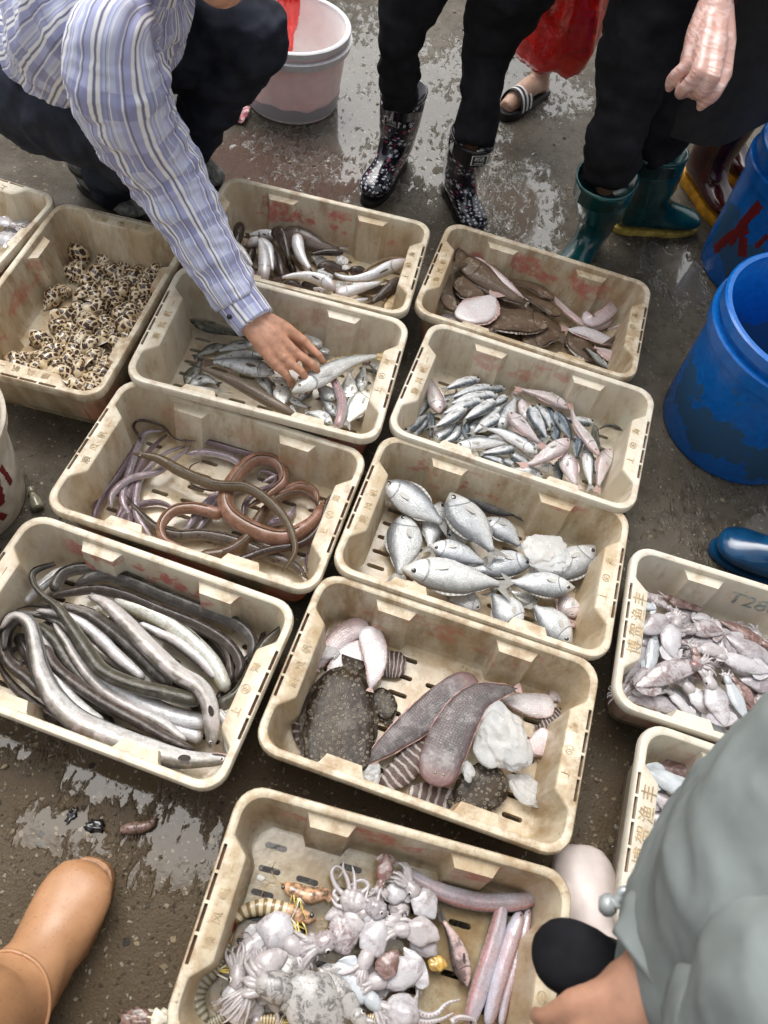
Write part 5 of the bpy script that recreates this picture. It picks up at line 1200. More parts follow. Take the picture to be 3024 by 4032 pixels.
for i, (x, y) in enumerate(((300, 520), (380, 640), (470, 520), (330, 700), (560, 600), (850, 380), (960, 300), (1080, 440), (760, 350), (870, 620))):
    a = rk.uniform(0, 6.28); ln = rk.uniform(45, 75)
    squid('K', 'K', [(x - math.cos(a) * ln, y - math.sin(a) * ln), (x, y), (x + math.cos(a) * ln, y + math.sin(a) * ln)], rk.uniform(85, 125), .030 + .008 * (i % 3), ('squid_arm', 'squid_white', 'squid_mott', 'squid_lilac')[i % 4], 'half hidden small squid', 2, 1.2, i % 3 == 0, i % 4 == 1, gK, seed=i + 230, curl=.9)
for i, (x, y, w_, lb) in enumerate(((360, 150, 42, 'larger white shell shard in the front crate'), (285, 72, 30, 'small white shard by the left crate wall'), (705, 25, 24, 'small pale shard at the rear crate floor'))):
    P = on('K', 'K', x, y, .004); r = w_ * pxm('K', P) / 2
    V, F = ico((0, 0, 0), r, 1, (1, .6, .12), .5, 3, i + 2, Matrix.Rotation(i, 3, 'Z')); o = build('shell_shard', V, F, M('shard'), local=True, smooth=False); o.location = P; tag(o, lb, 'shell shard', 'shards in the front crate')

gL = 'squid in the mottled squid crate'
LS = [([(290, 110), (450, 150), (600, 240)], 110, .06, 'squid_mott', 'mottled squid'), ([(985, 270), (800, 205), (620, 150)], 125, .045, 'squid_brown', 'brownish squid'), ([(490, 265), (400, 235), (320, 215)], 95, .07, 'squid_blue', 'bluish squid'),
 ([(720, 790), (650, 680), (655, 560), (690, 440)], 190, .09, 'squid_white', 'pale squid with upright arms'), ([(310, 500), (450, 440), (600, 370)], 200, .085, 'squid_lilac', 'lilac mottled squid'), ([(1200, 510), (1040, 470), (880, 480)], 175, .06, 'squid_mott', 'mottled squid'),
 ([(1210, 570), (1000, 610), (730, 640)], 105, .05, 'squid_lilac', 'lilac squid'), ([(1150, 380), (1350, 480), (1600, 620)], 130, .045, 'squid_brown', 'red brown squid'), ([(1215, 535), (1400, 660), (1680, 800)], 200, .06, 'squid_lilac', 'smooth lilac squid'),
 ([(380, 950), (450, 750), (470, 570)], 125, .075, 'squid_blue', 'slim bluish squid'), ([(165, 1060), (260, 850), (345, 640)], 185, .065, 'squid_lilac', 'lilac squid'), ([(270, 1080), (480, 985), (700, 890), (860, 860)], 215, .095, 'squid_mott', 'large mottled squid'),
 ([(140, 1140), (250, 1030), (340, 920)], 95, .07, 'squid_mott', 'mottled squid'), ([(830, 1390), (640, 1295), (400, 1200), (160, 1165)], 165, .06, 'squid_lilac', 'lilac squid at the front wall'), ([(240, 1135), (400, 1125), (560, 1120)], 75, .075, 'squid_white', 'white squid'),
 ([(900, 1400), (760, 1260), (650, 1150)], 105, .07, 'squid_white', 'white squid'), ([(570, 1080), (720, 1160), (830, 1260)], 115, .05, 'squid_lilac', 'lilac squid'), ([(1130, 1360), (980, 1240), (860, 1120)], 205, .075, 'squid_white', 'white squid with ink lines'),
 ([(1210, 1490), (1150, 1290), (1070, 1090)], 235, .095, 'squid_white', 'broad white squid'), ([(1460, 1430), (1350, 1250), (1250, 1040)], 135, .08, 'squid_blue', 'bluish squid'), ([(1360, 1600), (1300, 1440), (1200, 1280)], 200, .06, 'squid_mott', 'mottled squid'),
 ([(1520, 1310), (1430, 1160), (1330, 1040)], 130, .06, 'squid_brown', 'brownish squid'), ([(1370, 1000), (1520, 1030), (1680, 1090)], 160, .06, 'squid_lilac', 'lilac squid'), ([(1680, 920), (1480, 860), (1200, 770)], 165, .075, 'squid_white', 'white squid'),
 ([(1200, 1560), (1020, 1430), (920, 1340)], 130, .055, 'squid_blue', 'bluish squid'), ([(760, 1080), (800, 980), (860, 900)], 150, .05, 'squid_lilac', 'lilac squid'), ([(960, 1010), (940, 880), (900, 740)], 140, .085, 'squid_brown', 'brownish squid'),
 ([(1240, 780), (1100, 690), (950, 690)], 130, .08, 'squid_arm', 'pale arm cluster squid'), ([(560, 900), (560, 740), (540, 600)], 120, .05, 'squid_brown', 'brownish squid'), ([(1500, 1500), (1580, 1300), (1640, 1150)], 170, .05, 'squid_mott', 'mottled squid'), ([(1640, 860), (1640, 700), (1560, 560)], 170, .03, 'squid_mott', 'mottled squid'),
 ([(600, 300), (760, 330), (900, 380)], 170, .03, 'squid_lilac', 'lilac squid'), ([(860, 360), (960, 350), (1060, 380)], 90, .05, 'squid_white', 'white squid')]
for i, (pts, W, h, sk_, lk) in enumerate(LS): squid('L', 'L', pts, W * 1.15, h, sk_, lk, 5, 1.0, i % 3 != 1, i % 2 == 0, gL, seed=i + 30)
gM = 'squid in the lower right crate'
for i, (pts, W, h, sk_, lk) in enumerate([([(990, 10), (1150, 85), (1300, 140)], 120, .08, 'squid_blue', 'smooth bluish squid'), ([(1030, 130), (1120, 190), (1240, 250)], 110, .065, 'squid_lilac', 'lilac squid'), ([(1080, 0), (1220, 20), (1380, 60)], 90, .05, 'squid_brown', 'brownish squid'),
   ([(1020, 220), (1080, 280), (1160, 330)], 110, .05, 'squid_lilac', 'lilac squid'), ([(1020, 320), (1060, 400), (1100, 460)], 100, .06, 'squid_white', 'white squid'), ([(960, 480), (1000, 560), (1080, 600)], 110, .05, 'squid_lilac', 'lilac squid'), ([(1300, 200), (1200, 300), (1150, 420)], 130, .05, 'squid_mott', 'mottled squid')]):
    squid('9', 'M', pts, W, h, sk_, lk, 5, 1.0, True, True, gM, seed=i + 80)
# squid lying deeper in the mottled squid crate
rq = random.Random(11)
for i in range(20):
    x, y = rq.uniform(330, 1560), rq.uniform(330, 1400); a = rq.uniform(0, 6.28); ln = rq.uniform(150, 230)
    if y > 1150 + (x - 300) * .35 or y < 150 + (x - 300) * .33: continue
    squid('L', 'L', [(x - math.cos(a) * ln, y - math.sin(a) * ln * .7), (x, y), (x + math.cos(a) * ln, y + math.sin(a) * ln * .7)], rq.uniform(120, 180), .028 + .012 * (i % 3), ('squid_lilac', 'squid_mott', 'squid_white', 'squid_grey')[i % 4], 'half buried squid', 5, 1.2, True, i % 2 == 0, gL, seed=i + 130)
# pale prawn heads in the far left crate
for i, (x, y, s, lb) in enumerate(((95, 965, 70, 'pale glassy squid nearest the crate wall'), (60, 1000, 64, 'pale yellowish squid in the far left crate'), (25, 1030, 80, 'pale glassy squid at the left frame edge'), (20, 960, 60, 'white leafy squid at the rear left edge'), (60, 1060, 60, 'pale glassy squid at the front of the far left crate'))):
    e = squid('1', 'A', [(x - 30, y - 20), (x, y), (x + 28, y + 10)], s, .05 + .01 * i, 'squid_white', '', 6, 1.5, True, False, 'pale squid in the far left crate', label=lb, seed=60 + i)

# ------------------------------------------------------------------ ice
for i, (k, zm, x, y, W, h, sc, lb) in enumerate([('H', '6', 1030, 525, 205, .065, (1, .85, .25), 'wide flat ice slab over the breams'), ('H', '6', 1208, 612, 110, .02, (.55, 1, .3), 'small clear ice piece right of the breams'),
   ('J', '8', 1120, 600, 285, .050, (.80, 1, .42), 'biggest white ice lump on the soles'), ('J', '8', 1228, 830, 175, .022, (.62, 1, .3), 'upright clear ice piece near the sole crate handle'), ('J', '8', 555, 765, 130, .03, (1, .7, .4), 'ice lump under the striped sole'),
   ('J', '8', 365, 240, 110, .03, (.6, 1, .3), 'ice chips on the pink sole by the left wall'), ('J', '8', 978, 752, 90, .045, (1, .6, .4), 'small ice lump on the tonguefish head'),
   ('C', 'C', 850, 365, 190, .02, (1, .5, .35), 'flat ice slab in the goby crate'), ('C', 'C', 1030, 365, 110, .035, (1, .8, .6), 'clear ice chunk in the goby crate middle'), ('C', 'C', 890, 485, 150, .035, (1, .8, .5), 'grey ice chunk above the curved goby'),
   ('C', 'C', 1010, 570, 110, .04, (.8, 1, .5), 'ice chunk between the white gobies'), ('C', 'C', 1060, 420, 60, .04, (1, .9, .6), 'tiny ice chunk under the clear one'), ('J', '8', 1180, 700, 110, .05, (1, .8, .5), 'ice lump below the biggest one')]):
    lump(k, zm, x, y, W, h, 'ice', 'ice_lump', 'ice', lb, (sc[0], sc[1], sc[2] * .8), .38, 3.2, i * 3.3, 'ice lumps among the fish', 5, 20 * i)
for lb, k, zm, x, y, s, sk_ in (('orange brown scrap beside the ice in the sole crate', 'J', '8', 1290, 712, 26, 'prawn_head'), ('white shell shard at the left of the sole crate', 'J', '8', 175, 550, 30, 'shard')):
    P = on(k, zm, x, y, .006); r = s * pxm(zm, P) / 2; V, F = boxv((0, 0, 0), r * 1.1, r * 2, r * .5, Matrix.Rotation(.3, 3, 'Z')); o = build('scrap', V, F, M(sk_), local=True, smooth=False); o.location = P; tag(o, lb, 'scrap')
lump('H', '6', 1130, 830, 60, .03, 'fin_pink', 'octopus_scrap', 'octopus scrap', 'pink octopus scrap beside the front bream', (1, .7, .6), .5, 5, 4)

# ------------------------------------------------------------------ snails
def snail_meshes():
    out = []
    n = 100; turns = 4.6; V = []; m = 16; rings = []
    for i in range(n + 1):
        s = i / n; th = s * turns * 2 * PI; g_ = math.exp(-(1 - s) * turns * .50)
        rc = .0098 * g_; rad = .0118 * g_
        zc = .030 * (1 - g_) * 1.35 - .010
        c = Vector((rc * math.cos(th), rc * math.sin(th), zc)); o = Vector((math.cos(th), math.sin(th), 0))
        rg = []
        for j in range(m):
            a = 2 * PI * j / m; lo = 1.55 if math.sin(a) < 0 else 1.0
            rg.append(c + o * math.cos(a) * rad + Z * math.sin(a) * rad * 1.12 * lo)
        rings.append(rg)
    V, F, U = loft(rings, True, False)
    me1 = build('shell_src', V, F, M('shell'), None, U)
    rg = rings[-1]; c = sum(rg, Vector()) / m
    inner = [[p + (p - c).normalized() * .0008 for p in rg], [p + (p - c).normalized() * .0002 + Vector((0, .0015, 0)) for p in rg], [c + (p - c) * .8 for p in rg]]
    V, F, U = loft(inner, False, False); me2 = build('lip_src', V, F, M('lip'), None, U)
    t = Vector((0, 1, 0)); rows = [[c + (p - c) * k + t * q for p in rg] for k, q in ((.92, -.001), (.85, .002), (.55, .0042), (.15, .005))]
    V, F, U = loft(rows, False, True); me3 = build('foot_src', V, F, M('snailfoot'), None, U)
    r = [o.data for o in (me1, me2, me3)]
    for o in (me1, me2, me3): bpy.data.objects.remove(o)
    return r
SN = snail_meshes()
SNP = [(350, 340, 1.2), (305, 405), (270, 495), (215, 525), (455, 355), (430, 415, 1.25), (485, 400), (540, 385, .8), (590, 425, 1.3), (690, 400), (705, 435, 1.2), (380, 445), (345, 425), (530, 425), (660, 455), (470, 470), (405, 485), (545, 460), (350, 525), (410, 515),
 (495, 525, 1.25), (600, 490), (645, 515, 1.1), (535, 485), (310, 605, 1.15), (375, 605), (435, 565, 1.15), (520, 590), (555, 570), (615, 570), (345, 570), (410, 645, 1.15), (470, 640), (550, 640, 1.45), (270, 650), (365, 690), (285, 690), (440, 700), (510, 715, 1.15), (190, 710), (215, 745), (260, 745),
 (320, 745), (385, 740, 1.2), (330, 710), (200, 775), (225, 800, 1.2), (300, 810), (345, 800), (400, 790), (450, 800), (75, 790, 1.15), (50, 825), (105, 830, .9), (150, 830), (255, 855, 1.4), (345, 850, 1.2), (300, 830), (395, 875), (440, 850, 1.1), (330, 910), (260, 915, .9), (480, 820), (520, 770), (430, 920),
 (400, 935), (590, 530), (690, 475), (630, 470), (575, 610, 1.2), (490, 680), (560, 690), (310, 650), (460, 890), (370, 920)]
g = 'spotted whelks heaped in the snail crate'
done = []
for i, q in enumerate(SNP):
    s = (q[2] if len(q) > 2 else 1.0) * 1.42; P = on('B', '3', q[0], q[1], .015)
    if any((d - P).length < .0190 for d in done): continue
    over = sum(1 for d in done if (d - P).xy.length < .024); P = on('B', '3', q[0], q[1], .012 + .013 * min(over, 2)); done.append(P)
    fz, lx, ly = floor_z('B', P)
    lx = max(-.135, min(.135, lx)); ly = max(-.238, min(.24, ly)); x, y, th = CR['B'][:3]
    P = Vector((x + math.cos(th) * lx - math.sin(th) * ly, y + math.sin(th) * lx + math.cos(th) * ly, P.z))
    e = empty('whelk', P, None, 'snail', g); e.scale = (s, s, s)
    e.rotation_euler = (R(rnd.choice((75, 100, 115, 125)) + rnd.uniform(-20, 20)), R(rnd.uniform(-25, 25)), rnd.uniform(0, 2 * PI))
    for nm, me in zip(('shell', 'shell_lip', 'foot'), SN):
        o = bpy.data.objects.new(nm, me); COL.objects.link(o); o.parent = e
    ALL.append((e, 'B', 'brown spotted whelk', P))

# ------------------------------------------------------------------ barrels and buckets
def lathe(prof, c, n=64):
    return loft([[Vector((c[0] + r * math.cos(2 * PI * j / n), c[1] + r * math.sin(2 * PI * j / n), c[2] + z)) for j in range(n)] for r, z in prof], True, True)
def brush(e, c, rfun, mat, strokes, ang0, name='painted_mark'):
    """Thick brush strokes lying on a round wall: points are (angle offset in m along the wall, height)."""
    mb = MB(); rr = random.Random(5)
    for st in strokes:
        w_ = st[0]; pts = [Vector((a, b, 0)) for a, b in st[1:]]; S = catmull(pts, 22); rows = []
        for i, p in enumerate(S):
            t = (S[min(22, i + 1)] - S[max(0, i - 1)]).normalized(); nn = Vector((-t.y, t.x, 0)); row = []
            for v in (-1, -.4, .4, 1):
                q = p + nn * v * w_ * .5 * (1 + .35 * mnoise.noise(Vector((i * .5, v * 3, w_ * 99))))
                r = rfun(q.y) + .0016 - (.0012 if abs(v) == 1 else 0); a = ang0 + q.x / r
                row.append(Vector((c[0] + r * math.cos(a), c[1] + r * math.sin(a), c[2] + q.y)))
            rows.append(row)
        V, F, U = loft(rows, False, False, False); mb.add(V, F)
    mb.build(name, M(mat), e)
def barrel(name, label, cat, c, rb, rt, H, mat, rimmat, group=None, lidgap=True):
    e = empty(name, c, label, cat, group)
    th = .006; rr = lambda z: rb + (rt - rb) * z / H
    V, F, U = lathe([(rb * .93, 0), (rb * .985, .004), (rb, .014), (rr(H * .5), H * .5), (rr(H * .80), H * .80), (rr(H) - .004, H - .002), (rr(H) - .008, H), (rr(H) - .013, H - .004), (rr(H * .5) - .012, H * .5), (rb - .012, .02), (rb * .85, .012)], c)
    build('body', V, F, M(mat), e, U, sharp=50)
    V, F, U = lathe([(rr(H * .82) + .0006, H * .80), (rr(H * .82) + .016, H * .805), (rr(H * .88) + .018, H * .87), (rr(H * .88) + .016, H * .885), (rr(H * .9) + .004, H * .89)], c)
    ring = [(r, z) for r, z in [(rr(H * .8) - .002, H * .795), (rr(H * .8) + .013, H * .80), (rr(H * .89) + .015, H * .885), (rr(H * .89) + .011, H * .895), (rr(H * .9) - .002, H * .897)]]
    V, F, U = lathe(ring, c); build('collar', V, F[:-2], M(rimmat), e, U[:-2], sharp=40)
    V, F, U = lathe([(rr(H * .95) - .002, H * .94), (rr(H * .95) + .007, H * .945), (rr(H) + .006, H + .003), (rr(H) + .001, H + .006), (rr(H) - .010, H + .004), (rr(H) - .0135, H - .006)], c)
    F = F[:-2]; build('rim', V, F, M(rimmat), e, U[:-2], sharp=40)
    return e, rr
B1 = (.895, 1.462, 0)
e, rr = barrel('blue_barrel', 'bright blue plastic barrel with scuffed grey patch', 'barrel', B1, .20, .222, .41, 'barrel', 'barrel', 'blue barrels at the right edge')
B2 = (1.02, 2.15, 0)
e, rr = barrel('blue_barrel', 'blue barrel daubed with dark red brush strokes', 'barrel', B2, .19, .205, .41, 'barrel', 'barrel', 'blue barrels at the right edge')
a0 = math.atan2(-B2[1], -B2[0])
brush(e, B2, rr, 'redpaint', [(.030, (-.10, .30), (-.115, .22), (-.12, .14)), (.03, (-.09, .22), (-.13, .16), (-.16, .08)), (.03, (-.09, .19), (-.06, .14)), (.018, (.0, .27), (.05, .29), (.10, .28)), (.03, (0, .20), (.04, .15), (.10, .10)), (.05, (.02, .16), (.09, .17)), (.014, (-.03, .24), (-.04, .19)), (.05, (-.02, .05), (.06, .03))], a0)
mbh = MB(); mbh.add(*tube([(B1[0] + .213 * math.cos(t_), B1[1] + .213 * math.sin(t_), .345 - .05 * math.sin((t_ - 2.4) / 2.2 * PI)) for t_ in [2.4 + 2.2 * i / 12 for i in range(13)]], [.003] * 3, 24, 6)[:2]); 
W1 = (-.945, .74, 0)
e, rr = barrel('white_barrel', 'dirty white plastic barrel with dark red strokes at left', 'barrel', W1, .135, .165, .33, 'whitebarrel', 'whitebarrel')
a0 = math.atan2(-W1[1], -W1[0])
brush(e, W1, rr, 'redpaint', [(.02, (.02, .25), (.03, .19), (.02, .12)), (.025, (.06, .24), (.07, .17), (.055, .10)), (.014, (.10, .2), (.105, .12)), (.02, (.0, .15), (.05, .13)), (.016, (.03, .10), (.05, .05))], a0)
BK = (-.625, 2.53, 0)
e, rr = barrel('pink_bucket', 'milky pink plastic bucket with red bag inside', 'bucket', BK, .158, .184, .250, 'bucket', 'bucket_rim')
V, F, U = lathe([(.148, .02), (.1535, .055), (.1536, .0565), (.10, .0566)], BK)
# darker water line showing through the lower wall
rows = []
for z in (.014, .035, .055):
    rows.append([Vector((BK[0] + (rr(z) + .0008) * math.cos(2 * PI * j / 64), BK[1] + (rr(z) + .0008) * math.sin(2 * PI * j / 64), z + (.016 * mnoise.noise(Vector((j * .25, 0, 1))) if z > .05 else 0))) for j in range(64)])
V, F, U = loft(rows, False, False); build('stained_base', V, F, M('bucket_low'), e, U)
RBI = at('D', 622, 22, .25)
rb_ = empty('red_bag', (RBI.x, RBI.y, .03), 'red plastic bag hanging inside the pink bucket', 'bag')
V, F = ico((RBI.x, RBI.y, .24), .052, 4, (.62, .6, 2.2), .6, 4, 3); build('film', V, F, M('redbag'), rb_)

# red carrier bag hanging in front of the sandal wearer
RBP = at('D', 1210, 44, .38)
def carrier():
    e = empty('red_bag', (RBP.x, RBP.y, .22), 'shiny red carrier bag hanging above the sandalled foot', 'bag')
    rows = []; n = 40
    for z, rx, ry in ((.245, .05, .03), (.25, .11, .075), (.275, .135, .095), (.33, .145, .10), (.42, .135, .09), (.52, .105, .07), (.62, .06, .04), (.72, .025, .02), (.80, .012, .012)):
        rg = []
        for j in range(n):
            a = 2 * PI * j / n; k = 1 + .22 * mnoise.noise(Vector((math.cos(a) * 1.7, math.sin(a) * 1.7, z * 4.5))) + .07 * mnoise.noise(Vector((math.cos(a) * 6, math.sin(a) * 6, z * 9)))
            rg.append(Vector((RBP.x + rx * math.cos(a) * k, RBP.y + ry * math.sin(a) * k, z + .02 * mnoise.noise(Vector((math.cos(a) * 2, math.sin(a) * 2, 7))))))
        rows.append(rg)
    V, F, U = loft(rows); build('film', V, F, M('redbag'), e, U)
    c = at('D', 1285, 85, .33); r2 = []
    for i in range(6):                                      # the free corner that sticks out to the side
        s = i / 5; r2.append([Vector((RBP.x + .10, RBP.y - .02, .30)).lerp(c, s) + Vector((0, .012 * math.sin(v * 3 + s * 4), v * .06 * (1 + .4 * s))) for v in (-1, -.5, 0, .5, 1)])
    V, F, U = loft(r2, False, False, False); build('bag_corner', V, F, M('redbag'), e, U)
    return e
carrier()

# ------------------------------------------------------------------ people
def remesh_body(name, chains, balls, parent, mat, vox=.006, smooth=6):
    mb = MB()
    for pts, rad in chains:
        V, F, U, _ = tube(pts, rad, max(10, 6 * len(pts)), 12); mb.add(V, F)
        for p, r in ((pts[0], rad[0]), (pts[-1], rad[-1])): mb.add(*ico(p, r * .98, 2))
    for c, r, sc, *rot in balls: mb.add(*ico(c, r, 3, sc, rot=rot[0] if rot else None))
    o = mb.build(name, M(mat), parent)
    m = o.modifiers.new('r', 'REMESH'); m.mode = 'VOXEL'; m.voxel_size = vox
    s = o.modifiers.new('s', 'SMOOTH'); s.iterations = smooth; s.factor = .5
    apply_mods(o); o.data.polygons.foreach_set('use_smooth', [True] * len(o.data.polygons)); o.data.name = name
    return o
def hand_chains(wr, fwd, up, side, s=1.0, curl=(.5, .5, .5, .5), spread=.0, thumb=True, lens=(.072, .080, .075, .060)):
    """Palm and five fingers; side points to the index finger. Returns chains, balls and fingertip poses."""
    f, u, d = fwd.normalized(), up.normalized(), side.normalized(); ch = []; tips = []
    kn = []
    for i, off in enumerate((.034, .012, -.011, -.032)):
        k = wr + f * (.092 - .006 * abs(i - 1)) * s + d * off * s * 1.0 + u * (.006 - .003 * abs(i - 1.2)) * s
        kn.append(k); ch.append(([wr + d * off * .55 * s, wr.lerp(k, .5) + u * .004 * s, k], [.017 * s, .0155 * s, .0115 * s]))
        dr = (f + d * (1.5 - i) * .16 * (spread + .35)).normalized(); p = k; a = 0; P = [k]; Lf = lens[i] * s
        for j, seg in enumerate((.46, .30, .24)):
            a += curl[i] * (.75, 1.0, .7)[j]; p = p + (dr * math.cos(a) - u * math.sin(a)) * Lf * seg; P.append(p)
        ch.append((P, [.0105 * s, .0095 * s, .0088 * s, .0072 * s]))
        tips.append((P[-1], (P[-1] - P[-2]).normalized(), (u * math.cos(a) + dr * math.sin(a)).normalized()))
    if thumb:
        b = wr + f * .025 * s + d * .026 * s - u * .006 * s
        P = [b, b + f * .034 * s + d * .020 * s - u * .018 * s, b + f * .064 * s + d * .020 * s - u * .036 * s, b + f * .086 * s + d * .008 * s - u * .048 * s]
        ch.append((P, [.017 * s, .013 * s, .011 * s, .0085 * s])); tips.append((P[-1], (P[-1] - P[-2]).normalized(), (d + u * .3).normalized()))
    return ch, tips
def nails(e, tips, mat='nail', s=1.0):
    for p, t, n in tips:
        sd_ = t.cross(n).normalized(); V, F = ico(p + n * .0062 * s - t * .001, .0065 * s, 2, (1, .72, .26), rot=Matrix((t, sd_, n)).transposed()); build('fingernail', V, F, M(mat), e)
def add_head(e, c, face, chains, balls):
    f = Vector((face.x, face.y, 0)).normalized(); s = Vector((-f.y, f.x, 0)); m = Matrix((f, s, Z)).transposed()
    balls += [(c + Z * .03, .10, (.92, .76, 1.05), m), (c + f * .03 - Z * .05, .07, (.9, .8, .95), m), (c + f * .095 - Z * .005, .016, (1, .8, 1.5), m), (c + s * .077, .022, (.6, .4, 1.3), m), (c - s * .077, .022, (.6, .4, 1.3), m), (c + f * .088 - Z * .05, .014, (.7, 1.8, .6), m)]
    def later():
        for q in (1, -1): eye_mesh('eye', c + f * .078 + s * q * .031 + Z * .022, f, .011, e, 'eye_white')
        V, F = ico(c + Z * .055 - f * .02, .108, 4, (.93, .80, .92), .08, 9, 2, m); build('hair', V, F, M('hair'), e)
    return later
BOOT = [(-.098, .30, .070, .30, .067), (-.096, .24, .066, .24, .065), (-.094, .18, .060, .18, .061), (-.092, .13, .055, .15, .057), (-.093, .075, .066, .125, .053), (-.094, .035, .085, .108, .049), (-.088, .010, .105, .096, .045),
        (-.040, .004, .130, .083, .044), (.030, .004, .152, .070, .048), (.090, .004, .170, .060, .050), (.130, .005, .183, .052, .048), (.165, .008, .196, .044, .040), (.188, .013, .202, .034, .026), (.199, .019, .204, .027, .010)]
def boot(parent, heel, toe, H, mat, sole, top=None, cut=0.0, name='boot', inner='boot_in', wide=1.0, solez=.016, shaftw=1.0, solek=1.0, seam=False):
    """A rubber boot standing on the ground; top is where the middle of the shaft's mouth lies."""
    heel = Vector((heel[0], heel[1], 0)); toe = Vector((toe[0], toe[1], 0)); f = (toe - heel); s = f.length / .30; f.normalize(); d = Vector((-f.y, f.x, 0))
    o = heel + f * .095 * s; lean = Vector((0, 0, 0))
    if top is not None: lean = (Vector((top[0], top[1], 0)) - (o + f * (-.014) * s)) / max(.05, H - .10)
    rings = []; arc = []; L = 0; n = 28; prev = None; us = []
    for i, (bx, bz, fx, fz, w_) in enumerate(BOOT):
        if i < 3: bz = fz = H * (1, .78, .58)[i]
        rg = []; sw = shaftw if i < 3 else 1
        for j in range(n):
            a = 2 * PI * j / n; ca, sa = math.cos(a), math.sin(a)
            cx, cz = (bx + fx) / 2, (bz + fz) / 2; x = cx + (fx - bx) / 2 * ca * (sw if i < 3 else 1); z = cz + (fz - bz) / 2 * ca
            y = w_ * wide * sw * math.copysign(abs(sa) ** .85, sa)
            z = z * (1 if z > .14 else s) + (solez if i > 3 else 0) * min(1, max(0, (.10 - z) / .05))
            rg.append(o + f * x * s + d * y * s + Z * z + lean * max(0, z - .10))
        rings.append(rg); c = sum(rg, Vector()) / n
        if prev is not None: L += (c - prev).length
        prev = c; us.append(L)
    t0 = [p for p in rings[0]]; c = sum(t0, Vector()) / n
    rin = [[c + (p - c) * .95 for p in t0], [c + (p - c) * .93 - Z * .05 for p in t0]]
    b = empty(name, heel, parent=None) if False else None
    V, F, U = loft([rin[1], rin[0]] + rings, True, True)
    us = [0, 0] + us; U2 = [[(us[int(round(u * (len(us) - 1)))], v * .36) for u, v in q] for q in U]
    bo = build(name, V, F, M(mat), parent, U, U2)
    # sole
    out = []; m = 40
    for j in range(m):
        a = 2 * PI * j / m; x = .052 + .156 * math.cos(a); wd = .043 + .010 * max(0, math.cos(a - .2)) if True else 0
        if -.02 < x < .06: wd -= .006
        out.append((x, math.copysign(abs(math.sin(a)) ** .75, math.sin(a)) * wd * wide))
    rg = [[o + f * x * s * k + d * y * s * k + Z * z for x, y in out] for k, z in ((.97 * solek, 0.0), (solek, .003), (solek, solez * .8), (.985 * solek, solez + .004))]
    V, F, U = loft(rg); so = build('sole', V, F, M(sole), None, U, sharp=50)
    so.parent = bo; off = Vector((0, 0, 0)); p = parent
    while p is not None: off += p.location; p = p.parent
    for v in so.data.vertices: v.co -= off
    # rolled rim of the shaft
    V, F, U = loft([[c + (p - c) * k + Z * z for p in t0] for k, z in ((1.0, -.008), (1.03, -.007), (1.035, .001), (.99, .004), (.95, .001))], False, False)
    ri = build('shaft_rim', V, F, M(mat), None, U, [[(0, 0)] * 4 for _ in F]); ri.parent = bo
    for v in ri.data.vertices: v.co -= off
    if seam:                                      # the stitched line where foot and shaft meet
        q = rings[4]; qc = sum(q, Vector()) / n; q = [qc + (p - qc) * 1.012 for p in q]
        V, F, U, _ = tube(q + q[:2], [.0032] * 3, 90, 6); se = build('seam', V, F, M(mat), None, U); se.parent = bo
        for v in se.data.vertices: v.co -= off
    return bo, (lambda z: o - f * .015 * s + lean * max(0, z - .10) + Z * z)
def badge(bo, parent, c, n, up, txt, sub, w=.042, h=.026):
    """White-framed black badge on a boot shaft."""
    off = Vector((0, 0, 0)); p = parent
    while p is not None: off += p.location; p = p.parent
    n = n.normalized(); x = up.cross(n).normalized(); y = n.cross(x); B = Matrix((x, y, n)).transposed()
    for nm, k, z, mt in (('badge', 1.0, .0012, 'white'), ('badge_field', .90, .0020, 'black')):
        V, F = boxv((0, 0, 0), w * k, h * k, .0016); q = build(nm, [B @ v + c - off + n * z for v in V], F, M(mt), local=True, smooth=False); q.parent = bo
    q = text_mesh('badge_text', txt, h * .52, M('white'), bo, c - off + n * .0030 + y * h * .12, basis=B, ext=.0003)
    q = text_mesh('badge_text', sub, h * .17, M('white'), bo, c - off + n * .0030 - y * h * .30, basis=B, ext=.0003)
def person(label, loc, group=None): return empty('person', (loc[0], loc[1], 0), label, 'person', group)
def cloth(e, name, pts, radii, mat, wr=.006, wf=26, nu=60, na=36, seed=0.0, oval=1.0, ref=None):
    V, F, U, U2 = tube(pts, radii, nu, na, wr, wf, seed, oval, ref=ref); return build(name, V, F, M(mat), e, U, U2)
def folds(o, amp, fr, st=(1, 1, 1), seed=0.0, ridge=True):
    """Creases pressed into a garment: ridged noise along the normals; st says how fast it changes along x, y and z."""
    me = o.data; N = [v.normal.copy() for v in me.vertices]
    for v, n in zip(me.vertices, N):
        p = Vector((v.co.x * st[0], v.co.y * st[1], v.co.z * st[2])) * fr + Vector((seed, seed * 1.7, 0))
        p += Vector((.35 * mnoise.noise(p * .6 + Vector((9, 0, 0))), .35 * mnoise.noise(p * .6), 0)) 
        a = mnoise.noise(p); b = mnoise.noise(p * 2.1 + Vector((3, 1, 7)))
        h = (.6 - 1.6 * abs(a)) + .4 * (.5 - 1.4 * abs(b)) if ridge else a + .4 * b
        v.co += n * h * amp
    me.update()
def joincloth(e, name, parts, mat, vox=.011, sm=5, fold=None):
    """Several tubes fused into one garment, folds and all."""
    mb = MB()
    for pts, radii, kw in parts:
        V, F, U, _ = tube(pts, radii, 60, 36, **kw); mb.add(V, F)
    o = mb.build(name, M(mat), e); m = o.modifiers.new('r', 'REMESH'); m.mode = 'VOXEL'; m.voxel_size = vox
    s = o.modifiers.new('s', 'SMOOTH'); s.iterations = sm; apply_mods(o)
    if fold: folds(o, *fold)
    o.data.polygons.foreach_set('use_smooth', [True] * len(o.data.polygons)); return o
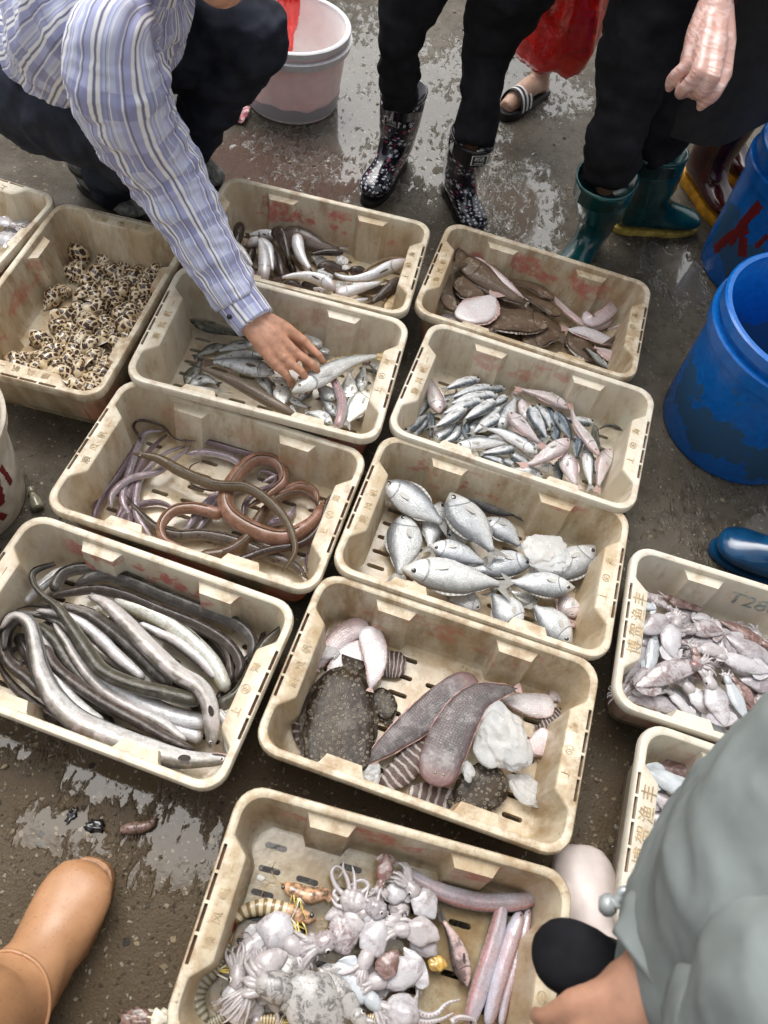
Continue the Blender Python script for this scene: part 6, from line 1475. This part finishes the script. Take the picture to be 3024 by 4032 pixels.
XR = Vector((1, 0.15, 0))
def standing(label, feet, hips, neck, face, trouser, top, rad, knees=None, body=True, hands=None, skin='skin', wr=.010, boot_in=True, hem=None):
    """feet: (ankle point, shaft top point) left and right; hips: two points; neck: point."""
    e = person(label, ((feet[0][0].x + feet[1][0].x) / 2, (feet[0][0].y + feet[1][0].y) / 2))
    ch = []; bl = []; parts = []
    hipc = (hips[0] + hips[1]) / 2
    for i in range(2):
        an, st = feet[i]; kn = knees[i] if knees else (st + hips[i]) / 2 + Vector((face.x, face.y, 0)) * .03
        ch.append(([an, st, kn, hips[i]], [.022, .026, .030, .045]))
        r0, r1, r2 = rad[i] if isinstance(rad[0], tuple) else rad
        st2 = hem[i] if hem else st
        parts.append(([st2, st2.lerp(kn, .5), kn, kn.lerp(hips[i], .55), hips[i] + Z * .04], [r0, r0 * 1.05, r1, r1 * 1.12, r2], dict(wr=wr, wf=22, seed=i * 7.3 + hipc.x, ref=XR)))
    parts.append(([hipc - Z * .02, hipc + Z * .16], [.15, .145], dict(oval=.75, ref=XR)))
    joincloth(e, 'trousers', parts, trouser, .009, 5, (.0065, 11, (1, 1, 2.2), hipc.x * 9))
    ch.append(([hipc, hipc.lerp(neck, .5), neck - Z * .12, neck], [.10, .10, .11, .05])); ch.append(([neck, neck + Z * .10], [.05, .05]))
    side = Vector((-face.y, face.x, 0)).normalized(); tparts = [([hipc + Z * .08, hipc.lerp(neck, .5), neck - Z * .10, neck - Z * .02], [.155, .15, .165, .07], dict(wr=.008, wf=14, oval=.72, ref=XR))]
    tips = []
    for i, q in enumerate((1, -1)):
        sh = neck - Z * .08 + side * q * .165; el = sh - Z * .27 + side * q * .05 + face * .02; wrp = el + face * .12 - Z * .20
        if hands and hands[i]: wrp = hands[i][0]; el = (sh + wrp) / 2 + side * q * .06 - face * .06
        f = (wrp - el).normalized(); u = side * q
        if hands and hands[i]: f, u, ix, cu = hands[i][1:]
        else: ix = u.cross(f) * (1 if q > 0 else -1); cu = (.4, .4, .45, .5)
        hc, tp = hand_chains(wrp, f, u, ix, 1.0, cu)
        ch += [([neck - Z * .08, sh, el, wrp], [.06, .05, .036, .026])] + hc; tips.append(tp)
        tparts.append(([neck - Z * .10 + side * q * .08, sh, el, wrp - f * .01], [.085, .075, .058, .042], dict(wr=.005, wf=20, seed=i + .5, ref=XR)))
    late = add_head(e, neck + Z * .20, face, ch, bl)
    remesh_body('body', ch, bl, e, skin, .0065)
    joincloth(e, 'jacket', tparts, top); late()
    return e, tips
V3 = Vector
# ---- squatting man in the checked shirt
def squatting_man():
    e = person('man squatting in a lilac checked shirt, reaching into a crate', (-.95, 1.85), None)
    hipR, hipL = V3((-1.10, 1.76, .34)), V3((-1.02, 2.02, .36)); hipc = (hipR + hipL) / 2
    knR, knL = at('D', 318, 285, .45), V3((-.60, 1.985, .50))
    anR, anL = V3((-.99, 1.80, .10)), V3((-.83, 2.02, .10))
    neck = V3((-.64, 1.53, .83)); shR = at('D', 225, 125, .73); shL = V3((-.53, 1.70, .84))
    A = [shR, at('D', 272, 235, .61), at('D', 352, 365, .46), at('D', 440, 525, .32), at('D', 512, 645, .225), at('D', 552, 697, .198)]
    q = lambda x, y, z: at('E', x, y, z)
    wr = q(560, 150, .205)
    K = [q(955, 315, .165), q(885, 395, .172), q(810, 450, .168), q(735, 490, .158)]
    FG = [[q(1068, 425, .150), q(1120, 510, .118), q(1128, 585, .085)], [q(1022, 492, .158), q(1070, 570, .124), q(1080, 648, .084)], [q(940, 550, .150), q(982, 628, .114), q(980, 690, .078)], [q(822, 570, .142), q(868, 635, .108), q(882, 680, .078)]]
    ch = []; tips = []; bl = []
    for i, (k, f) in enumerate(zip(K, FG)):
        b = wr + (K[0] - K[3]).normalized() * (.020, .007, -.007, -.018)[i]
        ch.append(([b, b.lerp(k, .5) + Z * .004, k], [.021, .020, .0135])); ch.append(([k] + f, [.0125, .0102, .0092, .0072]))
        bl += [(k + Z * .003, .0125, (1, 1, 1)), (f[0] + Z * .001, .0106, (1, 1, 1))]
        tips.append((f[2], (f[2] - f[1]).normalized(), ((f[2] - f[1]).cross(K[3] - K[0])).normalized() * (1 if ((f[2] - f[1]).cross(K[3] - K[0])).dot(CPOS - f[2]) > 0 else -1)))
    ch.append(([wr, (wr + K[1]) / 2 - Z * .012, (K[1] + K[2]) / 2 - Z * .018], [.027, .030, .022]))
    ch.append(([wr + (K[0] - K[3]).normalized() * .02 - Z * .012, q(900, 330, .14), q(960, 440, .115), q(990, 540, .09)], [.020, .016, .013, .010]))   # thumb under the palm
    ch.append(([A[0], A[2], A[4], wr], [.05, .04, .032, .027]))
    elL, wrL = V3((-.84, 1.98, .62)), V3((-.98, 2.12, .50))
    ch.append(([shL, elL, wrL], [.05, .04, .027])); hc, tp = hand_chains(wrL, V3((.5, .3, -.5)), V3((0, -.2, 1)), V3((.5, -.6, 0))); ch += hc
    ch += [([hipc, (hipc + neck) / 2, neck - V3((.06, -.04, .07)), neck], [.12, .12, .13, .055]), ([hipR, knR, anR], [.07, .034, .026]), ([hipL, knL, anL], [.07, .034, .026])]
    hd = at('D', 452, -175, .97); ch.append(([neck, hd - Z * .05], [.058, .055]))
    late = add_head(e, hd, V3((.6, -.8, 0)), ch, bl)
    remesh_body('body', ch, bl, e, 'skin', .0033, 5); late(); nails(e, tips, s=1.15)
    joincloth(e, 'trousers', [([hipR - V3((.03, 0, 0)), hipR.lerp(knR, .5) - Z * .015, knR, knR.lerp(anR, .35), knR.lerp(anR, .75), anR - Z * .02], [.135, .115, .085, .085, .075, .068], dict(wr=.010, wf=20, seed=2)),
                              ([hipL - V3((.03, 0, 0)), hipL.lerp(knL, .5) - Z * .01, knL, knL.lerp(anL, .35), knL.lerp(anL, .75), anL - Z * .02], [.135, .12, .098, .092, .078, .068], dict(wr=.012, wf=20, seed=5)),
                              ([hipc - V3((.05, -.02, .06)), hipc + V3((.03, -.02, .10))], [.17, .16], dict(wr=.006, wf=12, ref=V3((.3, .9, .1))))], 'navy', .008, 4, (.010, 9, (1, 1, 1.3), 2))
    ax = [hipc + V3((-.02, .0, -.08)), hipc + V3((.02, -.03, .06)), V3((-.95, 1.76, .50)), V3((-.82, 1.635, .66)), V3((-.715, 1.56, .775)), neck + V3((.0, .0, .01))]
    cloth(e, 'shirt', ax, [.195, .185, .18, .195, .165, .068], 'shirt', .010, 11, 140, 110, 3.3, .82)
    cloth(e, 'sleeve', [shR.lerp(neck, .62) - Z * .03, shR.lerp(neck, .22)] + A[1:5], [.045, .098, .090, .080, .067, .056], 'shirt', .006, 26, 160, 72, 8.1)
    folds(bpy.data.objects[[o.name for o in e.children if o.name.startswith('sleeve')][0]], .0075, 12, (1.0, 1.0, 1.5), 3)
    folds([o for o in e.children if o.name.startswith('sleeve')][0], .0042, 25, (1.0, 1.0, 1.7), 6)
    folds([o for o in e.children if o.name.startswith('shirt')][0], .005, 22, (1.3, 1.0, .8), 9)
    folds([o for o in e.children if o.name.startswith('shirt')][0], .012, 9, (1.3, 1.0, .8), 5)
    cloth(e, 'sleeve', [shL, shL.lerp(elL, .5), elL, wrL], [.10, .085, .075, .055], 'shirt', .010, 24, 60, 40, 1.7)
    d = (A[5] - A[4]).normalized(); cu = cloth(e, 'cuff', [A[4] - d * .012, A[4] + d * .03, A[5]], [.054, .054, .052], 'shirt', .002, 30, 24, 48, 4.4)
    for c in (at('E', 392, 130, .258),):
        n = (CPOS - c).normalized(); V, F = ico(c, .0065, 2, (1, 1, .35), rot=n.to_track_quat('Z', 'Y').to_matrix()); build('button', V, F, M('black'), e)
    V, F, U, U2 = tube([neck - V3((.015, -.01, .02)), neck + V3((.022, -.012, .035))], [.085, .074], 10, 36, .006, 10, 2, .9, cap=False); build('collar', V, F, M('shirt'), e, U, U2)
    for h_, t_ in (((-1.12, 1.87), (-.875, 1.745)), ((-.95, 2.08), (-.705, 1.955))):
        bo, c = boot(e, h_, t_, .17, 'shoe_grey', 'black_sole', name='shoe', wide=1.05)
        f = V3((t_[0] - h_[0], t_[1] - h_[1], 0)).normalized(); s = V3((-f.y, f.x, 0)); mb = MB()
        for i in range(5):
            p = V3((t_[0], t_[1], 0)) - f * (.085 + .018 * i) + Z * (.078 + .009 * i); mb.add(*tube([p - s * .03 - Z * .010, p + f * .006 + Z * .006, p + s * .03 - Z * .010], [.003] * 3, 10, 6)[:2])
            mb.add(*tube([p - s * .03 - Z * .010, p - f * .018 + Z * .013, p + s * .03 - f * .018 - Z * .002], [.0025] * 3, 10, 6)[:2])
        la = mb.build('laces', M('lace'), e)
squatting_man()

# ---- woman or man in black trousers and star-printed boots
def star_boots():
    tl, tr = at('D', 872, 205, .275), at('D', 1020, 302, .275)
    aL, aR = V3((-.20, 2.26, .10)), V3((-.00, 2.16, .10))
    e, _ = standing('person in black trousers tucked into star printed rain boots', [(aL, tl), (aR, tr)], [V3((-.13, 2.33, .92)), V3((.10, 2.22, .92))], V3((0, 2.28, 1.42)), V3((.05, -1, 0)).normalized(), 'black_cloth', 'tee',
             [(.052, .094, .12), (.056, .10, .13)], [at('D', 866, 70, .50), at('D', 1058, 90, .49)], wr=.012, hem=[at('D', 862, 220, .285), at('D', 1022, 312, .285)])
    for h_, t_, tp in (((-.195, 2.335), (-.262, 2.045), tl), ((-.03, 2.235), (.105, 2.000), tr)):
        bo, c = boot(e, h_, t_, .285, 'star', 'black_sole', tp, name='boot')
        from mathutils.bvhtree import BVHTree
        px = ('D', 846, 263) if tp is tl else ('D', 1035, 346)
        tr_ = BVHTree.FromPolygons([v.co + e.location for v in bo.data.vertices], [p.vertices[:] for p in bo.data.polygons])
        hit, n, _, _ = tr_.ray_cast(CPOS, ray(*px).normalized())
        if hit is not None: badge(bo, e, hit, n if n.dot(CPOS - hit) > 0 else -n, Z, '时达', 'SHIDAXIEYE', .048, .030)
star_boots()

# ---- sandal wearer behind
def sandal():
    a1, a2 = V3((.215, 2.86, .07)), V3((.05, 3.32, .07))
    e, _ = standing('person with a bare foot in a striped black slide sandal', [(a1, a1 + Z * .27), (a2, a2 + Z * .27)], [V3((.20, 3.0, .92)), V3((.12, 3.18, .92))], V3((.15, 3.1, 1.42)), V3((-.7, -.6, 0)).normalized(), 'black_cloth', 'tee', (.075, .085, .12), wr=.01, skin='skin_pale')
    for h_, t_ in (((.245, 2.895), (.105, 2.675)), ((.08, 3.36), (-.06, 3.14))):
        h_, t_ = V3((*h_, 0)), V3((*t_, 0)); f = (t_ - h_).normalized(); s = V3((-f.y, f.x, 0)); L = (t_ - h_).length
        foot = [h_ + f * .03 + Z * .055, h_ + f * .11 + Z * .065, h_ + f * .19 + Z * .045, h_ + f * (L - .02) + Z * .035]
        mb = MB(); mb.add(*tube(foot, [.032, .036, .036, .026], 24, 16)[:2]); mb.add(*tube([h_ + f * .045 + Z * .05, h_ + f * .06 + Z * .16, h_ + f * .055 + Z * .30], [.036, .036, .050], 16, 16)[:2]); mb.add(*ico(h_ + f * .028 + Z * .05, .034, 3))
        o = mb.build('foot', M('skin_pale'), e); m = o.modifiers.new('r', 'REMESH'); m.mode = 'VOXEL'; m.voxel_size = .006; k = o.modifiers.new('s', 'SMOOTH'); k.iterations = 6; apply_mods(o); o.data.polygons.foreach_set('use_smooth', [True] * len(o.data.polygons))
        out = [(x, w_) for x, w_ in ((-.01, .02), (.0, .034), (.06, .036), (.14, .042), (.2, .048), (.25, .036), (.265, .015))]
        rg = [[h_ + f * x + s * w_ * k + Z * z for x, w_ in out] + [h_ + f * x - s * w_ * k + Z * z for x, w_ in reversed(out)] for k, z in ((.97, .0), (1, .006), (1, .026), (.93, .030))]
        V, F, U = loft(rg); so = build('slide_sole', V, F, M('black_sole'), e, U, sharp=50)
        rows = []
        for x in (.13, .205):
            rows.append([h_ + f * x + s * .047 * math.cos(a) + Z * (.022 + .066 * math.sin(a)) for a in [PI * i / 14 for i in range(15)]])
        V, F, U = loft([rows[0], rows[1]], False, False, False); build('strap', V, F, M('black_sole'), e, U)
        for k in (.2, .5, .8):
            r1 = [p.lerp(q, k - .07) + (p - (h_ + f * .17 + Z * .03)).normalized() * .002 for p, q in zip(*rows)]; r2 = [p.lerp(q, k + .07) + (p - (h_ + f * .17 + Z * .03)).normalized() * .002 for p, q in zip(*rows)]
            V, F, U = loft([r1, r2], False, False, False); build('strap_stripe', V, F, M('white'), e, U)
sandal()

# ---- green boots
def green_boots():
    t1, t2 = at('D', 1310, 388, .315), at('D', 1418, 330, .325)
    a1, a2 = V3((.448, 2.05, .10)), V3((.612, 2.222, .10))
    kn1, kn2 = at('D', 1335, 285, .45), at('D', 1420, 215, .48)
    e, _ = standing('person in black trousers and dark green rubber boots', [(a1, t1), (a2, t2)], [at('D', 1395, 10, .70) + V3((0, .05, .2)), at('D', 1470, 30, .70) + V3((.02, .16, .2))], V3((.52, 2.3, 1.42)), V3((-.2, -1, 0)).normalized(), 'black_cloth', 'tee',
             [(.070, .098, .12), (.072, .092, .12)], [kn1, kn2], wr=.016, hem=[t1 + Z * .01, t2 + Z * .01])
    boot(e, (.480, 2.135), (.375, 1.86), .325, 'green_rubber', 'yellow_sole', t1, shaftw=1.26)
    boot(e, (.535, 2.20), (.815, 2.285), .335, 'green_rubber', 'yellow_sole', t2, shaftw=1.1)
green_boots()

# ---- apron, latex glove and dark red boots
def apron_person():
    a1, a2 = V3((.80, 2.52, .10)), V3((.88, 2.74, .10))
    w2 = lambda x, y, z: at('2', x, y, z)
    wr = w2(1432, 25, .82); mid = w2(1400, 180, .78)
    e = person('person in a charcoal apron wearing a wrinkled pink latex glove', (.84, 2.6))
    K = [w2(1312, 285, .755), w2(1360, 318, .765), w2(1418, 338, .765), w2(1468, 325, .755)]
    FG = [[w2(1262, 325, .735), w2(1240, 355, .715), w2(1234, 378, .70)], [w2(1305, 375, .735), w2(1282, 398, .712), w2(1290, 408, .695)], [w2(1378, 395, .735), w2(1345, 402, .710), w2(1335, 400, .690)], [w2(1428, 405, .735), w2(1390, 438, .715), w2(1368, 460, .700)]]
    ch = []; mb = MB()
    for i, (k, f) in enumerate(zip(K, FG)):
        b = wr + (K[0] - K[3]).normalized() * (.016, .006, -.006, -.016)[i]
        for pts, rad in (([b, b.lerp(k, .5), k], [.023, .026, .0175]), ([k] + f, [.0165, .0145, .0135, .0105])):
            mb.add(*tube(pts, rad, 18, 12)[:2]); mb.add(*ico(pts[-1], rad[-1], 2))
    mb.add(*tube([wr, mid - Z * .01, (K[1] + K[2]) / 2 - Z * .012], [.032, .036, .024], 16, 14)[:2])
    mb.add(*tube([wr - Z * .01, w2(1330, 200, .75), w2(1300, 300, .72), w2(1290, 350, .70)], [.024, .019, .016, .012], 16, 12)[:2])
    mb.add(*tube([wr + (wr - mid).normalized() * .10, wr, mid], [.036, .035, .034], 14, 14)[:2])
    o = mb.build('glove', M('glove'), e); m = o.modifiers.new('r', 'REMESH'); m.mode = 'VOXEL'; m.voxel_size = .0042; k = o.modifiers.new('s', 'SMOOTH'); k.iterations = 5; apply_mods(o); o.data.polygons.foreach_set('use_smooth', [True] * len(o.data.polygons))
    hp = [V3((.74, 2.42, .92)), V3((.94, 2.52, .92))]; neck = V3((.78, 2.32, 1.40)); face = V3((-.5, -.86, 0))
    el = V3((.60, 1.98, 1.02)); shd = neck + V3((-.16, .04, -.08)); bl = []
    hipc = (hp[0] + hp[1]) / 2
    ch = [([a, (a + h) / 2 + face * .03, h], [.035, .045, .06]) for a, h in zip((a1, a2), hp)] + [([hipc, hipc.lerp(neck, .5), neck - Z * .12, neck], [.10, .10, .11, .05]), ([neck, neck + Z * .1 + face * .03], [.05, .05]), ([shd, el, wr + (wr - mid).normalized() * .03], [.05, .036, .026]),
          ([wr, wr.lerp(mid, .8)], [.024, .026])] + [([mid] + [k_], [.02, .011]) for k_ in K] + [([k_] + f[:2], [.010, .009, .008]) for k_, f in zip(K, FG)] + [([mid, w2(1330, 200, .75)], [.018, .012])]
    late = add_head(e, neck + Z * .2 + face * .05, face, ch, bl); remesh_body('body', ch, bl, e, 'skin', .0065); late()
    joincloth(e, 'trousers', [([a + Z * .17, (a + h) / 2 + face * .03, h], [.066, .09, .12], dict(wr=.01, wf=20, ref=XR)) for a, h in zip((a1, a2), hp)], 'black_cloth')
    joincloth(e, 'jacket', [([hipc, hipc.lerp(neck, .5), neck - Z * .1, neck], [.16, .15, .16, .07], dict(wr=.008, wf=14, oval=.75, ref=XR)), ([shd, el, wr + (wr - mid).normalized() * .075], [.08, .062, .046], dict(wr=.005, wf=20)), ([neck + V3((.17, .02, -.08)), V3((1.02, 2.4, 1.1)), V3((1.0, 2.2, .95))], [.08, .06, .045], dict(wr=.005))], 'tee')
    u = (wr - mid).normalized(); cloth(e, 'knit_cuff', [wr + u * .012, wr + u * .10], [.0405, .043], 'maroon', .003, 60, 12, 32)
    # apron: a thick sheet hanging from the waist
    bot = [at('D', 1392, 262, .44), at('D', 1404, 280, .43), at('D', 1440, 300, .425), at('D', 1510, 312, .42), at('D', 1590, 300, .42), at('D', 1668, 262, .43), at('D', 1740, 180, .46)]
    top = [V3((.585, 2.03, 1.0)), V3((.60, 2.025, 1.0)), V3((.63, 2.02, 1.0)), V3((.70, 2.03, 1.0)), V3((.78, 2.06, 1.0)), V3((.86, 2.12, 1.0)), V3((.93, 2.2, 1.0))]
    B = catmull(bot, 24); T = catmull(top, 24); rows = []
    for i in range(19):
        s = i / 18; rows.append([b.lerp(t_, s) + V3((0, .014 * math.sin(j * .55 + s * 2) * (1 - s * .6), 0)) for j, (b, t_) in enumerate(zip(B, T))])
    back = [[p + V3((.002, .007, 0)) for p in r] for r in rows]
    V, F, U = loft(rows + back[::-1] + [rows[0]], False, False, False); build('apron', V, F, M('apron'), e, U)
    boot(e, (.785, 2.575), (.925, 2.315), .31, 'red_rubber', 'gum_sole', None, solez=.030, wide=1.1); boot(e, (.855, 2.81), (1.01, 2.56), .31, 'red_rubber', 'gum_sole', None, solez=.030, wide=1.1)
apron_person()

# ---- blue boot at the right edge
def blue_boot():
    a1, a2 = V3((1.05, .99, .10)), V3((1.14, .72, .10))
    e, _ = standing('person whose glossy blue rubber boot toe enters at right', [(a1, a1 + Z * .2), (a2 + V3((.12, 0, 0)), a2 + V3((.14, 0, .2)))], [V3((1.2, 1.0, .92)), V3((1.22, .80, .92))], V3((1.32, .9, 1.42)), V3((-1, .1, 0)).normalized(), 'navy', 'tee', (.072, .09, .12))
    boot(e, (1.110, .985), (.812, 1.050), .31, 'blue_rubber', 'blue_rubber', None, wide=1.12)
    boot(e, (1.345, .71), (1.06, .74), .31, 'blue_rubber', 'blue_rubber', None, wide=1.12)
blue_boot()

# ---- tan boot at the lower left
def tan_boot():
    a1, a2 = V3((-.425, -.15, .10)), V3((-.12, -.36, .10))
    e, _ = standing('person whose tan ankle boot stands on the wet ground', [(a1, V3((-.48, -.215, .285))), (a2, a2 + Z * .15)], [V3((-.34, -.36, .90)), V3((-.14, -.42, .90))], V3((-.24, -.50, 1.40)), V3((0, 1, 0)), 'denim', 'tee', (.072, .085, .11))
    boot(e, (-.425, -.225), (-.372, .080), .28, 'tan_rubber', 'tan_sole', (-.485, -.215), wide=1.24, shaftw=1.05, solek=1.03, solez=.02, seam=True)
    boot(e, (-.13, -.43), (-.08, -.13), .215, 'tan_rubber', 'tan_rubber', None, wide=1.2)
tan_boot()

# ---- grey jacket, lower right
def grey_jacket():
    e = person('person squatting in a grey green jacket at the lower right', (.60, .0))
    kn = at('D', 1236, 2066, .54); hip = V3((.72, -.06, .36)); hip2 = V3((.70, -.24, .36)); kn2 = V3((.40, -.30, .52)); an = V3((.56, .05, .1)); an2 = V3((.50, -.22, .1))
    wr = at('D', 1445, 2095, .66); f = (at('D', 1265, 2270, .60) - wr).normalized(); sh = at('D', 1930, 2010, .86); el = at('D', 1740, 2290, .74); neck = at('D', 2130, 1760, 1.02)
    ch = [([hip, kn + (hip - kn).normalized() * .04, an], [.06, .028, .025]), ([hip2, kn2, an2], [.06, .03, .025]), ([(hip + hip2) / 2, neck - Z * .1, neck], [.10, .11, .05]), ([sh, el, wr], [.05, .045, .034])]
    up = (Z - f * Z.dot(f)).normalized(); side = f.cross(up) * -1; hc, tp = hand_chains(wr, f, up, side, 1.3, (.35, .4, .45, .5)); ch += hc
    ch.append(([wr, wr + f * .05 - up * .006, wr + f * .10 - up * .008], [.036, .042, .034]))
    wr2 = kn2 + V3((.02, -.05, .08)); ch += [([neck - Z * .08 + V3((.1, -.16, 0)), V3((.62, -.36, .66)), wr2], [.05, .04, .028])]; hc, _ = hand_chains(wr2, V3((-.7, .2, -.5)), Z, V3((.2, .8, 0)), 1.0); ch += hc
    bl = []; hdc = neck + V3((.02, .08, .17)); ch.append(([neck, hdc - Z * .05], [.05, .05])); late = add_head(e, hdc, V3((-.6, .7, 0)), ch, bl); remesh_body('body', ch, bl, e, 'skin_dark', .0055); late()
    joincloth(e, 'trousers', [([hip, hip.lerp(kn, .5), kn + (hip - kn).normalized() * .03, kn - Z * .02, kn.lerp(an, .5) + V3((.03, 0, 0)), an + Z * .14], [.09, .058, .046, .043, .05, .06], dict(wr=.003)), ([hip2, kn2, kn2.lerp(an2, .6)], [.11, .075, .07], dict(wr=.003))], 'black_cloth', .009)
    joincloth(e, 'jacket', [([at('D', 1680, 2210, .56), at('D', 1710, 2100, .66), at('D', 1820, 1960, .78), at('D', 1980, 1780, .92), neck], [.175, .175, .175, .15, .09], dict(wr=.004, wf=9, seed=4)),
                            ([neck - Z * .06 + V3((.1, -.14, 0)), V3((.64, -.36, .66)), wr2], [.09, .075, .05], dict(wr=.006))], 'jacket', .008, 6, (.012, 7, (2.2, .6, .6), 4))
    cloth(e, 'sleeve', [at('D', 2080, 2100, .92), at('D', 1860, 2200, .87), at('D', 1690, 2250, .78), wr - f * .05, wr + f * .012], [.12, .115, .098, .066, .056], 'jacket', .003, 12, 120, 72, 9); folds([o for o in e.children if o.name.startswith('sleeve')][0], .010, 8, (2.0, .6, .8), 8)
    for q_ in [o for o in e.children if o.name.startswith(('sleeve', 'jacket'))]: folds(q_, .0045, 19, (1.7, .6, .8), 2)
    mb = MB(); c = at('D', 1330, 1950, .60); mb.add(*tube([at('D', 1296, 1952, .59), at('D', 1330, 1958, .60)], [.009, .013, .013, .008], 10, 12)[:2]); mb.add(*tube([at('D', 1330, 1958, .60), at('D', 1345, 1925, .61), at('D', 1372, 1930, .61)], [.006, .005, .006], 14, 8, .003, 200)[:2]); mb.build('cord_toggle', M('cord'), e)
    boot(e, (.575, -.02), (.500, .285), .31, 'pink_rubber', 'pink_rubber', (.60,.02), wide=1.2); boot(e, (.56, -.30), (.44, -.08), .31, 'pink_rubber', 'pink_rubber', None, wide=1.2)
grey_jacket()

# ------------------------------------------------------------------ small things on the ground
def ground_bits():
    P = at('D', 600, 1785, .012)
    S = [at('5', 0, 0, 0)] ; pts = [at('1', 0, 0, 0)]
    ZM['S'] = (0, 2300, .9114)
    pts = [at('S', x, y, .012) for x, y in ((520, 1065), (560, 1055), (610, 1050), (650, 1035), (672, 1000))]
    e = empty('shrimp', (pts[2].x, pts[2].y, 0), 'small brown shrimp lying in the puddle by the tan boot', 'shrimp')
    V, F, U, _ = tube(pts, [.006, .011, .012, .010, .008, .003], 40, 12, .002, 500); build('body', V, F, M('shrimp'), e, U)
    mb = MB()
    for i in range(6):
        p = catmull(pts, 12)[3 + i]; mb.add(*tube([p - Z * .004, p + V3((-.004, -.012, -.002)), p + V3((-.002, -.022, -.010))], [.0014, .001, .0006], 6, 5)[:2])
    mb.build('legs', M('shrimp'), e)
    W = at('1', 1020, 497, .004); e = empty('wrapper', (W.x, W.y, 0), 'crumpled red and white wrapper behind the squatting man', 'wrapper')
    rows = [[W + V3((.05 * (u - .5) * 1.6, .045 * (v - .5) * 2, .012 + .02 * mnoise.noise(V3((u * 3, v * 3, 2))))) for v in [k / 9 for k in range(10)]] for u in [k / 9 for k in range(10)]]
    V, F, U = loft(rows, False, False, False); build('film', V, F, M('wrap'), e, U)
    b0, b1 = at('D', 70, 1066, .014), at('D', 82, 1098, .014); e = empty('bottle', (b0.x, b0.y, 0), 'small cloudy plastic bottle lying beside the white barrel', 'bottle')
    V, F, U, _ = tube([b0, b0.lerp(b1, .2), b0.lerp(b1, .3), b0.lerp(b1, .6), b1], [.007, .008, .013, .014, .014, .013], 24, 18); build('body', V, F, M('bottle'), e, U)
    d = (b0 - b1).normalized(); V, F, U, _ = tube([b0 + d * .002, b0 + d * .016], [.0085, .0085], 4, 16); build('cap', V, F, M('bottle'), e, U)
    for i, (x, y, s, lb) in enumerate(((420, 1050, .020, 'black shell piece nearest the conger crate'), (310, 1000, .016, 'black shell piece in the puddle left of the shrimp'), (225, 1150, .022, 'black shell piece above the tan boot toe'))):
        p = at('S', x, y + (300 if i == 2 else 0), .003); V, F = ico((0, 0, 0), s * .8, 3, (1, .5, .12), 1.2, 5, i * 2.2, Matrix.Rotation(i * 1.3, 3, 'Z')); o = build('mussel_shell', V, F, M('darkwet'), local=True); o.location = p; tag(o, lb, 'shell', 'broken shells on the ground')
    p = at('T', 0, 0, 0); p = at('1', 0, 0, 0)
    ZM['U'] = (0, 3022, .9114)
    p = at('U', 630, 1075, .012); V, F = ico((0, 0, 0), .035, 4, (1.4, .6, .4), .6, 6, 3); o = build('crab', V, F, M('shrimp'), local=True); 
    bpy.data.objects.remove(o)
    # pieces of a pale shell crust at the lower edge
    for i, (x, y, lb) in enumerate(((600, 1092, 'broken crab shell at the bottom frame edge'), (690, 1095, 'pale crab shell bit beside the front crate'))):
        p = at('U', x, y, .010); V, F = ico((0, 0, 0), .022, 3, (1.3, .7, .5), .8, 6, i * 4); o = build('crab_shell', V, F, M('prawn_pale' if i else 'shrimp'), local=True); o.location = p; tag(o, lb, 'crab shell')
MT['stone'] = plain('grey_stone', (.085, .09, .085), .35, var=.3, sc=60, coat=.3)
ground_bits()

# faded pen writing on the inside of the mottled squid crate
def pen_marks():
    k = 'L'; e = CRATE_OBJ[k]; q = text_mesh('faded_writing', 'T280', .055, M('pen'), e, (.005, .1682, .112), ext=.0003, basis=Matrix(((-1, 0, 0), (0, -.14, .99), (0, .99, .14))).transposed() if False else Matrix((V3((1, 0, 0)), V3((0, .14, .99)), V3((0, -.99, .14)))).transposed())
pen_marks()

# ------------------------------------------------------------------ labels that tell look-alikes apart
ORD = ['', 'second', 'third', 'fourth', 'fifth', 'sixth', 'seventh', 'eighth', 'ninth', 'tenth', 'eleventh', 'twelfth', 'thirteenth', 'fourteenth', 'fifteenth', 'sixteenth']
def label_all():
    cells = {}
    for o, k, look, P in ALL:
        _, lx, ly = floor_z(k, P); cells.setdefault((k, look, place_words(k, P)), []).append((lx, o))
    for (k, look, pl), L in cells.items():
        L.sort(key=lambda t: t[0]); alone = sum(1 for q in cells if q[0] == k and q[1] == look) == 1 and len(L) == 1
        for i, (_, o) in enumerate(L):
            s = look + ' in the ' + INFO[k][3]
            if not alone: s += ', ' + pl
            if len(L) > 1: s += (', leftmost there' if i == 0 else ', ' + (ORD[i] if i < len(L) - 1 else 'rightmost') + (' from left there' if i < len(L) - 1 else ' there'))
            w_ = s.split(); o['label'] = ' '.join(w_[:16])
            if 'category' not in o: o['category'] = 'seafood'
label_all()
for o in list(bpy.data.objects):
    if o.name.endswith('_src'): bpy.data.objects.remove(o)
